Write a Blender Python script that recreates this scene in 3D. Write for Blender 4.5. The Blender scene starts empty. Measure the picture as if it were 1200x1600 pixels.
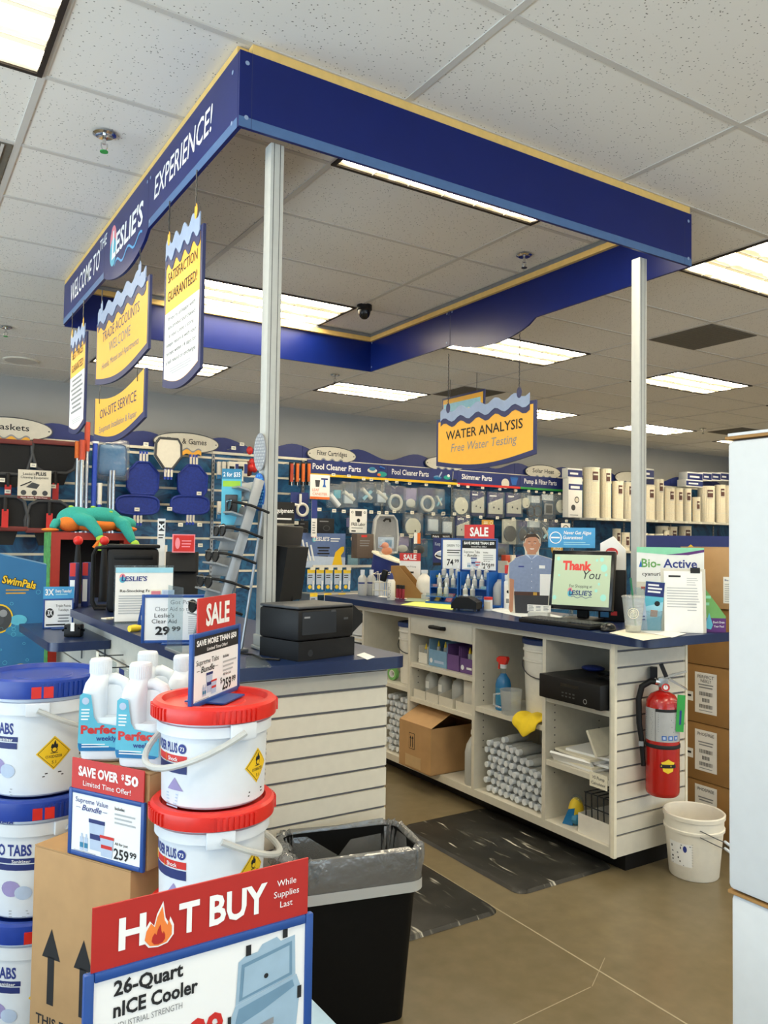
import bpy, bmesh, math, random
from mathutils import Matrix, Vector
sc = bpy.context.scene
col = sc.collection
rnd = random.Random(11)
PI = math.pi
def rad(d): return d * PI / 180
# ---------------------------------------------------------------- camera
F = 1238.9; YAW = 0.566076; PITCH = 0.0369397; ROLL = 0.0143983; CAMZ = 1.40
_fw = Vector((math.sin(YAW)*math.cos(PITCH), math.cos(YAW)*math.cos(PITCH), math.sin(PITCH)))
_r0 = Vector((math.cos(YAW), -math.sin(YAW), 0)); _u0 = _r0.cross(_fw)
_rt = _r0*math.cos(ROLL) + _u0*math.sin(ROLL); _up = -_r0*math.sin(ROLL) + _u0*math.cos(ROLL)
cam = bpy.data.cameras.new('camera'); camo = bpy.data.objects.new('camera', cam); col.objects.link(camo)
camo.matrix_world = Matrix(((_rt.x,_up.x,-_fw.x,0),(_rt.y,_up.y,-_fw.y,0),(_rt.z,_up.z,-_fw.z,CAMZ),(0,0,0,1)))
cam.sensor_fit = 'VERTICAL'; cam.sensor_height = 36; cam.sensor_width = 27; cam.lens = F/1600*36
cam.clip_start = .05; cam.clip_end = 100
sc.camera = camo
# ---------------------------------------------------------------- exposure, world, daylight, added fill lights
sc.view_settings.view_transform = 'Standard'; sc.view_settings.look = 'None'
sc.view_settings.gamma = 1; sc.view_settings.use_curve_mapping = False
sc.view_settings.exposure = 0.5
sc.cycles.use_denoising = True
sc.cycles.max_bounces = 7; sc.cycles.diffuse_bounces = 4; sc.cycles.glossy_bounces = 3
sc.cycles.transmission_bounces = 4; sc.cycles.transparent_max_bounces = 10
sc.cycles.caustics_reflective = False; sc.cycles.caustics_refractive = False
sc.cycles.sample_clamp_indirect = 6
LAMP = 10.0            # brightness of the ceiling lamps
w = bpy.data.worlds.new('sky'); sc.world = w; w.use_nodes = True
w.node_tree.nodes['Background'].inputs[0].default_value = (.62, .78, 1, 1)
w.node_tree.nodes['Background'].inputs[1].default_value = 1.2
def area(name, loc, rot, sx, sy, power, color):
    l = bpy.data.lights.new(name, 'AREA'); l.shape = 'RECTANGLE'; l.size = sx; l.size_y = sy
    l.energy = power; l.color = color
    o = bpy.data.objects.new(name, l); col.objects.link(o); o.location = loc; o.rotation_euler = rot
    return o
area('window_daylight', (-3.75, 1.6, 1.45), (0, rad(-90), 0), 2.5, 9.4, 70, (.80, .91, 1.0))
area('left_upward_fill', (-5.2, 1.6, -.1), (0, rad(-135), 0), 2.4, 9.4, 500, (.90, .95, 1.0))  # added unseen light, aimed up through the left window to brighten the ceiling
area('shopfront_daylight', (4.5, -4.15, 1.45), (rad(90), 0, 0), 13.0, 2.3, 20, (.95, .98, 1.0))
area('front_upward_fill', (4.5, -5.6, -.1), (rad(135), 0, 0), 13.0, 2.4, 280, (1.0, .96, .90))  # added light low outside the front, lifts the ceiling and the counter end
# ---------------------------------------------------------------- pixel rays (for measuring off the photograph)
def ray(px, py): return _rt*((px-600)/F) + _up*((800-py)/F) + _fw
def onz(px, py, z): d = ray(px, py); return Vector((0,0,CAMZ)) + d*((z-CAMZ)/d.z)
def onx(px, py, x): d = ray(px, py); return Vector((0,0,CAMZ)) + d*(x/d.x)
def ony(px, py, y): d = ray(px, py); return Vector((0,0,CAMZ)) + d*(y/d.y)
def atd(px, py, D): return Vector((0,0,CAMZ)) + ray(px, py)*D
# ---------------------------------------------------------------- materials
def lin(c):
    if isinstance(c, str): c = tuple(int(c[i:i+2], 16) for i in (0, 2, 4))
    return tuple((v/255/12.92 if v/255 <= .04045 else ((v/255+.055)/1.055)**2.4) for v in c) + (1,)
_M = {}
def M(name, c=None, rough=.5, metal=0, noise=.05, scale=30, spec=.5, emit=0, alpha=1, bump=0, coat=0):
    if name in _M: return _M[name]
    m = bpy.data.materials.new(name); m.use_nodes = True; nt = m.node_tree; b = nt.nodes['Principled BSDF']
    c = lin(c); b.inputs['Base Color'].default_value = c
    b.inputs['Roughness'].default_value = rough; b.inputs['Metallic'].default_value = metal
    b.inputs['Specular IOR Level'].default_value = spec; b.inputs['Alpha'].default_value = alpha
    if coat: b.inputs['Coat Weight'].default_value = coat; b.inputs['Coat Roughness'].default_value = .1
    if emit: b.inputs['Emission Color'].default_value = c; b.inputs['Emission Strength'].default_value = emit
    if noise or bump:
        tc = nt.nodes.new('ShaderNodeTexCoord'); n = nt.nodes.new('ShaderNodeTexNoise'); n.inputs['Scale'].default_value = scale
        n.inputs['Detail'].default_value = 3
        nt.links.new(tc.outputs['Object'], n.inputs['Vector'])
        if noise:
            r = nt.nodes.new('ShaderNodeValToRGB')
            for e, k, p in ((r.color_ramp.elements[0], 1-noise, .3), (r.color_ramp.elements[1], 1+noise, .7)):
                e.position = p; e.color = (min(1, c[0]*k), min(1, c[1]*k), min(1, c[2]*k), 1)
            nt.links.new(n.outputs['Fac'], r.inputs['Fac']); nt.links.new(r.outputs['Color'], b.inputs['Base Color'])
        if bump:
            bp = nt.nodes.new('ShaderNodeBump'); bp.inputs['Strength'].default_value = bump; bp.inputs['Distance'].default_value = .002
            nt.links.new(n.outputs['Fac'], bp.inputs['Height']); nt.links.new(bp.outputs['Normal'], b.inputs['Normal'])
    _M[name] = m; return m
def clear(name, tint, gloss=.12, milk=.08, rough=.08):
    m = bpy.data.materials.new(name); m.use_nodes = True; nt = m.node_tree; N = nt.nodes; N.clear()
    o = N.new('ShaderNodeOutputMaterial'); t = N.new('ShaderNodeBsdfTransparent'); g = N.new('ShaderNodeBsdfGlossy'); d = N.new('ShaderNodeBsdfDiffuse')
    nz = N.new('ShaderNodeTexNoise'); nz.inputs['Scale'].default_value = 14; bp = N.new('ShaderNodeBump'); bp.inputs['Strength'].default_value = .25; bp.inputs['Distance'].default_value = .02
    nt.links.new(nz.outputs['Fac'], bp.inputs['Height']); nt.links.new(bp.outputs['Normal'], g.inputs['Normal'])
    t.inputs[0].default_value = lin(tint); d.inputs[0].default_value = lin(tint); g.inputs['Roughness'].default_value = rough
    a = N.new('ShaderNodeMixShader'); a.inputs[0].default_value = milk; b = N.new('ShaderNodeMixShader'); b.inputs[0].default_value = gloss
    nt.links.new(t.outputs[0], a.inputs[1]); nt.links.new(d.outputs[0], a.inputs[2])
    nt.links.new(a.outputs[0], b.inputs[1]); nt.links.new(g.outputs[0], b.inputs[2]); nt.links.new(b.outputs[0], o.inputs[0])
    _M[name] = m; return m
clear('glass', 'f2f7f7', .06, 0, .02); clear('bag', 'eef3f5', .09, .06, .1); clear('acrylic', 'e6eef0', .07, .03, .05)
clear('liner', 'c8cacc', .16, .22, .18); clear('cup_clear', 'f4f6f6', .08, .20, .06); clear('tealbag', '7fb6c8', .2, .35, .15); clear('milky', 'e4e6e4', .08, .55, .3)
M('white_panel', 'd9d4c6', .45, noise=.03); M('cab_in', 'd4cfc1', .5, noise=.03); M('groove', '6a6a70', .6)
M('navy_top', '10254f', .3, noise=.08, scale=60); M('navy', '16286b', .38, noise=.05); M('navy_print', '1b2c6e', .5)
M('fascia', '081d66', .30, noise=.05, scale=8, spec=.33); M('strip', '4a6c9c', .4); M('trim_yellow', 'f0c878', .5)
M('post', 'bcbdb8', .45, metal=0, noise=.03); M('black', '0e0e10', .5, spec=.3, noise=.15); M('black_gloss', '0c0c0e', .25, noise=.05)
M('ink', '17181c', .7, noise=0); M('ink_grey', '84878c', .7, noise=0); M('ink_blue', '2a3a86', .6, noise=0); M('ink_lgrey', 'b4b7bb', .7, noise=0)
M('paper', 'f0efec', .7, noise=.02); M('print_white', 'f2f3f4', .55, noise=0); M('red', 'cc2a26', .45); M('red_sign', 'c8302c', .5, noise=.03)
M('hotred', 'b3231d', .5, noise=.03)
M('frame_blue', '1e4a94', .4); M('yellow_sign', 'f4b640', .5, noise=.02); M('wave_grey', '93a6c6', .5); M('wave_navy', '28305f', .5)
M('carton', 'b58f62', .75, noise=.07, scale=12, bump=.1); M('carton_dark', '9c7440', .75, noise=.07, scale=12); M('carton_in', '8d6a42', .8)
M('hdpe', 'dfe5ec', .38, noise=.02); M('hdpe_warm', 'e6e2d8', .4, noise=.03); M('lid_blue', '143a9a', .35, noise=.06); M('lid_red', 'd8281e', .35, noise=.06)
M('navy_lid', '17346c', .4); M('grey_metal', '9a9da0', .35, metal=.6); M('chrome', 'd8d8d8', .15, metal=1, noise=0); M('steel_dark', '55575a', .4, metal=.7)
M('oxy', 'f0c51e', .5, noise=.02); M('teal_print', '2f7fa6', .5); M('sky_print', '4aa0d8', .5); M('lime', '9ac83c', .6); M('orange', 'e0702a', .6)
M('flame', 'f0833a', .5); M('yellow_paper', 'e4ef74', .7); M('pink', 'e88c98', .7); M('mint', '8fd6b0', .7); M('sticky', 'ecc95a', .7)
M('pleat', 'efe6cf', .8, noise=.06, scale=60); M('wall_paint', 'b2b1ae', .85, noise=.02, scale=4); M('net_blue', '0f2c86', .6, noise=.2, scale=50)
M('net_black', '0b0c10', .8, noise=.3, scale=60); M('maroon', '6e2a26', .5); M('redorange', 'b8452c', .5); M('pole_blue', '2546b4', .35); M('skin', 'b98468', .6, noise=.04)
M('hair', '3a2c22', .7); M('shirt', '8494b6', .75, noise=.06, scale=60); M('trousers', '3a3b42', .8); M('belt', '4a2f26', .6); M('green_tag', '33a04a', .6)
M('ext_red', 'b01a14', .25, noise=.04, coat=.4); M('silver_label', 'aeb0b2', .45); M('royal', '1f62b8', .4); M('windex', '1e6fa8', .25)
M('purple', '5a2a72', .6); M('green_print', '6fa85e', .6); M('aqua', '5ab6d0', .5); M('cyan_l', '9cd4e8', .5); M('lav', '9a8fc0', .6)
M('frog', '2f9d92', .9, noise=.12, scale=200); M('frog_orange', 'e07828', .9, noise=.1, scale=200); M('frog_lime', 'a4cc4a', .9, noise=.1, scale=200)
M('screen', 'a9b99c', .3, emit=.32, noise=0); M('screen_teal', '7fb3a6', .4, noise=0); M('trash', '080808', .55, spec=.2, noise=.2, scale=90, bump=.15)
M('cream', 'e9e3cf', .6); M('yellow', 'f0cf32', .6); M('gold', 'c79a3a', .5); M('lblue', 'b8c8e0', .5); M('cooler', '9db9cf', .5); M('cooler_d', '6f93ae', .5)
M('grey_pl', '8e9196', .5); M('dgrey', '3c3e42', .5); M('cloth_yellow', 'e8c928', .9); M('tag_white', 'e8e6d8', .6, noise=0)
# ---------------------------------------------------------------- mesh builder
_txt = {}
def _text(s, bold=0):
    k = (s, bold)
    if k not in _txt:
        c = bpy.data.curves.new('t', 'FONT'); c.body = s; c.resolution_u = 2; c.offset = bold
        o = bpy.data.objects.new('t', c); m = bpy.data.meshes.new_from_object(o)
        _txt[k] = ([(v.co.x, v.co.y) for v in m.vertices], [list(p.vertices) for p in m.polygons])
        bpy.data.objects.remove(o); bpy.data.meshes.remove(m); bpy.data.curves.remove(c)
    return _txt[k]
def _clip(poly, x, sg):
    out = []
    for i in range(len(poly)):
        a, b = poly[i-1], poly[i]; da, db = (a[0]-x)*sg, (b[0]-x)*sg
        if (da < 0) != (db < 0): t = da/(da-db); out.append((x, a[1]+(b[1]-a[1])*t))
        if db >= 0: out.append(b)
    return out
class MB:
    def __init__(s): s.v = []; s.f = []; s.mi = []; s.mats = []; s.T = Matrix(); s.warp = None
    def slot(s, m):
        m = _M[m] if isinstance(m, str) else m
        if m not in s.mats: s.mats.append(m)
        return s.mats.index(m)
    def add(s, vs, fs, m):
        n = len(s.v); i = s.slot(m); w = s.warp
        for p in vs: s.v.append(s.T @ Vector(w(p) if w else p))
        for f in fs: s.f.append([n+k for k in f]); s.mi.append(i)
    def box(s, x0, x1, y0, y1, z0, z1, m, b=0):
        if b:
            bm = bmesh.new(); bmesh.ops.create_cube(bm, size=1)
            for v in bm.verts: v.co = Vector((x0+(v.co.x+.5)*(x1-x0), y0+(v.co.y+.5)*(y1-y0), z0+(v.co.z+.5)*(z1-z0)))
            bmesh.ops.bevel(bm, geom=bm.edges[:], offset=b, segments=2, profile=.5, affect='EDGES')
            bm.verts.index_update(); s.add([tuple(v.co) for v in bm.verts], [[v.index for v in f.verts] for f in bm.faces], m); bm.free(); return s
        s.add([(x0,y0,z0),(x1,y0,z0),(x1,y1,z0),(x0,y1,z0),(x0,y0,z1),(x1,y0,z1),(x1,y1,z1),(x0,y1,z1)],
              [(3,2,1,0),(4,5,6,7),(0,1,5,4),(1,2,6,5),(2,3,7,6),(3,0,4,7)], m); return s
    def prism(s, poly, y0, y1, m):              # polygon in x,z (counter-clockwise seen from -y), extruded along y
        a = sum(poly[i-1][0]*poly[i][1]-poly[i][0]*poly[i-1][1] for i in range(len(poly)))
        if a < 0: poly = poly[::-1]
        n = len(poly)
        s.add([(x,y0,z) for x,z in poly]+[(x,y1,z) for x,z in poly],
              [list(range(n)), list(range(2*n-1, n-1, -1))]+[[n+i, n+(i+1)%n, (i+1)%n, i][::1] for i in range(n)], m); return s
    def flat(s, poly, y, m):
        a = sum(poly[i-1][0]*poly[i][1]-poly[i][0]*poly[i-1][1] for i in range(len(poly)))
        if a < 0: poly = poly[::-1]
        if s.warp:                              # on a round body: cut into narrow upright strips so that it hugs the curve
            x0 = min(p[0] for p in poly); x1 = max(p[0] for p in poly); n = max(1, int((x1-x0)/.007)+1)
            for i in range(n):
                q = _clip(_clip(poly, x0+(x1-x0)*i/n, 1), x0+(x1-x0)*(i+1)/n, -1)
                if len(q) > 2: s.add([(x,y,z) for x,z in q], [list(range(len(q)))], m)
            return s
        s.add([(x,y,z) for x,z in poly], [list(range(len(poly)))], m); return s
    def rect(s, x0, x1, z0, z1, y, m, nx=1):
        vs = []; fs = []
        for i in range(nx+1):
            x = x0+(x1-x0)*i/nx; vs += [(x,y,z0),(x,y,z1)]
            if i: fs.append((2*i-2, 2*i, 2*i+1, 2*i-1))
        s.add(vs, fs, m); return s
    def slab(s, poly, z0, z1, m):               # polygon in x,y extruded up
        a = sum(poly[i-1][0]*poly[i][1]-poly[i][0]*poly[i-1][1] for i in range(len(poly)))
        if a < 0: poly = poly[::-1]
        n = len(poly)
        s.add([(x,y,z0) for x,y in poly]+[(x,y,z1) for x,y in poly],
              [list(range(n-1,-1,-1)), list(range(n, 2*n))]+[[i,(i+1)%n,n+(i+1)%n,n+i] for i in range(n)], m); return s
    def lathe(s, prof, m, n=28, x=0, y=0, z=0, sx=1, sy=1, caps=True):
        vs = []; fs = []
        for r, h in prof:
            for k in range(n): a = 2*PI*k/n; vs.append((x+r*sx*math.cos(a), y+r*sy*math.sin(a), z+h))
        for i in range(len(prof)-1):
            for k in range(n): k2 = (k+1)%n; fs.append((i*n+k, i*n+k2, (i+1)*n+k2, (i+1)*n+k))
        if caps:
            if prof[0][0] > 1e-6: fs.append(list(range(n-1,-1,-1)))
            if prof[-1][0] > 1e-6: fs.append([(len(prof)-1)*n+k for k in range(n)])
        s.add(vs, fs, m); return s
    def cyl(s, x, y, z0, z1, r, m, n=20, r2=None): return s.lathe([(r,z0),(r2 if r2 is not None else r, z1)], m, n, x, y)
    def tube(s, pts, r, m, n=8):
        pts = [Vector(p) for p in pts]; vs = []; fs = []; up = None
        rs = r if isinstance(r, (list, tuple)) else [r]*len(pts)
        for i, p in enumerate(pts):
            t = (pts[min(i+1, len(pts)-1)]-pts[max(i-1, 0)]).normalized()
            if up is None: up = t.orthogonal().normalized()
            up = (up - t*up.dot(t)).normalized(); sd = t.cross(up)
            for k in range(n): a = 2*PI*k/n; vs.append(tuple(p + (up*math.cos(a)+sd*math.sin(a))*rs[i]))
            if i:
                for k in range(n): k2 = (k+1)%n; fs.append(((i-1)*n+k, (i-1)*n+k2, i*n+k2, i*n+k))
        fs.append(list(range(n-1,-1,-1))); fs.append([(len(pts)-1)*n+k for k in range(n)])
        s.add(vs, fs, m); return s
    def ball(s, x, y, z, rx, ry, rz, m, n=18, k=10):
        vs = []; fs = []
        for i in range(k+1):
            for j in range(n):
                a = PI*i/k; b = 2*PI*j/n; vs.append((x+rx*math.sin(a)*math.cos(b), y+ry*math.sin(a)*math.sin(b), z-rz*math.cos(a)))
        for i in range(k):
            for j in range(n): fs.append((i*n+j, i*n+(j+1)%n, (i+1)*n+(j+1)%n, (i+1)*n+j))
        s.add(vs, fs, m); return s
    def disc(s, x, z, r, y, m, n=20, rz=None): return s.flat([(x+r*math.cos(2*PI*k/n), z+(rz or r)*math.sin(2*PI*k/n)) for k in range(n)], y, m)
    def ring(s, x, z, r, t, y, m, n=24, k=1):
        vs = []; fs = []
        for i in range(n):
            a = 2*PI*i/n; vs += [(x+r*math.cos(a), y, z+r*k*math.sin(a)), (x+(r-t)*math.cos(a), y, z+(r-t)*k*math.sin(a))]
            j = (i+1)%n; fs.append((2*i+1, 2*i, 2*j, 2*j+1))
        s.add(vs, fs, m); return s
    def text(s, t, x, z, h, m, w=None, al='c', y=-.0008, bold=.012, shear=0, rot=0):   # h = capital height
        vs, fs = _text(t, bold)
        if not vs: return s
        k = h/.70; x0 = min(v[0] for v in vs); x1 = max(v[0] for v in vs); kx = (w/(x1-x0)) if w else k
        W = (x1-x0)*kx; off = {'c': -W/2, 'l': 0, 'r': -W}[al]; c, sn = math.cos(rot), math.sin(rot)
        out = []
        for a, b in vs:
            px = (a-x0)*kx+off+b*k*shear; pz = b*k; out.append((x+px*c-pz*sn, y, z+px*sn+pz*c))
        s.add(out, fs, m); return s
    def lines(s, x0, x1, z, n, pitch, m='ink_grey', h=None, y=-.0008, al='l', vary=.3):
        h = h or pitch*.42; q = random.Random(int(x0*977+z*3571+n))
        for i in range(n):
            W = (x1-x0)*(1-vary*q.random()); a = x0 if al == 'l' else (x0+x1-W)/2
            s.rect(a, a+W, z-i*pitch-h, z-i*pitch, y, m)
        return s
    def mesh(s, name):
        me = bpy.data.meshes.new(name); me.from_pydata([tuple(v) for v in s.v], [], s.f)
        for m in s.mats: me.materials.append(m)
        me.polygons.foreach_set('material_index', s.mi); me.update(); me.shade_smooth(); me.set_sharp_from_angle(angle=.62)
        return me
def at(loc=(0,0,0), rz=0, rx=0, ry=0): return Matrix.Translation(Vector(loc)) @ Matrix.Rotation(rad(rz),4,'Z') @ Matrix.Rotation(rad(ry),4,'Y') @ Matrix.Rotation(rad(rx),4,'X')
# ---------------------------------------------------------------- objects
def tag(o, label, cat, group=None):
    o['label'] = label; o['category'] = cat
    if group: o['group'] = group
    return o
def obj(name, mb, parent=None, label=None, loc=None, rz=0):
    o = bpy.data.objects.new(name, mb.mesh(name) if isinstance(mb, MB) else mb); col.objects.link(o)
    if parent: o.parent = parent
    if loc is not None: o.location = loc; o.rotation_euler = (0, 0, rad(rz))
    if label: o['label'] = label
    return o
def thing(name, label, cat, loc=(0,0,0), rz=0, group=None, rx=0, ry=0):
    o = bpy.data.objects.new(name, None); col.objects.link(o); o.empty_display_size = .05
    o.location = loc; o.rotation_euler = (rad(rx), rad(ry), rad(rz)); return tag(o, label, cat, group)
def single(name, mb, label, cat, loc=(0,0,0), rz=0, group=None, rx=0, ry=0):
    o = obj(name, mb); o.location = loc; o.rotation_euler = (rad(rx), rad(ry), rad(rz)); return tag(o, label, cat, group)
def struct(name, mb, parent=None):
    o = obj(name, mb, parent)
    if not parent: o['kind'] = 'structure'
    return o
def dup(root, loc, rz, label, group=None):
    r = root.copy(); col.objects.link(r); r.location = loc
    e = list(root.rotation_euler); e[2] = rad(rz); r.rotation_euler = e; r['label'] = label
    if group: r['group'] = group
    for ch in list(root.children):
        c = ch.copy(); col.objects.link(c); c.parent = r
        for g in list(ch.children): d = g.copy(); col.objects.link(d); d.parent = c
    return r
ORD = ['first','second','third','fourth','fifth','sixth','seventh','eighth','ninth','tenth','eleventh','twelfth','thirteenth','fourteenth','fifteenth','sixteenth','seventeenth','eighteenth']
def B(*a, **k): return MB().box(*a, **k)
def leslie(mb, x, z, h, m_txt, w, y, m_wave=None, ball=True, shear=.12):       # the shop's lettering with its ball and wave
    if ball:
        mb.disc(x-w*.46, z+h*.75, h*.52, y+.0002, 'pink', 20, h*.62); mb.disc(x-w*.46, z+h*.25, h*.52, y+.0001, 'aqua', 20, h*.6)
    mb.text("L", x-w*.5, z-h*.02, h*1.15, m_txt, al='l', y=y-.0004, shear=shear, bold=.02)
    mb.text("ESLIE'S", x-w*.5+h*.62, z, h*.86, m_txt, w=w-h*.62, al='l', y=y-.0004, shear=shear, bold=.025)
    if m_wave:
        pts = [(x-w*.4+w*.9*i/16, z-h*.35+h*.16*math.sin(i*.95)) for i in range(17)]
        mb.flat(pts+[(a, b-h*.1) for a, b in pts[::-1]], y-.0004, m_wave)
def flame(mb, x, z, h, y, m, m2=None):
    p = [(0,0),(.22,.04),(.36,.2),(.36,.42),(.27,.62),(.24,.48),(.16,.62),(.1,1),(-.04,.74),(-.1,.5),(-.2,.62),(-.32,.44),(-.36,.22),(-.22,.04)]
    mb.flat([(x+a*h, z+b*h) for a, b in p], y, m)
    if m2: mb.flat([(x+a*h*.5, z+.04*h+b*h*.5) for a, b in p], y-.0004, m2)
# ================================================================ ROOM
CEIL = 3.112
def nodes_mat(name, rough=.5):
    m = bpy.data.materials.new(name); m.use_nodes = True; nt = m.node_tree; b = nt.nodes['Principled BSDF']; b.inputs['Roughness'].default_value = rough
    tc = nt.nodes.new('ShaderNodeTexCoord'); _M[name] = m
    def N(t, **k):
        n = nt.nodes.new('ShaderNode'+t)
        for a, v in k.items(): n.inputs[a].default_value = v
        return n
    return m, nt, b, tc, N
def ramp(N, stops):
    r = N('ValToRGB'); e = r.color_ramp.elements
    while len(e) < len(stops): e.new(.5)
    for i, (p, c) in enumerate(stops): e[i].position = p; e[i].color = lin(c)
    return r
m, nt, b, tc, N = nodes_mat('concrete', .3)
n1 = N('TexNoise', Scale=1.6, Detail=6.0); n2 = N('TexNoise', Scale=14.0, Detail=5.0); r1 = ramp(N, [(.3,'635940'),(.55,'746850'),(.75,'83765a')])
v = N('TexVoronoi', Scale=26.0); r2 = ramp(N, [(.0,'ffffff'),(.045,'000000')]); n3 = N('TexNoise', Scale=5.0); r3 = ramp(N, [(.56,'000000'),(.7,'ffffff')])
mx = N('MixRGB'); mx.inputs[2].default_value = lin('d8d2c0'); mu = N('Math'); mu.operation = 'MULTIPLY'; ad = N('Math'); ad.operation = 'ADD'; md = N('Math'); md.operation = 'MULTIPLY'; md.inputs[1].default_value = .5
for n in (n1, n2, v, n3): nt.links.new(tc.outputs['Object'], n.inputs['Vector'])
nt.links.new(n1.outputs['Fac'], md.inputs[0]); m2_ = N('Math'); m2_.operation = 'MULTIPLY'; m2_.inputs[1].default_value = .5; nt.links.new(n2.outputs['Fac'], m2_.inputs[0])
nt.links.new(md.outputs[0], ad.inputs[0]); nt.links.new(m2_.outputs[0], ad.inputs[1]); nt.links.new(ad.outputs[0], r1.inputs[0])
nt.links.new(v.outputs['Distance'], r2.inputs[0]); nt.links.new(n3.outputs['Fac'], r3.inputs[0]); nt.links.new(r2.outputs[0], mu.inputs[0]); nt.links.new(r3.outputs[0], mu.inputs[1])
nt.links.new(mu.outputs[0], mx.inputs[0]); nt.links.new(r1.outputs[0], mx.inputs[1]); nt.links.new(mx.outputs[0], b.inputs['Base Color'])
m, nt, b, tc, N = nodes_mat('ceiling_tile', .9)
v = N('TexVoronoi', Scale=62.0); r = ramp(N, [(.0,'5a5650'),(.13,'86827a'),(.20,'efece6')]); n1 = N('TexNoise', Scale=9.0); r3 = ramp(N, [(.30,'000000'),(.5,'ffffff')]); mx = N('MixRGB'); mx.inputs[1].default_value = lin('efece6')
for n in (v, n1): nt.links.new(tc.outputs['Object'], n.inputs['Vector'])
nt.links.new(v.outputs['Distance'], r.inputs[0]); nt.links.new(n1.outputs['Fac'], r3.inputs[0]); nt.links.new(r3.outputs[0], mx.inputs[0]); nt.links.new(r.outputs[0], mx.inputs[2]); nt.links.new(mx.outputs[0], b.inputs['Base Color'])
m, nt, b, tc, N = nodes_mat('water_panel', .4)
n1 = N('TexNoise', Scale=3.0, Detail=4.0, Distortion=1.6); v = N('TexVoronoi', Scale=4.5); v.feature = 'SMOOTH_F1'; r = ramp(N, [(.3,'0f2f52'),(.48,'1c5a88'),(.66,'3a86b0'),(.82,'86bcd2')]); ad = N('MixRGB'); ad.inputs[0].default_value = .5
nt.links.new(tc.outputs['Object'], n1.inputs['Vector']); nt.links.new(n1.outputs['Color'], v.inputs['Vector']); nt.links.new(n1.outputs['Fac'], ad.inputs[1]); nt.links.new(v.outputs['Distance'], ad.inputs[2]); nt.links.new(ad.outputs[0], r.inputs[0]); nt.links.new(r.outputs[0], b.inputs['Base Color'])
m, nt, b, tc, N = nodes_mat('mat_rubber', .42)
n1 = N('TexNoise', Scale=9.0, Detail=6.0); mp = N('Mapping'); mp.inputs['Scale'].default_value = (30, 5, 5); n2 = N('TexNoise', Scale=1.0, Detail=3.0, Distortion=.6); r2 = ramp(N, [(.60,'1c1c1a'),(.65,'5a5850'),(.72,'d0ccc0')]); r1 = ramp(N, [(.3,'121211'),(.7,'2c2b28')]); mx = N('MixRGB'); mx.blend_type = 'LIGHTEN'; mx.inputs[0].default_value = 1
nt.links.new(tc.outputs['Object'], n1.inputs['Vector']); nt.links.new(tc.outputs['Object'], mp.inputs['Vector']); nt.links.new(mp.outputs[0], n2.inputs['Vector']); nt.links.new(n1.outputs['Fac'], r1.inputs[0]); nt.links.new(n2.outputs['Fac'], r2.inputs[0]); nt.links.new(r1.outputs[0], mx.inputs[1]); nt.links.new(r2.outputs[0], mx.inputs[2]); nt.links.new(mx.outputs[0], b.inputs['Base Color'])
m, nt, b, tc, N = nodes_mat('lamp', .5)
mp = N('Mapping'); mp.inputs['Location'].default_value = (.61, .305, 0); mp.inputs['Scale'].default_value = (1/.2, 1/.2, 1); fr = N('VectorMath'); fr.operation = 'FRACTION'; sp = N('SeparateXYZ'); r = ramp(N, [(.0,'fff1d2'),(.5,'fff1d2'),(.72,'f6dfa6'),(1,'f3d896')]); rs = N('MapRange'); rs.inputs['From Min'].default_value = .42; rs.inputs['From Max'].default_value = .66; rs.inputs['To Min'].default_value = LAMP*1.75; rs.inputs['To Max'].default_value = .62
nzl = N('TexNoise', Scale=7.0, Distortion=.5); adl = N('Math'); adl.operation = 'MULTIPLY_ADD'; adl.inputs[1].default_value = .5; nt.links.new(tc.outputs['Object'], nzl.inputs['Vector'])
nt.links.new(tc.outputs['Object'], mp.inputs['Vector']); nt.links.new(mp.outputs[0], fr.inputs[0]); nt.links.new(fr.outputs[0], sp.inputs[0]); nt.links.new(nzl.outputs['Fac'], adl.inputs[0]); sb = N('Math'); sb.operation = 'SUBTRACT'; sb.inputs[1].default_value = .25; nt.links.new(sp.outputs['Y'], adl.inputs[2]); nt.links.new(adl.outputs[0], sb.inputs[0])
nt.links.new(sb.outputs[0], r.inputs[0]); nt.links.new(sb.outputs[0], rs.inputs['Value']); nt.links.new(r.outputs[0], b.inputs['Emission Color']); nt.links.new(rs.outputs[0], b.inputs['Emission Strength'])
M('joint', 'a89d86', .6); M('lamp_edge', '2a211c', .6, noise=0); M('louver', 'f4efe2', .5, noise=0); M('tbar', 'd2cec8', .5, noise=0); M('vent_dark', '6d675c', .8); M('mullion', '5a5c60', .4)

fl = MB(); fl.add([(-3.6,-4,0),(13.7,-4,0),(13.7,9.3,0),(-3.6,9.3,0)], [(0,1,2,3)], 'concrete')
for x0, y0, x1, y1, t in ((2.04,-4,2.04,9.3,.006), (1.60,1.78,1.945,1.80,.003), (1.95,1.80,2.12,1.90,.002)):
    d = Vector((x1-x0, y1-y0, 0)).normalized().cross(Vector((0,0,1)))*t/2
    fl.add([(x0-d.x,y0-d.y,.0006),(x0+d.x,y0+d.y,.0006),(x1+d.x,y1+d.y,.0006),(x1-d.x,y1-d.y,.0006)], [(0,1,2,3)], 'joint')
struct('floor', fl)
ce = MB(); ce.add([(-3.6,-4,CEIL),(13.7,-4,CEIL),(13.7,9.3,CEIL),(-3.6,9.3,CEIL)], [(0,3,2,1)], 'ceiling_tile'); struct('ceiling', ce)
GX = [1.674+1.219*k for k in range(-4, 10)]; GY = [1.905+.612*k for k in range(-9, 13)]
tb = MB()
for x in GX: tb.box(x-.0135, x+.0135, -3.99, 9.29, CEIL-.005, CEIL-.0005, 'tbar')
for y in GY: tb.box(-3.59, 13.69, y-.012, y+.012, CEIL-.0045, CEIL-.0005, 'tbar')
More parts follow.
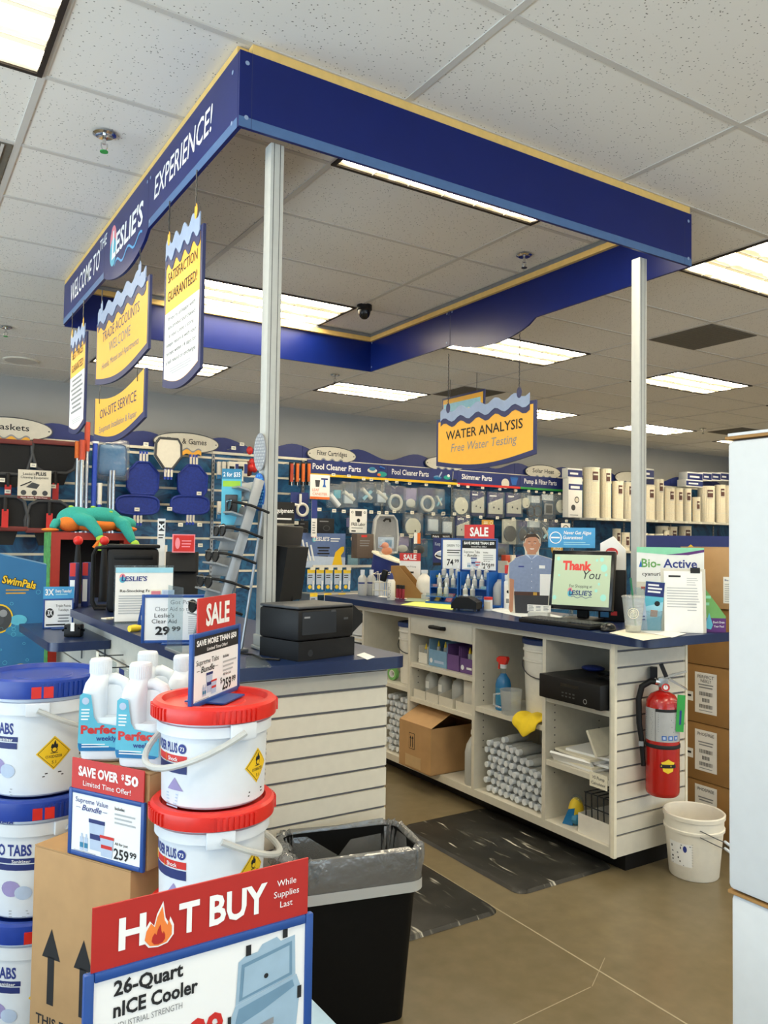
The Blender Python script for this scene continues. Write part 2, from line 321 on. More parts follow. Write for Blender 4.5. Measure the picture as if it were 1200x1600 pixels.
struct('trim_1', tb)
struct('wall_back', B(-3.6, 13.7, 9.3, 9.4, 0, CEIL, 'wall_paint')); struct('wall_right', B(13.7, 13.8, -4, 9.4, 0, CEIL, 'wall_paint'))
wl = MB(); wl.box(-3.7,13.8,-4.1,-4,0,.18,'wall_paint'); wl.box(-3.7,13.8,-4.1,-4,2.72,CEIL,'wall_paint'); wl.box(-3.7,-2.0,-4.1,-4,.18,2.72,'wall_paint'); wl.box(11.0,13.8,-4.1,-4,.18,2.72,'wall_paint'); struct('wall_front', wl)
wn = MB()
for x in (-2.0, -.16, 1.68, 3.52, 5.36, 7.2, 9.1, 10.95): wn.box(x,x+.05,-4.09,-4.01,.18,2.72,'mullion')
win = struct('window_2', wn); struct('window_pane', B(-2.0,11.0,-4.055,-4.05,.18,2.72,'glass'), win)
wl = MB(); wl.box(-3.7,-3.6,-4,9.4,0,.18,'wall_paint'); wl.box(-3.7,-3.6,-4,9.4,2.72,CEIL,'wall_paint'); wl.box(-3.7,-3.6,-4,-3.1,.18,2.72,'wall_paint'); wl.box(-3.7,-3.6,6.4,9.4,.18,2.72,'wall_paint'); struct('wall_left', wl)
wn = MB()
for y in (-3.1, -1.2, .7, 2.6, 4.5, 6.35): wn.box(-3.69,-3.61,y,y+.05,.18,2.72,'mullion')
win = struct('window_1', wn); struct('window_pane', B(-3.655,-3.65,-3.1,6.4,.18,2.72,'glass'), win)
struct('baseboard_back', B(-3.6, 13.7, 9.285, 9.3, 0, .1, 'dgrey'))
# ceiling lamps on their regular grid
def lamp(x, y, where):
    t = thing('ceiling_lamp', 'recessed fluorescent ceiling lamp '+where, 'ceiling light', (x, y, CEIL), 0, 'ceiling lamps')
    f = MB()
    for a in (-.609, .589): f.box(a, a+.02, -.305, .305, -.012, -.001, 'lamp_edge')
    for a in (-.305, .285): f.box(-.59, .59, a, a+.02, -.012, -.001, 'lamp_edge')
    obj('frame', f, t)
    d = MB(); d.add([(-.589,-.285,-.004),(.589,-.285,-.004),(.589,.285,-.004),(-.589,.285,-.004)], [(0,3,2,1)], 'lamp'); obj('diffuser', d, t)
    l = MB()
    for k in range(1, 6): l.box(-.6+.2*k-.002, -.6+.2*k+.002, -.285, .285, -.011, -.005, 'louver')
    for k in (-.095, .095): l.box(-.589, .589, k-.002, k+.002, -.011, -.005, 'louver')
    obj('louver', l, t); return t
LXS = [-.764+2.438*k+.6095 for k in range(6)]; LYS = [2.517+2.448*k+.306 for k in range(-2, 3)]
seen = {(0,2):'at the top left corner, nearest the camera', (1,2):'half hidden behind the front board of the blue canopy', (2,2):'at the right edge of the photo, just past the canopy', (1,3):'inside the blue canopy at its far left', (2,3):'behind the wavy drop of the right canopy board',
  (3,3):'right of the right canopy post, nearer one', (1,4):'far left, behind the tall satisfaction sign', (2,4):'far off, just below the far canopy corner', (3,4):'far off, right of the yellow water testing sign', (4,4):'far off, behind the right canopy post', (5,4):'farthest right, peeking past the white cartons'}
LA = None
for i, x in enumerate(LXS):
    for j, y in enumerate(LYS):
        wh = seen.get((i, j), 'out of view in row %s column %s' % (ORD[j], ORD[i]))
        if LA is None: LA = lamp(x, y, wh)
        else: dup(LA, (x, y, CEIL), 0, 'recessed fluorescent ceiling lamp '+wh, 'ceiling lamps')
def vent(x, y, label, strip=False):
    t = thing('air_vent', label, 'air vent', (x, y, CEIL)); m = MB(); m.box(-.295,.295,-.295,.295,-.009,-.001,'vent_dark'); obj('grille', m, t); f = MB()
    if strip:
        for k in range(20): f.box(-.28+.028*k, -.268+.028*k, -.29, .29, -.014, -.0095, 'tbar')
    else:
        for k in range(14): f.box(-.28, .28, -.28+.04*k, -.27+.04*k, -.012, -.0095, 'vent_dark')
    obj('vent_slats', f, t)
vent(5.64, 4.05, 'square dark ceiling return vent, nearest one right of the canopy'); vent(10.72, 7.1, 'square dark ceiling vent, far right above the white cartons')
vent(5.64, 7.1, 'square dark ceiling vent behind the water analysis sign'); vent(.14, 4.05, 'white slatted ceiling vent at the left edge of the photo', True)
def sprinkler(x, y, label):
    t = thing('fire_sprinkler', label, 'sprinkler', (x, y, CEIL), 0, 'ceiling sprinklers'); obj('escutcheon', MB().lathe([(.045,-.0045),(.048,-.01),(.036,-.016),(.02,-.012)], 'chrome', 24), t)
    b = MB(); b.cyl(0,0,-.05,-.008,.008,'chrome',10); b.tube([(-.012,0,-.045),(-.013,0,-.06),(-.004,0,-.078)],.003,'chrome',6); b.tube([(.012,0,-.045),(.013,0,-.06),(.004,0,-.078)],.003,'chrome',6); obj('nozzle', b, t)
    obj('deflector', MB().lathe([(.017,-.084),(.017,-.080),(.005,-.078)], 'green_tag' if x < 1 else 'steel_dark', 16), t)
sprinkler(.75, 3.43, 'chrome fire sprinkler nearest the camera, left of the canopy'); sprinkler(3.17, 3.48, 'dark fire sprinkler inside the canopy near its right board')
sprinkler(3.91, 7.13, 'small fire sprinkler below the far canopy corner'); sprinkler(.82, 7.1, 'small fire sprinkler at the far left of the ceiling'); sprinkler(10.06, 7.21, 'small fire sprinkler far right beside the white cartons'); sprinkler(7.0, 7.4, 'small fire sprinkler just right of the water analysis sign')
t = thing('ceiling_speaker', 'round white speaker in the ceiling at the far left', 'speaker', (1.11, 8.38, CEIL)); obj('speaker_grille', MB().lathe([(.15,-.003),(.15,-.012),(0,-.014)], 'tbar', 28), t); obj('bezel', MB().lathe([(.165,-.001),(.165,-.008),(.15,-.013),(.15,-.001)], 'louver', 28), t)
t = thing('dome_camera', 'small black security dome camera on the canopy ceiling', 'camera', (2.92, 4.9, CEIL)); obj('base', MB().lathe([(.055,-.001),(.055,-.035),(.05,-.04)], 'black', 24), t)
obj('dome', MB().lathe([(.046,-.04),(.044,-.06),(.034,-.085),(.018,-.1),(0,-.104)], 'black_gloss', 24), t)

# ================================================================ CANOPY
ZB, ZT = 2.804, 3.07
CL = Vector((2.19, 4.05, 2.8)); cano = thing('canopy', 'large blue square canopy of flat boards hung under the ceiling', 'canopy', CL)
def cm(rz=0): m = MB(); m.T = Matrix.Translation(-CL) @ Matrix.Rotation(rad(rz), 4, 'Z'); return m
def bulge(y0, y1, sag): return [(-(y0+(y1-y0)*i/14), ZB - sag*math.sin(PI*(i/14)**.85)**.8*(1 if 0 < i < 14 else 0)) for i in range(15)]
# left board, facing -x (local x = -y, local y = x)
lb = cm(-90)
poly = [(-5.55,ZB),(-5.55,ZT),(-2.521,ZT),(-2.521,ZB)] + bulge(3.586, 4.42, .085)
lb.prism(poly, .985, .999, 'fascia')
lo = obj('fascia_board', lb, cano, 'left blue board with white shop lettering')
for u0, u1 in ((-3.575,-2.521),(-5.548,-4.43)): st = cm(-90); st.rect(u0,u1,ZB+.0005,ZB+.037,.9845,'strip'); obj('edge_strip', st, cano)
lt = cm(-90); py = .9842
lt.text('WELCOME TO', -4.94, 2.895, .115, 'print_white', w=.80, y=py, bold=.006, shear=.14)
lt.text('THE', -4.46, 2.985, .06, 'print_white', w=.16, y=py, bold=.006, shear=.14)
leslie(lt, -3.965, 2.862, .125, 'print_white', .58, py, 'sky_print'); lt.text('EXPERIENCE!', -3.135, 2.905, .10, 'print_white', w=.72, y=py, bold=.008, shear=.14)
obj('lettering', lt, cano, 'white shop lettering on the left board')
for y in (3.587, 4.421): jt = cm(-90); jt.rect(-y-.002,-y+.002,ZB,ZT,.9844,'wave_navy'); obj('panel_joint', jt, cano)
for y, z in ((3.56,3.03),(3.61,3.03),(3.56,2.83),(2.57,3.02),(2.57,2.84),(4.39,3.03),(4.45,3.03)): jt = cm(-90); jt.disc(-y, z, .008, .984, 'wave_grey', 12); obj('screw', jt, cano)
fb = cm(); fb.box(.985, 3.405, 2.506, 2.519, ZB, ZT, 'fascia'); obj('fascia_board', fb, cano, 'front blue board, plain')
st = cm(); st.rect(.985,3.405,ZB+.0005,ZB+.037,2.5052,'strip'); obj('edge_strip', st, cano)
for x in (1.012, 3.38):
    for z in (2.84, 3.03): jt = cm(); jt.disc(x, z, .008, 2.505, 'wave_grey', 12); obj('screw', jt, cano)
for x in (1.03, 3.35): jt = cm(); jt.rect(x-.001, x+.001, ZB, ZT, 2.5049, 'wave_navy'); obj('panel_joint', jt, cano)
rb = cm(-90); rb.prism([(-5.59,ZB),(-5.59,ZT),(-2.521,ZT),(-2.521,ZB)] + bulge(3.62, 4.48, .085), 3.391, 3.405, 'fascia'); obj('fascia_board', rb, cano, 'right blue board with a wavy drop')
jt = cm(-90); jt.rect(-4.495,-4.485,ZB-.004,ZT,3.3903,'wave_navy'); jt.box(-4.51,-4.485,3.386,3.3905,ZT-.05,ZT+.005,'navy')
obj('panel_joint', jt, cano)
for y, z in ((4.53,3.04),(4.47,3.04),(4.53,2.83),(5.56,2.84),(5.56,3.04)): jt = cm(-90); jt.disc(-y, z, .008, 3.39, 'wave_grey', 12); obj('screw', jt, cano)
bb = cm(); bb.box(.999, 3.391, 5.577, 5.59, ZB, ZT, 'fascia'); obj('fascia_board', bb, cano, 'back blue board')
tr = cm()
tr.box(.992,1.032,2.55,5.58,ZT+.002,3.107,'trim_yellow'); tr.box(1.033,3.40,2.512,2.57,ZT+.002,3.107,'trim_yellow')
tr.box(3.366,3.398,2.57,5.57,ZT-.022,3.082,'trim_yellow'); tr.box(1.032,3.366,5.545,5.576,ZT-.022,3.082,'trim_yellow')
obj('wooden_trim', tr, cano, 'pale yellow wooden trim along the top')
tk = cm(); tk.box(3.366,3.398,2.57,5.57,3.083,3.107,'grey_metal'); tk.box(1.032,3.366,5.545,5.576,3.083,3.107,'grey_metal'); obj('ceiling_track', tk, cano)
def post(x, y, label):
    t = thing('canopy_post', label, 'post', (x, y, 1.02), 0, 'canopy posts'); m = MB(); H = ZB-1.02
    m.box(0,.052,0,.052,.0,H-.001,'post',.003)
    for k in (.013, .037): m.rect(k-.0012, k+.0012, .1, H, -.0004, 'steel_dark')
    obj('shaft', m, t); b = MB(); b.box(-.012,.064,-.012,.064,.0005,.012,'post',.003); b.box(-.006,.058,-.006,.058,.012,.05,'post',.003); obj('foot', b, t)
post(1.122, 2.543, 'grey aluminium canopy post rising from the front counter'); post(3.083, 2.56, 'grey aluminium canopy post rising behind the thank you monitor')

# ================================================================ HANGING SIGNS
M('chain','4a4a4c',.4,metal=.6,noise=0)
def wavep(x0, x1, z, a, n, ph=0, k=28): return [(x0+(x1-x0)*i/k, z+a*math.sin(ph+2*PI*n*i/k)) for i in range(k+1)]
def hang_sign(name, label, x, yc, zb, w, h, sag, draw, waves=5, lug='wave_navy', ztop=ZB, concave=0, crest=True, chain=True, hook=None):
    t = thing(name, label, 'hanging sign', (x, yc, zb), -90); hw = w/2
    def arc(k, z, s, inv=1): return [(-k+2*k*i/16, z-s*math.sin(PI*i/16)) for i in range(17)][::inv]
    top = arc(hw, h, concave, -1) if concave else [(hw,h),(-hw,h)]
    p = MB(); p.prism(arc(hw, 0, sag) + top, -.006, .006, 'wave_navy'); obj('backing_board', p, t)
    f = MB(); e = .022; hi = hw-e
    topi = arc(hi, h-(0 if concave else e), concave, -1) if concave else [(hi,h-e),(-hi,h-e)]
    f.flat(arc(hi, e*1.3, sag) + topi, -.0066, 'yellow_sign'); draw(f, w, h); obj('printed_face', f, t)
    if crest:
        c = MB(); k = hw*.9; a = .018; up = wavep(-k, k, h+.052, a, waves); lo = wavep(-k, k, h-.018, a, waves); l2 = wavep(-k, k, h-.055, a, waves)
        c.prism(lo + up[::-1], -.012, -.0072, 'wave_grey'); c.prism(l2 + lo[::-1], -.0085, -.0072, 'wave_navy'); obj('wave_crest', c, t)
        g = MB()
        for q in (-.8, .8): g.prism([(q*k+(.024 if w > .6 else .016)*math.cos(2*PI*i/14), h+.066+(.036 if w > .6 else .03)*math.sin(2*PI*i/14)) for i in range(14)], -.0135, -.0122, lug)
        obj('lug', g, t)
    if chain:
        z1 = ztop-zb; z0 = h+.085
        for q in (-.8, .8):
            ch = MB(); n = max(4, int((z1-z0)/.014)); pts = [(q*hw*.9+(.0025 if i % 2 else -.0025), -.013+(.002 if i % 2 else -.002)*0, z0+(z1-z0)*i/n) for i in range(n+1)]; ch.tube(pts, .003, 'chain', 5); obj('chain', ch, t)
    if hook:
        for q in (-.75, .75):
            ch = MB(); ch.tube([(q*hw, -.008, h-.01-(concave*.65 if concave else 0)), (q*hw+.012, -.012, h+.02-concave*.5), (q*hw, -.004, h+hook*.8), (q*hw-.01, 0, h+hook)], .002, 'chain', 5); obj('wire_hook', ch, t)
    return t
def d_sat(m, w, h):
    m.flat([(-.21+.42*i/16, .030-.035*math.sin(PI*i/16)) for i in range(17)]+[(.21,.30),(-.21,.30)], -.0072, 'print_white'); y = -.0078
    m.text('SATISFACTION', 0, .425, .042, 'ink', w=.36, y=y, bold=0); m.text('GUARANTEED!', 0, .345, .042, 'ink', w=.36, y=y, bold=0)
    for i, s in enumerate(["If you're unhappy with", 'any product purchased', "at your Leslie's store,", 'simply return it with your', 'receipt within 14 days for', 'a full refund or exchange.']):
        m.text(s, 0, .262-.036*i, .017, 'ink', w=(.33,.33,.31,.37,.37,.37)[i], y=y, bold=0, shear=.2)
    m.lines(-.15,.15,.058,3,.010,'ink_lgrey',y=y,al='c')
hang_sign('guarantee_sign', 'tall hanging sign promising satisfaction guaranteed, nearest of the left row', .99, 3.07, 2.035, .465, .545, .035, d_sat, 4, 'yellow_sign')
def d_trade(m, w, h):
    y = -.0074; m.text('TRADE ACCOUNTS', .0, .205, .052, 'wave_navy', w=.72, y=y, bold=.0); m.text('WELCOME', .0, .125, .052, 'ink_grey', w=.42, y=y, bold=0); m.text('Hotels, Motels and Apartments', 0, .055, .034, 'ink_grey', w=.72, y=y, bold=0, shear=.2)
hang_sign('trade_sign', 'wide yellow hanging sign welcoming trade accounts', .99, 4.045, 2.245, 1.03, .335, .05, d_trade, 5, 'wave_grey', ztop=2.74)
def d_site(m, w, h):
    y = -.0074; m.text('ON-SITE SERVICE', 0, .095, .05, 'wave_navy', w=.72, y=y, bold=0); m.text('Equipment Installation & Repair', 0, .02, .034, 'ink_grey', w=.74, y=y, bold=0, shear=.2)
hang_sign('service_sign', 'curved yellow on-site service sign hanging below the trade sign', .99, 4.06, 1.94, 1.0, .225, .055, d_site, crest=False, chain=False, concave=.05, hook=.07)
def d_best(m, w, h):
    m.flat([(-.203+.406*i/16, .030-.035*math.sin(PI*i/16)) for i in range(17)]+[(.203,.33),(-.203,.33)], -.0072, 'print_white'); y = -.0078; m.text('BEST PRICES', 0, .44, .045, 'ink', w=.30, y=y, bold=0); m.text('GUARANTEED!', 0, .36, .045, 'ink', w=.33, y=y, bold=0)
    m.lines(-.17,.17,.31,8,.028,'ink_grey',h=.014,y=y,al='c'); m.lines(-.14,.14,.06,3,.011,'ink_lgrey',y=y,al='c')
hang_sign('price_promise_sign', 'narrow hanging best prices sign at the far left end', .99, 5.045, 2.06, .45, .545, .035, d_best, 4, 'yellow_sign')
def d_water(m, w, h):
    y = -.0074; m.text('WATER ANALYSIS', .0, .175, .062, 'ink', w=.80, y=y, bold=.012); m.text('Free Water Testing', .0, .085, .058, 'ink_grey', w=.68, y=y, bold=0, shear=.2)
hang_sign('water_testing_sign', 'yellow water analysis sign hanging on chains over the long counter', 3.39, 4.115, 1.95, 1.03, .335, .05, d_water, 5, 'wave_navy', ztop=2.74)
def d_pic(m, w, h):
    m.rect(-w/2+.03, w/2-.06, -.04, h-.07, -.0072, 'cyan_l'); y = -.0078
    for i in range(9): m.disc(-w/2+.1+.07*i, .02+.05*(i % 3), .035, y, ('green_print','windex','cream')[i % 3], 9)
t = hang_sign('picture_sign', 'navy hanging sign with a photo, behind the water analysis sign', 5.0, 6.39, 2.62, .70, .30, .0, d_pic, crest=False, chain=False, hook=None)
for q in (-.22, .22):
    ch = MB(); ch.tube([(q,0,.295),(q,0,.482)], .003, 'chain', 6); obj('hanger', ch, t)

# ================================================================ COUNTERS
def rounded(x0, x1, y0, y1, rs, n=5):
    out = []
    for (cx, cy, a0, r) in ((x0,y0,180,rs[0]),(x1,y0,270,rs[1]),(x1,y1,0,rs[2]),(x0,y1,90,rs[3])):
        sx = 1 if cx == x0 else -1; sy = 1 if cy == y0 else -1
        for i in range(n+1): a = rad(a0+90*i/n); out.append((cx+sx*r+r*math.cos(a), cy+sy*r+r*math.sin(a)))
    return out
def worktop(name, label, x0, x1, y0, y1, rs):
    p = rounded(x0, x1, y0, y1, rs); m = MB(); m.slab(p, .9815, 1.02, 'navy_top'); return single(name, m, label, 'worktop')
worktop('worktop', 'navy laminate worktop on the near cash counter under the black printer', .86, 1.505, 2.2, 5.2, (.03,.05,.01,.02))
worktop('worktop', 'long navy laminate worktop on the open white cabinets under the monitor', 2.62, 3.19, 2.145, 4.90, (.09,.02,.02,.03))
def slats(m, x0, x1, y, z0, z1, zs, mat='white_panel', t=.016):
    e = sorted([z0, z1] + [z for z in zs if z0 < z < z1]); m.box(x0, x1, y+t*.6, y+t*1.3, z0, z1, 'groove')
    for a, b in zip(e[:-1], e[1:]): m.box(x0, x1, y, y+t, a+(.0045 if a > z0 else 0), b-(.0045 if b < z1 else 0), mat)
fc = thing('cash_counter', 'white slatted cash counter at the front, behind the black bin', 'counter', (1.2, 3.7, 0))
def fm(rz=0): m = MB(); m.T = Matrix.Translation((-1.2,-3.7,0)) @ Matrix.Rotation(rad(rz),4,'Z'); return m
m = fm(); slats(m, .93, 1.46, 2.262, .06, .965, [.913-.0668*k for k in range(13)]); obj('slat_panel', m, fc, 'front slatted panel')
m = fm(-90); slats(m, -5.15, -2.285, .93, .06, .97, [.955-.115*k for k in range(8)], 'white_panel'); obj('slat_panel', m, fc, 'side slatted panel facing left')
m = fm(); m.box(.955,1.45,2.285,5.15,.06,.98,'white_panel'); m.box(.98,1.42,2.33,5.1,0,.06,'black'); obj('counter_body', m, fc)
m = fm(); m.box(.935,1.455,2.27,2.33,.966,.981,'grey_metal'); obj('top_rail', m, fc)
# side shelf on the left face
t = thing('side_shelf', 'small navy shelf jutting from the left side of the cash counter', 'shelf', (.8, 4.2, .88)); m = MB(); m.slab([(x-.8, y-4.2) for x, y in rounded(.66,.929,3.82,4.75,(.06,.01,.01,.01))], 0, .04, 'navy_top'); obj('shelf_board', m, t)
m = MB(); m.tube([(.12,-.3,0),(.12,-.3,-.12)],.004,'steel_dark'); m.tube([(.12,.2,0),(.12,.2,-.12)],.004,'steel_dark'); obj('bracket', m, t)
BAYS = [(2.353,2.761),(2.761,3.285),(3.285,3.888),(3.888,4.42),(4.42,4.83)]; XF, XB = 2.66, 3.13
def bay(i, label, shelves, base=True):
    y0, y1 = BAYS[i]; t = thing('open_cabinet', label, 'cabinet', ((XF+XB)/2, (y0+y1)/2, 0), 0); o = Matrix.Translation((-(XF+XB)/2, -(y0+y1)/2, 0))
    m = MB(); m.T = o; s = .011
    m.box(XF,XB,y0,y0+s,.075,.981,'cab_in'); m.box(XF,XB,y1-s,y1,.075,.981,'cab_in'); m.box(XB-.012,XB,y0+s,y1-s,.075,.981,'cab_in'); m.box(XF,XB-.012,y0+s,y1-s,.95,.981,'cab_in')
    m.box(XF,XB-.012,y0+s,y1-s,.075,.113,'cab_in')
    for y in (y0+s+.0005, y1-s-.0005):
        for x in (XF+.06, XF+.36):
            for k in range(12): m.box(x-.003,x+.003,y-.0004,y+.0004,.32+.035*k,.326+.035*k,'dgrey')
    obj('carcass', m, t)
    k = MB(); k.T = o; k.box(XF+.09,XB-.01,y0,y1,0,.075,'black'); obj('toe_kick', k, t)
    for z in shelves: q = MB(); q.T = o; q.box(XF+.004,XB-.014,y0+s+.001,y1-s-.001,z-.024,z,'cab_in'); obj('shelf', q, t)
    return t, o
c5, o5 = bay(0, 'open white cabinet nearest the camera, holding the black recorder', [.685,.392])
c4, o4 = bay(1, 'open white cabinet holding the blue spray bottle and a heap of capped bottles', [.543])
c3, o3 = bay(2, 'open white cabinet with a drawer above small yellow capped bottles', [.69,.49])
c2, o2 = bay(3, 'open white cabinet with a blue lidded bucket, left of the drawer cabinet', [.535])
c1, o1 = bay(4, 'farthest open white cabinet holding loose papers, behind the printer', [.7])
m = MB(); m.T = o5; slats(m, XF+.012, XB, 2.337, .075, .975, [.9445-.0709*k for k in range(12)]); m.box(XF-.004,XF+.012,2.333,2.353,.075,.981,'cream'); m.box(XB-.002,XB+.012,2.333,2.36,.075,.981,'cream'); obj('slat_end_panel', m, c5)
d = MB(); d.T = o3; d.box(XF-.002,XF+.016,3.30,3.873,.862,.963,'white_panel',.002); dr = obj('drawer', d, c3)
h = MB(); h.T = o3; h.tube([(XF-.003,3.535,.92),(XF-.03,3.54,.922),(XF-.034,3.57,.924),(XF-.034,3.61,.924),(XF-.03,3.64,.922),(XF-.003,3.645,.92)], .011, 'black', 10); obj('handle', h, dr)
# floor mats
def fmat(label, x0, x1, y0, y1):
    m = MB(); p = rounded(x0, x1, y0, y1, (.05,.05,.05,.05)); c = Vector(((x0+x1)/2, (y0+y1)/2, 0)); q = [(x-c.x, y-c.y) for x, y in p]
    n = len(q); s = .012; inner = [(x*(1-s/abs(x0-x1)*2), y*(1-s/abs(y0-y1)*2)) for x, y in q]
    m.add([(x,y,.001) for x,y in q]+[(x,y,.012) for x,y in inner], [list(range(n,2*n))]+[[i,(i+1)%n,n+(i+1)%n,n+i] for i in range(n)], 'mat_rubber'); single('floor_mat', m, label, 'floor mat', c)
fmat('black marbled anti-fatigue mat lying against the open cabinets', 2.19, 2.742, 2.40, 3.27); fmat('black marbled anti-fatigue mat beside the black bin', 1.47, 2.035, 2.33, 3.25)
# ================================================================ FOREGROUND
def facing(p, off=0): return math.degrees(math.atan2(-p[0], p[1])) + off
def wrapcyl(rb, rt, H):
    rm = (rb+rt)/2
    def f(p):
        r = rb+(rt-rb)*p[2]/H - p[1]; a = p[0]/rm; return (r*math.sin(a), -r*math.cos(a), p[2])
    return f
def diamond(m, x, z, s, y):
    m.flat([(x,z-s),(x+s,z),(x,z+s),(x-s,z)], y, 'oxy')
    for k, c in ((.90,'ink'),(.86,'oxy')): m.flat([(x,z-s*k),(x+s*k,z),(x,z+s*k),(x-s*k,z)], y-.0004*(2-(c == 'ink')), c)
    flame(m, x, z+s*.22, s*.55, y-.0012, 'ink'); m.disc(x, z+s*.2, s*.17, y-.0016, 'ink', 18); m.disc(x, z+s*.2, s*.12, y-.002, 'oxy', 18); m.rect(x-s*.2, x+s*.2, z-.02*s, z+.02*s, y-.0012, 'ink')
    m.text('OXIDIZER', x, z-s*.28, s*.16, 'ink', w=s*.95, y=y-.0012); m.text('5.1', x, z-s*.62, s*.17, 'ink', y=y-.0012)
def pail(label, loc, rz, rb, rt, H, lidm, kind, ear, hdir, group, dia=16, lab=-28):
    t = thing('chemical_bucket', label, 'bucket', loc, rz, group); hl = H*.16; zb = H-hl
    b = MB(); b.lathe([(0,.002),(rb-.006,.0),(rb,.006),(rt-.006,zb*.80),(rt-.006,zb*.82),(rt+.004,zb*.83),(rt+.004,zb*.95),(rt-.004,zb*.955),(rt-.004,zb+.004)], 'hdpe', 48); obj('pail', b, t)
    l = MB(); R = rt+.014; l.lathe([(rt-.002,zb-.002),(R,zb-.001),(R+.002,zb+hl*.5),(R,zb+hl-.006),(R-.006,zb+hl),(R-.02,zb+hl),(R-.026,zb+hl-.012),(R-.034,zb+hl-.014),(R*.5,zb+hl-.013),(R*.48,zb+hl-.010),(0,zb+hl-.010)], lidm, 64)
    for k in range(72):
        if (k//9) % 2 == 0: a = 2*PI*k/72; c, s = math.cos(a), math.sin(a); l.T = Matrix.Translation((R*c, R*s, zb+hl*.42)) @ Matrix.Rotation(a,4,'Z'); l.box(-.002,.005,-.003,.003,-hl*.38,hl*.34,lidm)
    l.T = Matrix(); lo = obj('lid', l, t, 'blue screw lid' if 'blue' in lidm else 'red screw lid')
    if kind == 'tabs':
        k = MB(); k.warp = wrapcyl(R+.004, R+.004, H); k.box(-.028,.028,-.003,.003,zb+.002,zb+hl*.62,'lid_red'); obj('lock_tab', k, lo, 'red lock tab on the lid')
    g = MB(); g.warp = wrapcyl(rb, rt-.006, zb*.82); y = -.0008; u = lambda d: rad(d)*(rb+rt)/2
    if kind == 'tabs':
        x1 = u(lab); z = zb*.50; g.text('JUMBO TABS', x1, z+.038, .030, 'ink_blue', w=.16, al='r', y=y, bold=.03); g.rect(x1-.19, x1+.012, z+.016, z+.030, y, 'navy_print', 8); g.text('Sanitizer', x1-.002, z+.0175, .009, 'print_white', w=.05, al='r', y=y*2); g.rect(x1-.19, x1+.010, z-.004, z+.013, y, 'navy_print', 8)
        for a, b_, r in ((-.055,-.055,.028),(-.02,-.066,.024)): g.disc(x1+a, z+b_, r, y*(1.2 if r > .026 else 1.6), 'lav' if r > .026 else 'lblue', 16, r*.8)
        g.lines(x1-.06, x1+.0, z-.115, 3, .008, 'ink_lgrey', y=y)
        lg = MB(); lg.warp = g.warp; leslie(lg, x1-.10, z+.11, .026, 'ink_blue', .10, y); obj('printed_logo', lg, t)
    else:
        x1 = u(lab); z = zb*.46; g.text('POWER POWDER PLUS', x1-.022, z+.034, .021, 'ink_blue', w=.165, al='r', y=y, bold=.03); g.disc(x1-.008, z+.044, .011, y*1.5, 'ink_blue', 16); g.text('73', x1-.008, z+.039, .009, 'print_white', y=y*2.5)
        g.rect(x1-.17, x1+.004, z+.012, z+.028, y, 'red', 8); g.text('Shock', x1-.02, z+.015, .009, 'print_white', al='r', y=y*2); g.rect(x1-.17, x1+.004, z-.012, z+.009, y, 'navy_print', 8); g.rect(x1-.12,x1-.06,z+.009,z+.030,y*1.5,'oxy')
        g.flat([(x1-.055,z-.05),(x1-.005,z-.05),(x1-.03,z-.022)], y, 'lav'); g.lines(x1-.06, x1-.01, z-.058, 6, .007, 'lblue', y=y)
    obj('printed_label', g, t); g = MB(); g.warp = wrapcyl(rb, rt-.006, zb*.82)
    dx = u(dia); dz = zb*.43; diamond(g, dx, dz, .048 if kind == 'tabs' else .040, y); g.lines(dx-.03, dx+.03, dz-.055, 2, .008, 'ink', h=.003, y=y, al='c'); obj('hazard_label', g, t, 'yellow oxidizer hazard diamond'); g = MB(); g.warp = wrapcyl(rb, rt-.006, zb*.82)
    for q in range(10): g.rect(u(dia+32), u(dia+32)+.026, zb*.70-.012*q, zb*.70-.012*q+(.006 if q % 4 == 0 else .0025), y, 'ink' if q % 4 == 0 else 'ink_grey')
    obj('small_print', g, t)
    ez = zb*.885
    for q in (0, 180): e = MB(); e.T = Matrix.Rotation(rad(ear+q),4,'Z'); e.box(-.032,.032,-(rt+.012),-(rt+.002),ez-.018,ez+.020,'hdpe',.003); obj('ear', e, t)
    h = MB(); ax = Vector((math.sin(rad(ear)), -math.cos(rad(ear)), 0)); pr = Vector((ax.y, -ax.x, 0))*(1 if hdir > 0 else -1); dr = rad(52); Rr = rt+.016
    h.tube([tuple(ax*(Rr*math.cos(PI*i/18)) + pr*(Rr*1.10*math.sin(PI*i/18)) + Vector((0,0,ez-Rr*.55*math.sin(PI*i/18)))) for i in range(19)], .0075, 'milky', 8); obj('bail_handle', h, t, 'translucent plastic bail handle')
    return t
BP = 0.334
for k, where in enumerate(('lowest of the left stack', 'middle of the left stack', 'top of the left stack')):
    p = (.425, 2.55, BP*k+.001)
    pail('white jumbo tabs bucket with a blue lid, '+where, p, facing(p)+(0,4,0)[k], .135, .152, BP-.002, 'lid_blue', 'tabs', -4 if k == 2 else 22, -1, 'blue lidded buckets', dia=(14,12,14)[k], lab=(-18,-10,-29)[k])
RP = 0.232; RZ = .1005
RC = (.686, 1.815)
m = MB(); m.box(-.13,.15,-.13,.13,.001,.10,'carton',.004); single('low_carton', m, 'low brown carton on the floor carrying the red lidded stack', 'box', (RC[0]+.01,RC[1],0), -60)
for k, where in enumerate(('lowest of its stack', 'third down, behind the hot buy sign', 'just under the top one', 'topmost, under a sale sign')):
    p = (RC[0], RC[1], RZ+RP*k+.001)
    pail('white shock powder bucket with a red lid, '+where, p, facing(p), .119, .129, RP-.002, 'lid_red', 'shock', (40,40,8,28)[k], (1,1,-1,1)[k], 'red lidded buckets', dia=(50,50,48,52)[k], lab=(-28,-28,-28,-30)[k])
